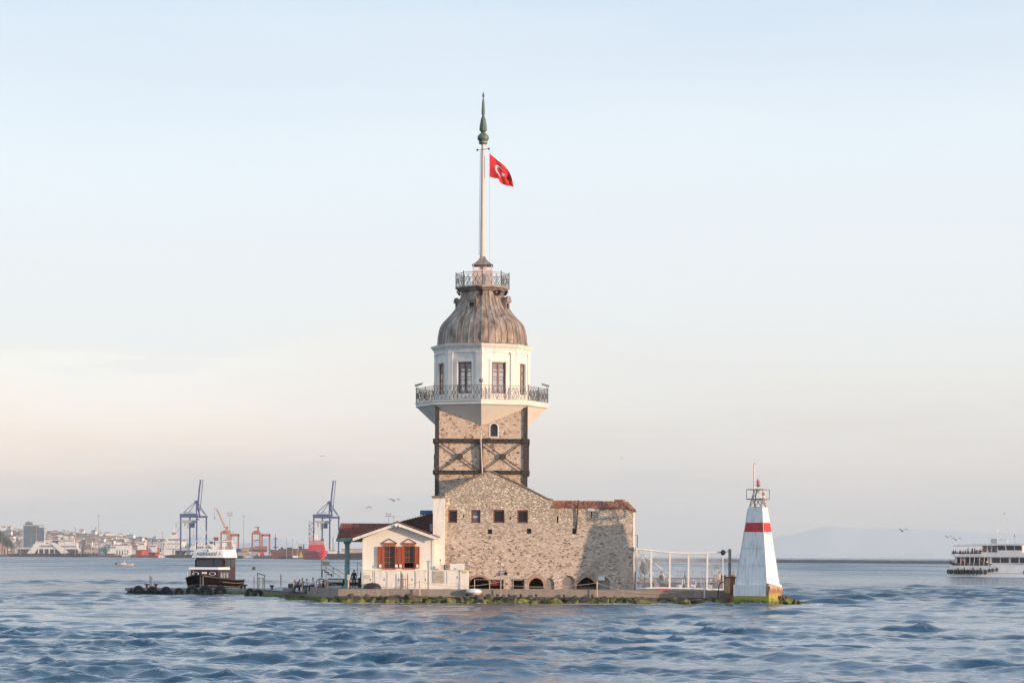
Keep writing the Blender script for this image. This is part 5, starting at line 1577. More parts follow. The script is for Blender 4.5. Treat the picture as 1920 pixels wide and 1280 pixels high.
# side return of the screen, running back
mb = MB(); e = tp[5]; f_ = bp[5]
mb.tube([(e.x, TY, e.z), (e.x + .2, 246, e.z - .3)], .05, 6); mb.build('return_rail', MT['white'], te)
mb = MB()
hub = P(*z10(118, 170), TY + .12)
for (x, y) in ((640, 575), (700, 620), (400, 590), (240, 620), (190, 640), (175, 640)):
    q = P(*z10(x, y), TY + 1.5); mb.tube([hub, q], .035 if x < 300 else .06, 4)
mb.lathe([(0, -.16), (.15, -.1), (.16, .1), (0, .18)], hub, 8)
mb.build('stay_straps', MT['white'], te)
mb = MB(); q = P(*z10(1535, 222), TY - .1); mb.lathe([(0, -.28), (.2, -.14), (.26, .05), (.16, .22), (0, .28)], q, 8); tag(mb.build('round_lamp', MT['black']), 'round black lamp at the top right corner of the terrace screen', 'lamp')
q0 = P(*z10(455, 826), TY - .12); q1 = P(*z10(665, 818), TY - .12)
mb = MB(); mb.box(q0.x, q1.x, TY - .14, TY - .1, FLOOR + .004, FLOOR + .1); tag(mb.build('red_strip', MT['beacon_red']), 'flat red strip lying along the foot of the terrace screen', 'strip')
mb = MB()
for i in range(7): mb.box(q1.x + .2 + i * .48, q1.x + .6 + i * .48, TY - .2, TY - .1, FLOOR + .002, FLOOR + .07)
tag(mb.build('hose', MT['black']), 'thin black strip lying beside the red strip under the terrace screen', 'strip')
# door strip leaning at the wall
q = P(1191, 1075, 241); mb = MB(); mb.box(q.x - .06, q.x + .04, 241, 241.3, FLOOR, q.z + .2); tag(mb.build('dark_post', MT['black']), 'short dark post against the right end of the stone wall', 'post')

# terrace railing at the back
rl = thing('terrace_railing', 'low dark railing with lamp stubs along the far side of the terrace', 'railing', (PX(1300, 258), 258, FLOOR))
ya = 258; xa, xb = PX(1196, ya), PX(1366, ya); zr_ = PZ(1082.5, ya, 1280)
mb = MB(); mb.box(xa, xb, ya, ya + .06, FLOOR, zr_ - .05); mb.build('railing_panel', MT['table_grey'], rl)
mb = MB(); mb.box(xa, xb, ya - .03, ya + .09, zr_ - .048, zr_); mb.build('handrail', MT['steel'], rl)
for x in (610, 795, 1040, 1195, 1355):
    q = P(*z10(x, 545), ya - .04); mb = MB(); mb.tube([(q.x, ya + .03, zr_ - .01), (q.x, ya + .03, q.z)], .025, 5); mb.lathe([(.1, 0), (.12, .06), (.02, .12)], (q.x, ya + .03, q.z), 6); mb.build('lamp_stub', MT['galv'], rl)

# chairs with white covers and tables
def make_chair():
    t = thing('terrace_chair', 'white covered chair on the terrace', 'chair', (0, 0, 0))
    mb = MB()
    mb.box(-.24, .24, -.24, .24, .02, .47, .03)
    mb.build('seat_cover', MT['fabric_white'], t, world=False)
    mb = MB(); mb.add([(-.25, .22, .45), (.25, .22, .45), (.25, .30, .45), (-.25, .30, .45), (-.20, .26, 1.0), (.20, .26, 1.0), (.20, .32, 1.0), (-.20, .32, 1.0)], [[3, 2, 1, 0], [4, 5, 6, 7], [0, 1, 5, 4], [1, 2, 6, 5], [2, 3, 7, 6], [3, 0, 4, 7]])
    mb.build('backrest', MT['fabric_white'], t, world=False)
    return t
def make_table():
    t = thing('terrace_table', 'grey clothed table', 'table', (0, 0, 0))
    mb = MB(); mb.box(-.7, .7, -.4, .4, .70, .75, .01); mb.build('tabletop', MT['fabric_white'], t, world=False)
    mb = MB(); mb.box(-.68, .68, -.38, .38, .2, .698); mb.build('table_skirt', MT['table_grey'], t, world=False)
    for a in (-1, 1):
        for b in (-1, 1):
            mb = MB(); mb.box(a * .6 - .03, a * .6 + .03, b * .3 - .03, b * .3 + .03, 0, .199); mb.build('leg', MT['steel'], t, world=False)
    return t
ch0 = make_chair(); tb0 = make_table(); used_c = used_t = False
posn = ['beside the first cream screen post', 'between the first and second screen posts', 'just right of the second screen post', 'between the second and third screen posts, by the standing waiter', 'just left of the third screen post',
        'right of the third screen post', 'midway between the third and fourth screen posts', 'just left of the fourth screen post', 'behind the fourth screen post', 'right of the fourth screen post', 'near the right end of the screen by the sign']
for i, (px, Yc, rz) in enumerate(((1198, 245, 1.4), (1217, 247, -1.5), (1259, 246, 1.5), (1274, 244.5, -1.5), (1289, 247, 1.5), (1299, 245, -1.45), (1306, 246, 1.5), (1320, 244, 1.6), (1327, 246.5, -1.5), (1331, 243.5, 1.5), (1343, 245.5, -1.6))):
    c = ch0 if i == 0 else dup(ch0)
    c.location = (PX(px, Yc), Yc, FLOOR + .003); c.rotation_euler = (0, 0, rz)
    c['label'] = 'white covered chair ' + posn[i]; c['group'] = 'white covered chairs on the terrace'
for i, (px, Yc, lb) in enumerate(((1207, 246.5, 'behind the left screen bay'), (1266, 245.5, 'behind the third screen bay'), (1281, 248, 'in front of the standing waiter'), (1313, 245.5, 'left of the fourth screen post'), (1337, 244.8, 'near the right end of the screen'))):
    t = tb0 if i == 0 else dup(tb0)
    t.location = (PX(px, Yc), Yc, FLOOR + .003); t.rotation_euler = (0, 0, (0, .1, -.05, .05, 0)[i])
    t['label'] = 'grey clothed table ' + lb; t['group'] = 'tables on the terrace'
# deck chairs / steps leaning in the second bay
st = thing('stacked_boards', 'slanting stack of striped blue grey boards in the left bay of the terrace', 'boards', (PX(1235, 242), 242, FLOOR))
mb = MB()
for i in range(5):
    a = P(*z10(420 + i * 22, 640 + i * 32), 243.4 + i * .2); b = P(*z10(640, 735 + i * 16), 243.4 + i * .2)
    if b.z < FLOOR + .1: b.z = FLOOR + .1
    mb.bar(a, b, .12, .05, up=(0, 1, 0))
for i in range(4):
    a = P(*z10(215, 690 + i * 28), 243.2 + i * .2); b = P(*z10(330, 765 + i * 12), 243.2 + i * .2)
    a.z = max(a.z, FLOOR + .1); b.z = max(b.z, FLOOR + .06)
    mb.bar(a, b, .10, .05, up=(0, 1, 0))
mb.build('boards', MT['blue_grey'], st)
# loudspeaker on stand
q = P(*z10(250, 455), 244)
sp = thing('loudspeaker', 'grey oval loudspeaker on a thin stand at the left end of the terrace', 'speaker', (q.x, 244, FLOOR))
mb = MB(); mb.lathe([(.05, -.72), (.26, -.62), (.46, -.1), (.42, .35), (.22, .62), (0, .68)], q, 12); o = mb.build('speaker_body', MT['blue_grey'], sp, smooth=True)
mb = MB(); mb.tube([(q.x, 244, FLOOR), (q.x, 244, q.z - .7)], .04, 6); mb.lathe([(.35, 0), (.3, .04), (.05, .08)], (q.x, 244, FLOOR), 10); mb.build('stand', MT['steel'], sp)
# sign board on a post
q = P(*z10(1432, 455), 244.2)
sg = thing('notice_sign', 'small grey double sign board on a post behind the right end of the screen', 'sign', (q.x, 244.2, FLOOR))
mb = MB(); mb.box(q.x - .27, q.x - .02, 244.15, 244.2, q.z - .18, q.z + .2); mb.box(q.x + .02, q.x + .26, 244.15, 244.2, q.z - .18, q.z + .2); mb.build('board', MT['galv'], sg)
mb = MB(); mb.tube([(q.x, 244.25, FLOOR), (q.x, 244.25, q.z + .2)], .03, 6); mb.build('post', MT['galv'], sg)
# bent rail by the rusty box
mb = MB()
for dx in (0, 1.0):
    a = P(*z10(1440 + 0, 925), 238.3); b = P(*z10(1460, 740), 238.3); c = P(*z10(1500, 706), 238.3); d = P(*z10(1570, 700), 238.3)
mb.tube([(a.x, 237.8, .56), (b.x, 237.8, b.z), (c.x, 237.8, c.z), (d.x, 237.8, d.z), (d.x + .3, 237.8, d.z - .2)], .05, 6)
tag(mb.build('bent_rail', MT['steel']), 'bent dark tube rail beside the rusty box', 'rail')

# ================================================================ ROCKS
def rock_mesh(seed, sub=3):
    bm = bmesh.new(); bmesh.ops.create_icosphere(bm, subdivisions=sub, radius=1)
    s = Vector((seed * 3.7, seed * 1.3, seed * 2.1))
    for v in bm.verts:
        d = v.co.normalized()
        n = noise.noise(d * 1.3 + s) * .45 + noise.noise(d * 3.1 + s) * .18 + noise.noise(d * 7 + s) * .07
        v.co = d * (1 + n)
        # flatten a few facets
        for k in range(7):
            f = Vector((math.sin(seed * 5 + k * 2.1), math.cos(seed * 3 + k * 1.7), math.sin(seed + k * 3.3) * .8)).normalized()
            t = v.co.dot(f)
            if t > .58: v.co -= f * (t - .58) * .92
    me = bpy.data.meshes.new('rock'); bm.to_mesh(me); bm.free()
    me.materials.append(MT['rock']); me.polygons.foreach_set('use_smooth', [True] * len(me.polygons))
    try: me.set_sharp_from_angle(angle=R(24))
    except Exception: pass
    return me
RM = [rock_mesh(i + 1) for i in range(9)]
rr = random.Random(21)
def where(x, y):
    px = 960 + x * F / y
    return [w for v, w in ((650, 'below the left end of the promenade wall'), (700, 'below the left corner of the annex'), (740, 'below the covered heap and left shutter'), (785, 'below the annex windows'), (835, 'below the white plaster wall'), (880, 'below the tall cream cabinet'), (930, 'below the first open arch'), (980, 'below the kiosk bay and door'), (1035, 'below the round brick arch'), (1080, 'below the grey blind arches'), (1130, 'below the pointed arch'), (1190, 'below the right end of the stone wall'), (1240, 'below the striped boards'), (1290, 'below the second screen post'), (1330, 'below the white leaning post'), (1375, 'below the rusty box'), (1440, 'below the white face of the beacon'), (1470, 'beside the stained foot of the beacon'), (1490, 'in the middle of the spit'), (9999, 'at the tip of the spit')) if px < v][0]
def put_rock(x, y, z, sx, sy, sz, label, group):
    label = label + ' ' + where(x, y)
    o = bpy.data.objects.new('boulder', rr.choice(RM)); col.objects.link(o)
    o.location = (x, y, z); o.scale = (sx, sy, sz); o.rotation_euler = (rr.uniform(-.25, .25), rr.uniform(-.25, .25), rr.uniform(0, 6.28))
    tag(o, label, 'rock', group)
L1 = 'brown boulder in the upper row of rocks'
L2 = 'boulder covered in yellow green algae'
x = PX(636, 237)
while x < xe + .5:
    s = rr.uniform(.34, .62)
    if rr.random() < .84: put_rock(x, 237.4 + rr.uniform(-.25, .25), rr.uniform(.28, .44), s, s * .9, s * rr.uniform(.55, .8), L1, 'dark boulders below the promenade')
    x += s * rr.uniform(1.15, 1.7)
x = PX(600, 236.6)
while x < xe + 2:
    s = rr.choice((.32, .45, .5, .62, .95)) * rr.uniform(.85, 1.15)
    put_rock(x, 236.6 + rr.uniform(-.4, .3), rr.uniform(-.02, .16), s, s * .8, s * rr.uniform(.5, .72), L2, 'algae covered boulders at the waterline')
    x += s * rr.uniform(.95, 1.35)
x = PX(650, 236)
while x < xe + 1:
    s = rr.uniform(.3, .5)
    put_rock(x, 235.9 + rr.uniform(-.3, .3), rr.uniform(-.22, -.08), s, s * .8, s * .6, L2, 'algae covered boulders at the waterline')
    x += s * rr.uniform(1.4, 2.6)
# rocks round and right of the beacon
L3 = 'dark wet boulder right of the beacon'
for i in range(30):
    u = (i + .5) / 30
    x = PX(1455 + 62 * u ** .9, 237); s = rr.uniform(.30, .62) * (1 - .45 * u)
    put_rock(x + rr.uniform(-.2, .2), 237.0 + rr.uniform(-1.3, 2.2), (.42 - .45 * u) + rr.uniform(-.12, .12), s * 1.1, s, s * .75, L3, 'rocks right of the beacon')
for i in range(16):
    x = PX(1372 + i * 6, 234.6); s = rr.uniform(.3, .55)
    put_rock(x, 234.0 + rr.uniform(-.4, .5), rr.uniform(-.12, .1), s, s, s * .6, 'low algae covered boulder in the water', 'algae covered boulders around the beacon')
# yellow weed boulders at the left corner
for i, px in enumerate((606, 612, 620, 628)):
    o = put_rock(PX(px, 238.4), 238.6 + rr.uniform(-.3, .3), .12 + .1 * (i % 2), .42, .4, .34, 'bright yellow algae boulder', 'yellow boulders at the left corner')
# seaweed skirt on the oblique quay
def weed_skirt(p0, p1, n, zmax, name_label, seed, width=.5):
    q = random.Random(seed); mb = MB()
    p0, p1 = Vector(p0), Vector(p1); d = (p1 - p0); nn = Vector((d.y, -d.x)).normalized()
    if nn.y > 0 and abs(nn.x) < .2: nn = -nn
    if nn.x > 0 and abs(nn.x) > .3: nn = -nn
    for i in range(n):
        u = q.random(); c = p0 + d * u + nn * q.uniform(.0, width)
        z = q.uniform(-.05, zmax); r = q.uniform(.06, .16)
        a = q.random() * 6.28
        vs = []
        for k in range(5):
            t = a + k * 1.2566; vs.append((c.x + r * 1.5 * math.cos(t), c.y + r * math.sin(t), z + q.uniform(-.03, .04)))
        vs.append((c.x, c.y, z + r * .8)); vs.append((c.x + nn.x * r * .8, c.y + nn.y * r * .8, z - r * 1.6))
        mb.add(vs, [[k, (k + 1) % 5, 5] for k in range(5)] + [[(k + 1) % 5, k, 6] for k in range(5)])
    tag(mb.build('seaweed', MT['weed']), name_label, 'seaweed', kind='stuff')
weed_skirt((-29.6, 280), (-16.6, 240.2), 2600, .34, 'green seaweed hanging along the slanting quay edge', 4)
weed_skirt((-37, 279.9), (-29.7, 279.9), 700, .30, 'green seaweed along the front of the tyre hung pier', 5, .25)
weed_skirt((-16.5, 237.7), (xe, 237.7), 900, .25, 'green seaweed on the footing below the promenade', 6, .3)

# ================================================================ PIER FURNITURE
def z8(x, y): return (230 + x / 9.6, 1040 + y / 9.6)
PYY = 279.6
tyres = [((155, 620), .60, 'X'), ((283, 625), 1.0, 'Y'), ((533, 640), 1.0, 'Y'), ((780, 645), .98, 'Y'), ((1010, 655), .82, 'Y'), ((1250, 635), 1.10, 'Y'), ((1490, 625), 1.18, 'Y'), ((1755, 635), 1.12, 'Y')]
tl = ['leftmost tyre, seen edge on, at the end of the pier', 'second tyre from the left end of the pier', 'tyre below the two red bollards', 'fourth tyre from the left along the pier', 'half sunk worn tyre left of the boat', 'tyre under the left side of the moored boat bow', 'largest tyre under the bow of the moored boat', 'tyre under the right side of the moored boat']
def tyre(loc, size, axis, label, rz=0):
    t = thing('tyre_fender', label, 'tyre', loc, rz, 'tyres hung along the pier')
    mb = MB(); mb.torus((0, 0, 0), .40 * size, .185 * size, 'Y', 28, 10, .95); mb.build('tread', MT['tyre'], t, smooth=True, world=False)
    mb = MB(); mb.torus((0, -.15 * size, 0), .30 * size, .035 * size, 'Y', 24, 6); mb.build('bead', MT['tyre'], t, smooth=True, world=False)
    return t
for ((x, y), s, ax), lb in zip(tyres, tl):
    px, py = z8(x, y); p = P(px, py, PYY)
    tyre((p.x, PYY if ax == 'Y' else PYY + .6, min(.36, p.z - .1)), s * 1.05, ax, 'black ' + lb, 0 if ax == 'Y' else 1.15)
for px, Yt, lb in ((474, 272.5, 'black tyre hanging edge on at the bend of the quay'), (489, 267, 'black tyre right of the first one at the bend of the quay')):
    p = P(px, 1108, Yt); tyre((p.x - .3, Yt, .15), 1.2, 'Y', lb, .75)
# bollards, posts
def bollard(px, Y, label, m='rust_red', s=1.0):
    x = PX(px, Y); t = thing('bollard', label, 'bollard', (x, Y, .704), 0, 'mooring bollards on the pier')
    mb = MB(); mb.lathe([(.20 * s, 0), (.15 * s, .12 * s), (.14 * s, .28 * s), (.30 * s, .42 * s)], (0, 0, 0), 12); mb.build('stem', MT[m], t, world=False)
    mb = MB(); mb.lathe([(.30 * s, .421 * s), (.36 * s, .46 * s), (.36 * s, .54 * s), (.2 * s, .58 * s), (0, .59 * s)], (0, 0, 0), 12); mb.build('cap', MT[m], t, world=False)
bollard(275.5, 281, 'left one of the two red bollards at the left end of the pier', s=.75)
bollard(292.5, 281, 'right one of the two red bollards at the left end of the pier', s=.75)
bollard(452.5, 276, 'left bollard of the brown pair near the boat', 'steel', .75)
bollard(459, 277, 'right bollard of the brown pair near the boat', 'steel', .8)
bollard(510, 272, 'brown bollard standing alone at the back of the quay', 'steel', .8)
def post(px, ytop, Y, label, m='sand_post', r=.07, base=.704, cat='post', group='posts along the quay'):
    z = PZ(ytop, Y, px); x = PX(px, Y)
    t = thing('quay_post', label, cat, (x, Y, base), 0, group)
    mb = MB(); mb.tube([(0, 0, 0), (0, 0, z - base)], r, 8); mb.build('shaft', MT[m], t, world=False)
    mb = MB(); mb.lathe([(r * 1.8, 0), (r * 1.8, .03), (r, .05)], (0, 0, 0), 8); mb.lathe([(r, 0), (r * 1.3, .02), (r * 1.2, .06), (0, .08)], (0, 0, z - base), 8); mb.build('collar', MT[m], t, world=False)
    return (x, Y, z)
t1 = post(281.5, 1080.5, 281.5, 'left pale post between the two red bollards', 'galv', .06)
t2 = post(284.5, 1081.5, 281.3, 'right pale post between the two red bollards', 'sand_post', .05)
post(376, 1081.5, 280.6, 'grey post in front of the moored boat bow', 'galv', .07)
post(381, 1082, 280.5, 'peach post in front of the moored boat bow', 'sand_post', .07)
def z7_(x, y): return (460 + x / 8, 1040 + y / 8)
# ochre rail frame
of = thing('rail_frame', 'ochre tube rail frame on the quay left of the seated men', 'railing', (PX(490, 268), 268, .704))
for (x, yt, Y) in ((182, 270, 266), (205, 330, 266.5), (265, 330, 269), (290, 305, 270)):
    p = P(*z7_(x, yt), Y); mb = MB(); mb.tube([(p.x, Y, .704), (p.x, Y, p.z)], .05, 6); mb.build('upright', MT['ochre'], of)
p, q = P(*z7_(182, 270), 266), P(*z7_(300, 308), 270); mb = MB(); mb.tube([p, q], .055, 6); p2, q2 = P(*z7_(182, 345), 266), P(*z7_(290, 360), 270); mb.tube([p2, q2], .035, 6); mb.build('top_tube', MT['ochre'], of)
post(476.5, 1082, 264, 'thin grey post left of the ochre rail', 'galv', .04)
# red/white striped post
p = P(*z7_(533, 290), 262); x_ = p.x; h = p.z - .704
sp_ = thing('striped_post', 'red and white striped post on the quay', 'post', (x_, 262, .704))
mb = MB(); mb.tube([(0, 0, 0), (0, 0, h)], .07, 8); mb.build('shaft', MT['flag_white'], sp_, world=False)
for k in range(4):
    mb = MB(); z_ = h * (.40 + .16 * k); mb.tube([(0, 0, z_), (0, 0, z_ + h * .075)], .075, 8); mb.build('red_band', MT['beacon_red'], sp_, world=False)
a1 = post(567.5, 1088, 252.5, 'peach post in front of the seated waiters')
a2 = post(614, 1089, 243.5, 'peach post at the right corner of the quay')
# brown basket/box
p = P(*z7_(682, 350), 258)
bk = thing('brown_bin', 'dark brown ribbed bin beside the seated men', 'bin', (p.x, 258, .704))
mb = MB(); mb.box(-.24, .24, -.24, .24, .004, .72, .03)
mb.build('bin_body', MT['mahog'], bk, world=False)
mb = MB()
for i in range(7): mb.box(-.25 + i * .077, -.21 + i * .077, -.265, -.241, .04, .70)
mb.build('ribs', MT['win'], bk, world=False)
mb = MB(); mb.box(-.27, .27, -.27, .27, .722, .77, .01); mb.build('lid', MT['win'], bk, world=False)
# slab block near bin
p = P(*z7_(600, 440), 256); mb = MB(); mb.prism([(p.x - .5, .704), (p.x + .7, .704), (p.x + .7, .98), (p.x - .1, 1.1)], 256, 257.2); tag(mb.build('concrete_block', MT['deck']), 'tilted grey concrete block beside the brown bin', 'block')
# sign board on tall post
p = P(*z7_(1212, 125), 247); 
s2 = thing('back_sign', 'cream double sign board on a tall thin post above the seated group', 'sign', (p.x, 247, FLOOR))
mb = MB(); mb.tube([(p.x, 247, .70), (p.x, 247, p.z + .2)], .035, 6); mb.build('post', MT['sand_post'], s2)
mb = MB(); mb.box(p.x - .36, p.x - .03, 246.93, 246.96, p.z - .2, p.z + .2, .01); mb.box(p.x + .02, p.x + .34, 246.93, 246.96, p.z - .2, p.z + .2, .01); mb.build('board', M('board_back', (.56, .47, .38), .7), s2)
p = P(*z7_(1545, 335), 240)
s3 = thing('info_box', 'cream narrow box sign on a short post beside the annex', 'sign', (p.x, 240, FLOOR))
mb = MB(); mb.box(p.x - .12, p.x + .16, 239.9, 240.0, p.z - .25, p.z + .27, .02); mb.build('box', M('box_cream', (.62, .52, .42), .6), s3)
mb = MB(); mb.box(p.x - .05, p.x + .08, 239.92, 239.99, FLOOR, p.z - .252); mb.build('post', MT['sand_post'], s3)
# umbrella-like folded cover
p = P(*z7_(1150, 345), 246.5)
cv = thing('folded_canopy', 'low brown cloth canopy over frames at the right of the seated group', 'canopy', (p.x, 246, .704))
mb = MB()
path = [(1060, 385), (1085, 355), (1120, 343), (1170, 352), (1225, 378), (1250, 400)]
def cf(u, v):
    k = u * (len(path) - 1); i = min(int(k), len(path) - 2); f = k - i
    a, b = path[i], path[i + 1]; q = P(*z7_(a[0] + (b[0] - a[0]) * f, a[1] + (b[1] - a[1]) * f), 245.3 + v * 1.6)
    return (q.x, q.y, q.z - .12 * (abs(v - .5) * 2) ** 2)
mb.grid(cf, 20, 6); o = mb.build('cloth', M('brown_cloth', (.30, .23, .17), .9), cv, smooth=True); so = o.modifiers.new('t', 'SOLIDIFY'); so.thickness = .03
for (x, y) in ((1068, 395), (1115, 350), (1195, 375), (1245, 405)):
    q = P(*z7_(x, y), 245.4); mb = MB(); mb.tube([(q.x, 245.4, .75), (q.x, 245.4, q.z)], .035, 6); mb.build('leg', MT['sand_post'], cv)
# rope fence along the promenade
def rope(a, b, sag, label, r=.018):
    mb = MB(); n = 12
    pts = []
    for i in range(n + 1):
        u = i / n; p = Vector(a).lerp(Vector(b), u); p.z -= sag * 4 * u * (1 - u); pts.append(p)
    mb.tube(pts, r, 5); tag(mb.build('rope', MT['rope']), label, 'rope', 'slack ropes strung between the promenade posts')
rope(a1, a2, .3, 'slack rope between the two peach posts on the quay')
RY = 238.2
pr = []
for px, yt, m, lb in ((787, 1089, 'sand_post', 'pale post in front of the cream cabinets'), (939, 1055, 'galv', 'tall grey post in front of the kiosk bay'), (1119.5, 1091, 'sand_post', 'pale post in front of the pointed arch'), (1321, 1093, 'white', 'white leaning post before the terrace screen')):
    pr.append(post(px, yt, RY, lb, m, .055, .56, group='posts along the promenade edge'))
rope((a2[0], a2[1], a2[2] - .1), (pr[0][0], RY, pr[0][2] - .05), .75, 'long rope from the corner post to the post before the cabinets')
rope((pr[0][0], RY, pr[0][2] - .05), (pr[1][0], RY, 2.0), .45, 'rope in front of the annex cabinets and first arch')
rope((pr[1][0], RY, 1.7), (pr[2][0], RY, pr[2][2] - .05), .3, 'rope in front of the middle arches')
rope((pr[2][0], RY, pr[2][2] - .05), (pr[3][0], RY, pr[3][2] - .2), .85, 'rope from the pointed arch to the terrace screen')
rope((pr[3][0], RY, pr[3][2] - .05), (x0 + .2, 237.9, 1.3), .3, 'short rope by the rusty box')
# grey drum lamp and misc props on the promenade
for i, px in enumerate((877, 933, 955, 977, 1006, 1058, 1111)):
    x_ = PX(px, 238.3); t = thing('spotlight', 'small black ground spotlight ' + ['below the white sack', 'left of the tall grey post', 'left of the red door', 'right of the red door', 'below the round brick arch', 'between the grey blind arches', 'below the pointed arch'][i], 'spotlight', (x_, 238.3, .564), 0, 'small spotlights along the promenade footing')
    mb = MB(); mb.lathe([(.09, 0), (.09, .1), (.12, .14), (.12, .24), (0, .27)], (0, 0, 0), 8); mb.build('lamp_head', MT['black'], t, world=False)
    mb = MB(); mb.box(-.14, .14, -.05, .05, -.0, .03); mb.build('foot', MT['steel'], t, world=False)
q = P(888, 1108.5, 238.3)
wb_ = MB(); wb_.lathe([(0, -.28), (.5, -.26), (.74, -.05), (.70, .12), (.45, .25), (0, .28)], q, 9)
tag(wb_.build('white_sack', MT['fabric_white'], smooth=True), 'white sack lying on the footing in front of the promenade wall', 'sack')
q = P(698, 1098, 239.6)
hm = thing('covered_heap', 'black covered heap with pale spots behind the promenade wall', 'heap', (q.x, 239.6, FLOOR))
mb = MB(); mb.lathe([(.85, 0), (.8, .25), (.6, .48), (.2, .58), (0, .6)], (0, 0, 0), 14); mb.build('cover', MT['black'], hm, smooth=True, world=False)
mb = MB(); mb.lathe([(0, -.12), (.13, 0), (0, .12)], (-.95, -.1, .45), 8); mb.build('lamp', MT['sand_post'], hm, world=False)

# dark planter / seats behind column
for (xa, xb, yt, yb, lb) in ((1455, 1520, 365, 480, 'dark box seat behind the porch column'), (1690, 1760, 340, 450, 'dark chair partly hidden by the annex')):
    p = P(*z7_(xa, yt), 247); q = P(*z7_(xb, yb), 247)
    t = thing('box_chair', lb, 'seat', ((p.x + q.x) / 2, 247, FLOOR))
    mb = MB(); mb.box(p.x, q.x, 246.6, 247.4, FLOOR + .05, FLOOR + (p.z - q.z) * .55, .04); mb.build('seat', MT['black'], t)
    mb = MB(); mb.box(p.x, q.x, 247.41, 247.5, FLOOR + .05, p.z, .03); mb.build('backrest', MT['black'], t)

# gangway with handrails and the white launch behind
gw = thing('gangway', 'sloping gangway with thin tube handrails behind the quay', 'gangway', (PX(625, 262), 262, .7))
def zz7(x, y, Y): return P(*z7_(x, y), Y)
mb = MB(); a, b, c, d = zz7(1145, 78, 262), zz7(1500, 300, 258), zz7(1145, 150, 262), zz7(1430, 325, 258)
mb.tube([a, b], .035, 6); mb.tube([c, d], .03, 6); mb.tube([zz7(1680, 105, 258), zz7(1760, 165, 257)], .03, 5); mb.build('handrail', MT['ochre'], gw)
for (x, y0, y1, Y) in ((1145, 75, 370, 262), (1318, 180, 320, 260), (1680, 105, 300, 258)):
    mb = MB(); p = zz7(x, y0, Y); q = zz7(x, y1, Y); mb.tube([p, (p.x, Y, q.z)], .04, 6); mb.build('stanchion', MT['galv'], gw)
mb = MB(); mb.tube([zz7(1150, 330, 261), zz7(1150, 222, 261), zz7(1190, 222, 261), zz7(1195, 255, 261), zz7(1240, 258, 261), zz7(1242, 292, 260.5), zz7(1292, 292, 260), zz7(1295, 330, 260)], .07, 6)
mb.build('stepped_rail', MT['black'], gw)
lb_ = thing('white_launch', 'long white launch with dark hull moored behind the quay', 'boat', (PX(640, 266), 266, 0))
mb = MB(); p, q = zz7(1232, 345, 266), zz7(1760, 408, 266)
mb.box(p.x, q.x + 3, 264.6, 267.5, q.z, p.z - .10, .05); mb.build('gunwale', MT['white_paint'], lb_)
mb = MB(); mb.prism([(p.x + .3, -.4), (q.x + 3, -.4), (q.x + 3, q.z - .002), (p.x - .1, q.z - .002)], 264.8, 267.3); mb.build('hull', MT['black'], lb_)
mb = MB(); mb.box(p.x + .1, q.x + 3, 264.5, 267.6, p.z - .095, p.z - .02, .02); mb.build('deck_edge', MT['teal'], lb_)

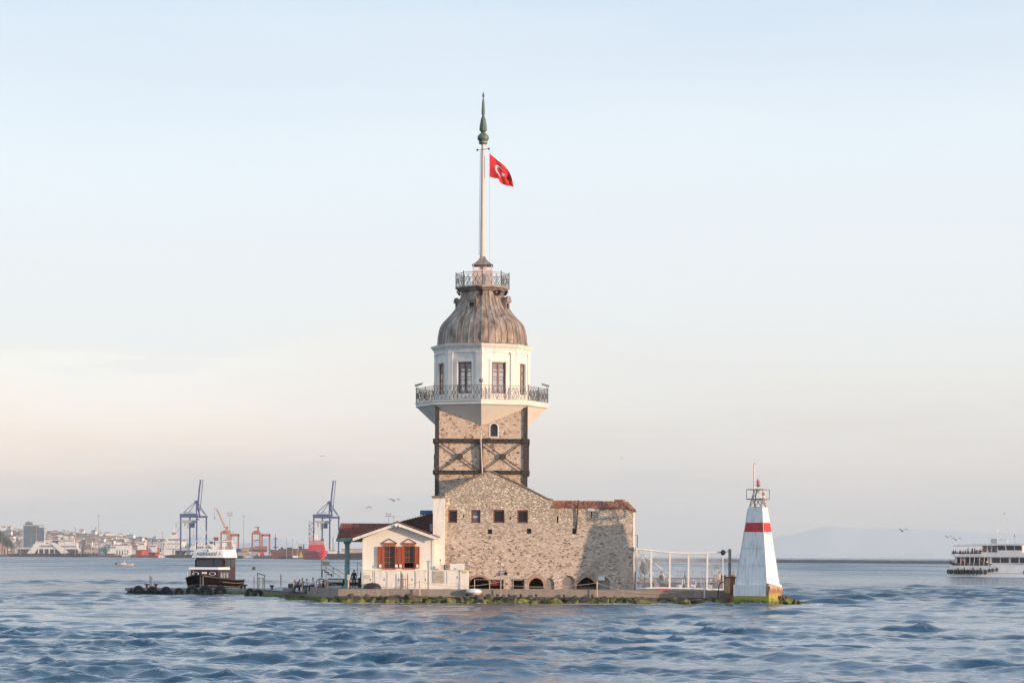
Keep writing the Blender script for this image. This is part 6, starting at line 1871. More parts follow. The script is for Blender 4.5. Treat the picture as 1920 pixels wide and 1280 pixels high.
# ================================================================ PEOPLE
SKIN = M('skin', (.50, .30, .21), .6, c2=(.46, .27, .19))
HAIR = M('dark_hair', (.02, .015, .012), .7)
HAIRG = M('grey_hair', (.22, .19, .17), .8)
def cloth_m(n, c): return M(n, c, .85, c2=tuple(x * .85 for x in c), scale=5)
CL = {'white': cloth_m('white_shirt', (.68, .68, .68)), 'black': cloth_m('black_cloth', (.02, .02, .024)), 'navy': cloth_m('navy_cloth', (.03, .035, .06)), 'blue': cloth_m('blue_cloth', (.08, .16, .35)),
      'grey': cloth_m('grey_cloth', (.16, .15, .15)), 'red': cloth_m('red_cloth', (.35, .04, .04)), 'tan': cloth_m('tan_cloth', (.38, .27, .19)), 'pale': cloth_m('pale_cloth', (.5, .46, .44)), 'pink': cloth_m('pink_cloth', (.5, .25, .24))}
POSES = {
 # joint: (x, y, z) facing -Y; r radius
 'stand': dict(pel=(0, 0, .95), chest=(0, 0, 1.28), neck=(0, 0, 1.47), head=(0, -.02, 1.60), top=(0, 0, 1.70),
   sl=(.18, 0, 1.40), el=(.24, .03, 1.12), hl=(.25, -.06, .88), sr=(-.18, 0, 1.40), er=(-.24, .03, 1.12), hr=(-.25, -.06, .88),
   hipl=(.10, 0, .90), kl=(.11, -.02, .50), al=(.11, .02, .09), tl=(.12, -.14, .04), hipr=(-.10, 0, .90), kr=(-.11, -.01, .50), ar=(-.11, .03, .09), tr=(-.13, -.13, .04)),
 'serve': dict(pel=(0, 0, .95), chest=(0, -.02, 1.28), neck=(0, -.04, 1.46), head=(0, -.08, 1.58), top=(0, -.07, 1.69),
   sl=(.18, -.02, 1.40), el=(.23, -.06, 1.13), hl=(.10, -.36, 1.10), sr=(-.18, -.02, 1.40), er=(-.23, -.06, 1.13), hr=(-.10, -.36, 1.08),
   hipl=(.10, 0, .90), kl=(.11, -.03, .50), al=(.11, .03, .09), tl=(.12, -.12, .04), hipr=(-.10, 0, .90), kr=(-.11, .03, .50), ar=(-.11, .1, .09), tr=(-.13, -.06, .04)),
 'sit': dict(pel=(0, 0, .12), chest=(0, -.05, .45), neck=(0, -.07, .64), head=(0, -.11, .76), top=(0, -.10, .87),
   sl=(.18, -.05, .57), el=(.24, -.10, .30), hl=(.12, -.34, .22), sr=(-.18, -.05, .57), er=(-.24, -.10, .30), hr=(-.10, -.36, .22),
   hipl=(.10, -.02, .10), kl=(.14, -.44, .13), al=(.14, -.46, -.33), tl=(.15, -.60, -.37), hipr=(-.10, -.02, .10), kr=(-.14, -.44, .13), ar=(-.14, -.40, -.33), tr=(-.15, -.54, -.37)),
 'lean': dict(pel=(0, 0, .12), chest=(0, -.22, .40), neck=(0, -.36, .54), head=(0, -.46, .62), top=(0, -.50, .72),
   sl=(.18, -.28, .50), el=(.24, -.42, .24), hl=(.10, -.62, .18), sr=(-.18, -.28, .50), er=(-.24, -.42, .24), hr=(-.06, -.62, .20),
   hipl=(.10, -.02, .10), kl=(.16, -.44, .13), al=(.16, -.46, -.33), tl=(.17, -.60, -.37), hipr=(-.10, -.02, .10), kr=(-.16, -.44, .13), ar=(-.16, -.48, -.33), tr=(-.17, -.62, -.37)),
}
RAD = dict(pel=.155, chest=.165, neck=.062, head=.098, top=.078, sl=.075, el=.052, hl=.036, sr=.075, er=.052, hr=.036, hipl=.10, kl=.066, al=.045, tl=.042, hipr=.10, kr=.066, ar=.045, tr=.042)
EDG = [('pel', 'chest'), ('chest', 'neck'), ('neck', 'head'), ('head', 'top'), ('chest', 'sl'), ('sl', 'el'), ('el', 'hl'), ('chest', 'sr'), ('sr', 'er'), ('er', 'hr'), ('pel', 'hipl'), ('hipl', 'kl'), ('kl', 'al'), ('al', 'tl'), ('pel', 'hipr'), ('hipr', 'kr'), ('kr', 'ar'), ('ar', 'tr')]
def body_mesh(pose):
    J = POSES[pose]; names = list(J)
    pts = {n: Vector(J[n]) for n in names}; edges = list(EDG)
    rad = dict(RAD)
    # five separate fingers on each hand
    for s in 'lr':
        e, h = pts['e' + s], pts['h' + s]; d = (h - e).normalized()
        side_ = Vector((1 if s == 'l' else -1, 0, 0)); side_ = (side_ - d * side_.dot(d)).normalized()
        fw = d.cross(side_).normalized()
        pm = h + d * .07; pts['p' + s] = pm; rad['p' + s] = .030; edges.append(('h' + s, 'p' + s))
        for k, (off, ln) in enumerate(((-.030, .065), (-.010, .078), (.010, .074), (.030, .058))):
            a = pm + fw * off + d * .02; b = a + d * ln * .5 - side_ * .008; c = b + d * ln * .4 - side_ * .02
            for q_, p_ in (('f%s%da' % (s, k), a), ('f%s%db' % (s, k), b), ('f%s%dc' % (s, k), c)): pts[q_] = p_; rad[q_] = .0085
            edges += [('p' + s, 'f%s%da' % (s, k)), ('f%s%da' % (s, k), 'f%s%db' % (s, k)), ('f%s%db' % (s, k), 'f%s%dc' % (s, k))]
        a = h + d * .03 - fw * .045; b = a + d * .035 - fw * .018
        pts['t%sa' % s] = a; pts['t%sb' % s] = b; rad['t%sa' % s] = .011; rad['t%sb' % s] = .009
        edges += [('h' + s, 't%sa' % s), ('t%sa' % s, 't%sb' % s)]
    # nose
    hd = pts['head']; up = (pts['top'] - pts['neck']).normalized()
    names = list(pts)
    me = bpy.data.meshes.new('b_' + pose)
    me.from_pydata([tuple(pts[n]) for n in names], [(names.index(a), names.index(b)) for a, b in edges], [])
    ob = bpy.data.objects.new('tmp', me); col.objects.link(ob)
    sk = ob.modifiers.new('s', 'SKIN'); sk.use_smooth_shade = True
    ob.modifiers.new('u', 'SUBSURF').levels = 1
    lay = me.skin_vertices[0].data
    for i, n in enumerate(names):
        r = rad[n]; lay[i].radius = (r, r * (.72 if n in ('pel', 'chest') else 1.0)) if n in ('pel', 'chest') else (r, r)
        lay[i].use_root = (n == 'pel')
    dg = bpy.context.evaluated_depsgraph_get(); dg.update()
    m2 = bpy.data.meshes.new_from_object(ob.evaluated_get(dg)); m2.name = 'body_' + pose
    bpy.data.objects.remove(ob)
    # slots: 0 skin, 1 top, 2 trousers, 3 shoes by nearest joint
    zone = {}
    for n in names:
        zone[n] = 0
        if n in ('chest', 'sl', 'sr', 'el', 'er'): zone[n] = 1
        if n in ('pel', 'hipl', 'hipr', 'kl', 'kr'): zone[n] = 2
        if n in ('al', 'ar', 'tl', 'tr'): zone[n] = 3
    segs = [(pts[a], pts[b], zone[a], zone[b], a, b) for a, b in edges]
    for mt in ('skin', 'top', 'trousers', 'shoes'): m2.materials.append(SKIN)
    mi = []
    for p in m2.polygons:
        c = p.center; best = 9; z = 0
        for a, b, za, zb_, na, nb in segs:
            ab = b - a; t = max(0, min(1, (c - a).dot(ab) / max(ab.length_squared, 1e-9))); d = (c - (a + ab * t)).length
            if d < best:
                best = d
                if na[0] == 'e' and nb[0] == 'h': z = 1 if t < .75 else 0
                elif na == 'chest' and nb == 'neck': z = 1 if t < .8 else 0
                elif na[0] == 'k': z = 2 if t < .88 else 3
                elif na == 'pel' and nb == 'chest': z = 2 if t < .25 else 1
                else: z = za if t < .5 else zb_
        mi.append(z)
    m2.polygons.foreach_set('material_index', mi)
    # hair cap and nose as separate meshes
    hd, tp_ = pts['head'], pts['top']
    bm = bmesh.new(); bmesh.ops.create_uvsphere(bm, u_segments=14, v_segments=10, radius=1)
    upv = (tp_ - hd).normalized()
    fwd = Vector((0, -1, 0)); fwd = (fwd - upv * fwd.dot(upv)).normalized()
    c = hd + upv * .045 - fwd * .018
    dele = []
    for v in bm.verts:
        d = v.co.copy()
        v.co = c + Vector((d.x * .098, 0, 0)) + fwd * (-d.y * .112) + upv * (d.z * .108)
        if d.z < -.25 or (-d.y > .45 and d.z < .42): dele.append(v)
    bmesh.ops.delete(bm, geom=dele, context='VERTS')
    hm_ = bpy.data.meshes.new('hair_' + pose); bm.to_mesh(hm_); bm.free(); hm_.materials.append(HAIR); hm_.polygons.foreach_set('use_smooth', [True] * len(hm_.polygons))
    mbn = MB(); e0 = hd + fwd * .092
    mbn.add([e0 + Vector((-.014, 0, 0)) - upv * .02, e0 + Vector((.014, 0, 0)) - upv * .02, e0 + fwd * .026 - upv * .018, e0 + upv * .03], [[0, 1, 2], [1, 3, 2], [3, 0, 2], [0, 3, 1]])
    nm = bpy.data.meshes.new('nose_' + pose); nm.from_pydata([tuple(v) for v in mbn.v], [], mbn.f); nm.materials.append(SKIN)
    return m2, hm_, nm
BODY = {k: body_mesh(k) for k in POSES}
def person(pose, loc, rz, top, bot, label, group=None, hair=HAIR, s=1.0, vest=None):
    me, hm_, nm = BODY[pose]
    t = thing('person', label, 'person', loc, rz, group)
    t.scale = (s, s, s)
    b = bpy.data.objects.new('body', me); col.objects.link(b); b.parent = t
    for i, m in enumerate((SKIN, CL[top], CL[bot], CL['black'])):
        b.material_slots[i].link = 'OBJECT'; b.material_slots[i].material = m
    h = bpy.data.objects.new('hair', hm_); col.objects.link(h); h.parent = t
    h.material_slots[0].link = 'OBJECT'; h.material_slots[0].material = hair
    if vest:
        J = POSES[pose]; c = (Vector(J['pel']) + Vector(J['chest'])) / 2
        mb = MB(); mb.lathe([(.19, -.22), (.20, -.05), (.215, .15), (.17, .28)], (0, 0, 0), 12)
        v2 = MB(); v2.add([(c.x + v[0] * .98, c.y + v[1] * .72, c.z + v[2]) for v in mb.v], mb.f)
        v2.build('vest', CL[vest], t, smooth=True, world=False)
    KIDS[t.name] = [b, h]
    return t
def pl_person(pose, px, pyhead, Y, rz, top, bot, label, group=None, **k):
    H = {'stand': 1.74, 'serve': 1.72, 'sit': .92, 'lean': .80}[pose]
    p = P(px, pyhead, Y)
    base = FLOOR + .003 if pose in ('stand', 'serve') else p.z - H
    return person(pose, (p.x, Y, base), rz, top, bot, label, group, **k)
G1 = 'men sitting on the quay edge'
# seated men: seat height from the wall
def seat_on(px, Y, zs, rz, pose, top, bot, label, **k):
    return person(pose, (PX(px, Y), Y, zs), rz, top, bot, label, G1, **k)
seat_on(553.5, 257.5, 1.14, 1.35, 'lean', 'blue', 'navy', 'person in blue with a cap, leaning forward at the left of the seated group')
seat_on(561, 256, 1.10, -1.2, 'lean', 'pink', 'black', 'person in a pinkish top bent forward, second from left of the group', hair=HAIRG)
seat_on(568.5, 256.5, 1.16, -1.4, 'sit', 'black', 'black', 'person in black sitting with legs stretched left')
seat_on(577, 252.8, 1.16, -1.25, 'sit', 'white', 'black', 'grey haired person in a white shirt with black tie, sitting', hair=HAIRG)
seat_on(588.5, 249.2, 1.28, -1.2, 'sit', 'white', 'black', 'person in a white shirt sitting with the back turned at the wall')
seat_on(600.5, 247.5, 1.02, -1.3, 'sit', 'black', 'navy', 'person in black sitting under the brown canopy')
seat_on(605, 246.2, 1.02, 1.2, 'sit', 'red', 'black', 'person in dark red sitting under the brown canopy')
# bench under them
bn = thing('bench', 'plain grey bench under the left part of the seated group', 'bench', (PX(563, 256.6), 256.6, .704))
mb = MB(); mb.box(-.9, 1.0, -.3, .5, .36, .42, .01); mb.build('seat', MT['blue_grey'], bn, world=False)
for s_ in (-.75, .85): mb = MB(); mb.box(s_ - .04, s_ + .04, -.25, .45, 0, .359); mb.build('leg', MT['blue_grey'], bn, world=False)
bn2 = thing('crate_seat', 'low crate under the grey haired person in the white shirt', 'crate', (PX(577, 252.9), 252.9, .704))
mb = MB(); mb.box(-.3, .3, -.25, .3, 0.002, .44, .01); mb.build('crate_body', MT['blue_grey'], bn2, world=False)
mb = MB(); mb.box(-.32, .32, -.27, .32, .441, .455); mb.build('lid', MT['deck'], bn2, world=False)
bn3 = thing('crate_seat', 'low crate under the two persons beneath the brown canopy', 'crate', (PX(603, 246.8), 246.9, .704))
mb = MB(); mb.box(-.45, .45, -.9, .7, 0.002, .31, .01); mb.build('crate_body', MT['blue_grey'], bn3, world=False)
mb = MB(); mb.box(-.46, .46, -.91, .71, .311, .318); mb.build('lid', MT['deck'], bn3, world=False)
# standing near the annex
pl_person('stand', 663.8, 1064, 247.5, math.pi, 'navy', 'black', 'person in a dark vest and trousers standing with the back turned beside the annex', s=1.0)
pl_person('stand', 653.5, 1055, 249.5, 1.6, 'white', 'black', 'person in a white shirt standing beside the porch column', s=1.08)
pl_person('serve', 651.5, 1064, 246.0, 1.2, 'grey', 'black', 'person in grey bending beside the porch column', s=.9)
pl_person('stand', 677.6, 1064, 251, -1.2, 'black', 'black', 'person in black half hidden behind the annex corner')
# terrace
G2 = 'people on the terrace behind the plastic screen'
pl_person('stand', 1240.5, 1064, 246, 2.9, 'white', 'black', 'waiter in a white shirt and black vest standing behind the second screen post', G2, vest='black')
pl_person('serve', 1284, 1066, 247, 1.5, 'grey', 'navy', 'waiter in grey serving at a table left of the third screen post', G2)
pl_person('stand', 1348.5, 1067, 244, -2.6, 'pale', 'grey', 'person in pale shirt standing beneath the terrace sign', G2)
pl_person('stand', 1356.5, 1068, 243, .3, 'black', 'black', 'person in black at the right end of the screen', G2, s=.98)
pl_person('stand', 1375, 1071, 243.5, -.6, 'tan', 'black', 'person in tan standing behind the rusty box', G2, s=.98)
for px, Y, tp_, lb in ((1217, 246.9, 'white', 'person in white seated at the left end of the terrace'), (1341.5, 245, 'tan', 'person in tan seated near the terrace sign'), (1202, 247.4, 'pale', 'person in pale clothes seated beside the stone wall')):
    person('sit', (PX(px, Y), Y, FLOOR + .48), 1.4 if px < 1300 else -1.2, tp_, 'black', lb, G2)

# ================================================================ THE MOORED BOAT
def loft(mb, secs):
    n = len(secs[0]); vs = [p for s in secs for p in s]
    fs = [[i * n + k, i * n + k + 1, (i + 1) * n + k + 1, (i + 1) * n + k] for i in range(len(secs) - 1) for k in range(n - 1)]
    mb.add(vs, fs); return mb
def hull_secs(L, B, D, bow=.9, sheer=.5, n=16, flare=.8, draft=.5, stern=.82):
    """local: bow toward +X. each section port->keel->starboard"""
    out = []
    for i in range(n + 1):
        t = i / n                      # 0 stern .. 1 bow
        x = -L / 2 + L * t
        b = B / 2 * (stern + (1 - stern) * min(1, t * 3)) if t < .33 else B / 2 * (1 - ((t - .33) / .67) ** (2.2 + bow)) 
        b = max(b, .001)
        d = D + sheer * max(0, (t - .35) / .65) ** 2
        kx = x + (L * .06) * t ** 4 * 0
        bl = b * flare * (1 - .5 * max(0, t - .6) / .4)
        k = -draft if t < .9 else -draft * (1 - (t - .9) / .1 * .9)
        out.append([(x, b, d), (x, b * .985, d * .8), (x - .02 * L * t * t, b * .93, d * .45), (x - .05 * L * t ** 3, bl, .02), (x - .08 * L * t ** 3, bl * .55, k * .7), (x - .09 * L * t ** 3, 0, k),
                    (x - .08 * L * t ** 3, -bl * .55, k * .7), (x - .05 * L * t ** 3, -bl, .02), (x - .02 * L * t * t, -b * .93, d * .45), (x, -b * .985, d * .8), (x, -b, d)])
    return out
BTX = PX(396, 291); BTY = 291.0
boat = thing('motor_boat', 'black and maroon motor boat with white canopy moored bow on behind the pier', 'boat', (BTX, BTY, 0), -math.pi / 2 - R(12), None)
secs = hull_secs(10.6, 5.5, 1.5, .75, .62, 18, .86)
mb = MB(); loft(mb, secs); mb.add([secs[0][i] for i in range(11)], [list(range(11))])
bh = mb.build('hull', MT['dark_hull'], boat, smooth=True, world=False)
def rubline(h, w, name, m, parent):
    mb = MB()
    for s_ in (1, -1):
        pts = []
        for sc_ in secs:
            a, b = Vector(sc_[0]), Vector(sc_[2]); p = a.lerp(b, h); pts.append((p.x, s_ * (abs(p.y) + .02), p.z))
        mb.tube(pts, w, 5)
    mb.build(name, MT[m], parent, world=False)
rubline(.02, .07, 'gunwale', 'black', boat); rubline(.42, .02, 'stripe', 'rope', bh); rubline(.95, .016, 'stripe', 'rope', bh)
mb = MB()
dsec = [[(s[0][0], s[0][1] * .98, s[0][2] - .10), (s[0][0], -s[0][1] * .98, s[0][2] - .10)] for s in secs]
loft(mb, dsec); mb.build('deck', MT['white_paint'], boat, world=False)
# lower cabin
def cab(mb, x0, x1, w0, w1, z0, z1, lean=.1, tw=None):
    tw = tw or .95
    mb.add([(x0, -w0, z0), (x1, -w1, z0), (x1, w1, z0), (x0, w0, z0), (x0, -w0 * tw, z1), (x1 - lean, -w1 * tw, z1), (x1 - lean, w1 * tw, z1), (x0, w0 * tw, z1)],
           [[3, 2, 1, 0], [4, 5, 6, 7], [0, 1, 5, 4], [1, 2, 6, 5], [2, 3, 7, 6], [3, 0, 4, 7]])
mb = MB(); cab(mb, -1.2, 2.55, 1.8, 1.7, 1.15, 2.68, .08); mb.build('fore_cabin', MT['mahog'], boat, world=False)
mb = MB(); cab(mb, -1.2, 2.72, 1.86, 1.78, 2.685, 2.95, .12, .97); mb.build('cabin_roof', MT['white_paint'], boat, world=False)
mb = MB(); cab(mb, -3.4, .75, 1.78, 1.68, 1.0, 4.02, .25, .98)
mb.build('wheelhouse', MT['mahog'], boat, world=False)
# windshield panes and side windows
mb = MB(); mb.add([(.665, -1.5, 3.08), (.665, .45, 3.08), (.57, .45, 3.88), (.57, -1.5, 3.88)], [[0, 1, 2, 3]]); mb.add([(.665, .55, 3.08), (.665, 1.5, 3.08), (.57, 1.5, 3.88), (.57, .55, 3.88)], [[0, 1, 2, 3]])
mb.build('windshield', glass_mat('boat_glass', (.045, .06, .085), rough=.12), boat, world=False)
for s_ in (1, -1):
    for (xa, xb) in ((-3.1, -1.7), (-1.5, -.3), (-.15, .4)):
        mb = MB(); y_ = s_ * 1.775; mb.box(xa, xb, y_ - .02, y_ + .02, 2.95, 3.8); mb.build('side_window', glass_mat('boat_side_glass', (.05, .05, .055)), boat, world=False)
    for (xa, xb) in ((-.9, -.2), (.2, .9), (1.2, 1.9)):
        mb = MB(); y_ = s_ * 1.73; mb.box(xa, xb, y_ - .03, y_ + .03, 1.75, 2.35); mb.build('cabin_window', MT['blue_grey'], boat, world=False)
        
for y_ in (-1.0, 1.0):
    mb = MB(); mb.torus((0, 0, 0), .34, .05, 'X', 20, 6)
    m2 = MB(); m2.add([(2.50 + v[0] * .6, y_ + v[1], 2.22 + v[2] * .48) for v in mb.v], mb.f); pf = m2.build('porthole', MT['white_paint'], boat, world=False, smooth=True)
    mb = MB(); mb.box(2.47, 2.515, y_ - .28, y_ + .28, 2.1, 2.34); mb.build('pane', MT['glass'], pf, world=False)
mb = MB(); mb.box(2.5, 2.6, -.25, .32, 2.2, 2.42, .03); mb.build('name_plate', MT['white_paint'], boat, world=False)
# canopy fascia with lettering
mb = MB(); cz0, cz1 = 4.03, 4.92
mb.add([(-3.7, -1.88, cz0), (1.25, -1.88, cz0), (1.25, 1.88, cz0), (-3.7, 1.88, cz0), (-3.6, -1.74, cz1 + .05), (.95, -1.7, cz1), (.95, 1.7, cz1), (-3.6, 1.74, cz1 + .05), (1.38, 0, cz0 + .0), (1.08, 0, cz1 + .08)],
       [[3, 2, 8, 1, 0], [4, 5, 9, 6, 7], [1, 8, 9, 5], [8, 2, 6, 9], [0, 1, 5, 4], [2, 3, 7, 6], [3, 0, 4, 7]])
mb.build('canopy', MT['white_paint'], boat, world=False)
def text_mesh(name, s, size, mat, parent, mtx, depth=.01, italic=.25, align='CENTER'):
    cu = bpy.data.curves.new(name, 'FONT'); cu.body = s; cu.size = size; cu.extrude = depth; cu.align_x = align; cu.align_y = 'CENTER'; cu.shear = italic
    ob = bpy.data.objects.new('tmp_text', cu); col.objects.link(ob)
    dg = bpy.context.evaluated_depsgraph_get(); dg.update()
    me = bpy.data.meshes.new_from_object(ob.evaluated_get(dg)); bpy.data.objects.remove(ob)
    me.transform(mtx); me.materials.clear(); me.materials.append(mat)
    o = bpy.data.objects.new(name, me); col.objects.link(o)
    if parent: o.parent = parent; KIDS.setdefault(parent.name, []).append(o)
    return o
# text plane: x->local +Y(left->right as seen from the bow), faces +X
mt_ = Matrix(((0, 0, 1, 1.36), (1, 0, 0, 0.1), (0, 1, 0, 4.42), (0, 0, 0, 1)))
tilt = Matrix.Translation((1.27, 0, 4.4)) @ Matrix.Rotation(-.32, 4, 'Y') @ Matrix.Translation((-1.27, 0, -4.4))
text_mesh('lettering', 'KIZKULESİ 3', .50, MT['black'], boat, tilt @ mt_)
mb = MB(); 
for s_ in (1, -1): mb.lathe([(0, -.05), (.05, 0), (0, .05)], (1.24, s_ * .06, 4.74), 6)
mb.lathe([(.02, 0), (.09, .06), (0, .16)], (1.2, 0, 4.80), 6); mb.build('crest', MT['black'], boat, world=False)
# roof frame (white tubes), mast
mb = MB()
for s_ in (1, -1):
    mb.tube([(.6, s_ * 1.75, cz1), (.4, s_ * 1.72, cz1 + 1.02), (-2.6, s_ * 1.72, cz1 + 1.02), (-2.8, s_ * 1.75, cz1)], .035, 6)
mb.tube([(.4, -1.72, cz1 + 1.02), (.4, 1.72, cz1 + 1.02)], .035, 6); mb.tube([(-2.6, -1.72, cz1 + 1.02), (-2.6, 1.72, cz1 + 1.02)], .035, 6)
mb.tube([(-.5, 1.2, cz1), (-.5, 1.2, cz1 + 1.9)], .03, 6)
mb.build('roof_frame', MT['white_paint'], boat, world=False)
# bow rail on the left
mb = MB()
top_r = []
for sc_ in secs[8:17]:
    top_r.append((sc_[0][0], -sc_[0][1] + .12, sc_[0][2] + .75))
mb.tube(top_r, .03, 6)
for p in top_r[::2] + [top_r[-1]]: mb.tube([(p[0], p[1], p[2] - .85), p], .022, 5)
p = top_r[-1]; mb.tube([p, (p[0] + .25, p[1] + .35, p[2] + .02), (p[0] + .3, p[1] + .6, p[2] - .8)], .03, 6)
mb.build('bow_rail', MT['chrome'], boat, world=False)
# flag on boat
bf = thing('boat_flag', 'small dark red flag with white crescent flying above the moored boat', 'flag', (0, 0, 0))
fp = P(399.5, 1014.5, 291); q0 = P(400, 1005.3, 291); bf.location = (fp.x, 291, fp.z); ROOT[bf.name] = (Vector(bf.location), 0)
mb = MB(); NU, NV = 36, 24; vs, fc, mi = [], [], []
for j in range(NV + 1):
    for i in range(NU + 1):
        u, v = i / NU, j / NV; a = P(399.7 + u * 9.6, 1005.6 + 1.8 * u - v * -6.6 + .6 * math.sin(u * 5), 291 + .08 * math.sin(u * 9)); vs.append(a)
for j in range(NV):
    for i in range(NU):
        fc.append([j * (NU + 1) + i, j * (NU + 1) + i + 1, (j + 1) * (NU + 1) + i + 1, (j + 1) * (NU + 1) + i]); mi.append(1 if emblem((i + .5) / NU * .98, (j + .5) / NV) else 0)
mb.add(vs, fc); mb.m = mi; mb.build('cloth', [M('dark_flag_red', (.32, .012, .02), .8), MT['flag_white']], bf, normals=False)
mb = MB(); mb.tube([(fp.x - .02, 291, q0.z + .1), (fp.x + .1, 291, fp.z - 1.0)], .025, 6); mb.build('staff', MT['white_paint'], bf)

# ================================================================ FAR SHORE
def fm(n, c, c2=None, rough=.7, **k): return M(n, c, rough, c2=c2 or tuple(x * .8 for x in c), **dict(dict(scale=.12), **k))
C = {'hull_navy': fm('navy_hull', (.035, .028, .045)), 'white': fm('ship_white', (.80, .77, .74), scale=.3), 'grey': fm('ship_grey', (.42, .43, .45)), 'window': M('ship_window', (.03, .035, .045), .3), 'orange': fm('orange_mast', (.55, .25, .07)),
     'blue': fm('crane_blue', (.045, .07, .21)), 'pgrey': fm('crane_grey', (.42, .42, .44)), 'cred': fm('gantry_red', (.42, .12, .085)), 'corange': fm('orange_crane', (.55, .33, .24)), 'red': fm('tug_red', (.55, .055, .04)), 'rust': fm('rusty_hull', (.19, .07, .055), (.12, .05, .045), scale=.08),
     'red2': fm('bright_red', (.62, .03, .045)), 'maroon': fm('maroon', (.17, .03, .06)), 'dark': fm('dark_iron', (.06, .055, .06)), 'stone': fm('quay_stone', (.20, .17, .155), (.13, .115, .10), scale=.3), 'yel': fm('yellow_crane', (.55, .36, .10)),
     'glass': fm('blue_glass_front', (.09, .15, .21), (.07, .12, .18), .25), 'beige': fm('beige_wall', (.52, .44, .38)), 'slate': fm('slate_roof', (.16, .13, .14)), 'green': fm('dark_green', (.06, .10, .08)), 'far': fm('hazed_mountain', (.52, .57, .61), (.50, .55, .59), scale=.002), 'teal': fm('hill_teal', (.10, .13, .13)),  # ridge colour carries painted haze, paler than the land itself
     'pink': fm('pale_pink_wall', (.55, .42, .37)), 'brick': fm('brick_roof', (.30, .12, .08)), 'mast': fm('mast_grey', (.30, .32, .34))}
def S(name, label, cat, px, wl, group=None, rz=0.0, Y=None, z=0.0):
    Y = Y or YW(px, wl)
    t = thing(name, label, cat, (PX(px, Y, wl), Y, z), rz, group); return t, Y / F
def Bx(par, name, m, boxes, s, bev=0):
    mb = MB(s)
    for b in boxes: mb.box(*b, bev)
    return mb.build(name, C[m], par, world=False)
def Br(par, name, m, bars, s):
    mb = MB(s)
    for b in bars: mb.bar(b[0], b[1], b[2], b[3] if len(b) > 3 else None)
    return mb.build(name, C[m], par, world=False)
def Tb(par, name, m, tubes, s, n=6):
    mb = MB(s)
    for pts, r in tubes: mb.tube(pts, r, n)
    return mb.build(name, C[m], par, world=False)
def winrow(par, s, x0, x1, y, z0, z1, n, gap=.35, name='window'):
    for i in range(n):
        w = (x1 - x0) / n; mb = MB(s); mb.box(x0 + w * (i + gap / 2), x0 + w * (i + 1 - gap / 2), y - .12, y + .12, z0, z1); mb.build(name, C['window'], par, world=False)

# quay wall and yards of the port, running away to the left
qpts = []
for px, wl in ((-60, 1042.2), (60, 1043.0), (180, 1043.9), (300, 1045.0), (420, 1046.0), (540, 1047.2), (660, 1048.2), (800, 1049.2)):
    Y = YW(px, wl) + 12; qpts.append((PX(px, Y), Y))
mb = MB(); mb.prism_z(qpts + [(qpts[-1][0] + 60, 5200), (qpts[0][0] - 500, 9000)], -3, 3.4); tag(mb.build('port_quay', C['stone']), kind='structure')
# hills
def hill(pts, Y, dy, name, m, seed, ph=0):
    """ridge line given in photo pixels at distance Y"""
    mb = MB(); n = len(pts) * 10; q = dense([(a, b) for a, b in pts], 10); vs, fs = [], []
    for i, (a, b) in enumerate(q):
        top = P(a, b, Y); jit = noise.noise(Vector((a * .07, seed, 0))) * 1.2 * Y / F
        vs += [(PX(a, Y - dy, 1040), Y - dy, -2), ((PX(a, Y - dy * .4, 1040)), Y - dy * .45, max(top.z * .28, 0)), (top.x, Y, max(top.z + jit * .8, 1)), (top.x * 1.02, Y + dy, -2)]
    for i in range(len(q) - 1):
        for k in range(3): fs.append([i * 4 + k, i * 4 + k + 1, (i + 1) * 4 + k + 1, (i + 1) * 4 + k])
    mb.add(vs, fs); tag(mb.build(name, C[m], smooth=True), kind='structure')
hill([(-120, 1000), (-20, 996), (20, 992), (60, 995), (110, 996), (160, 999), (210, 1002), (260, 1006), (310, 1011), (360, 1020), (420, 1032), (470, 1041)], 6200, 1400, 'town_hill', 'teal', 1)
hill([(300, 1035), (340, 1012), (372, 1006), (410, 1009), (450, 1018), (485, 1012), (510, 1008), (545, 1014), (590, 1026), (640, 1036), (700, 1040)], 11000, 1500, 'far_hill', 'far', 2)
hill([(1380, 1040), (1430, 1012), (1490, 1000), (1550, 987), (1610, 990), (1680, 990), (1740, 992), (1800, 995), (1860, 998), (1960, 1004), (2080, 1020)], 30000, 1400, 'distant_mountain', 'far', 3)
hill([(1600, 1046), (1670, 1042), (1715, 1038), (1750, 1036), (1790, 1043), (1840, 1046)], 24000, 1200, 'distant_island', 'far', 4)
# breakwater on the right horizon
mb = MB(); bw = [(1100, 1053.2), (1380, 1053.8), (1600, 1055.3), (1800, 1056.8), (2050, 1058.6)]; fr, bk = [], []
q = dense(bw, 60); vs, fs = [], []
for i, (px, wl) in enumerate(q):
    Y = YW(px, wl); z1 = PZ(wl - 6.2, Y, px) + .35 * noise.noise(Vector((i * 1.7, 0, 0)))
    vs += [(PX(px, Y), Y, -1), (PX(px, Y), Y + 2.5 + noise.noise(Vector((i * .9, 3, 0))), z1 * .6), (PX(px, Y + 5), Y + 5, z1), (PX(px, Y + 12), Y + 12, z1), (PX(px, Y + 16), Y + 16, -1)]
for i in range(len(q) - 1):
    for k in range(4): fs.append([i * 5 + k, i * 5 + k + 1, (i + 1) * 5 + k + 1, (i + 1) * 5 + k])
mb.add(vs, fs); tag(mb.build('breakwater', fm('breakwater_rock', (.15, .14, .145), (.09, .085, .09), scale=.4)), kind='structure')

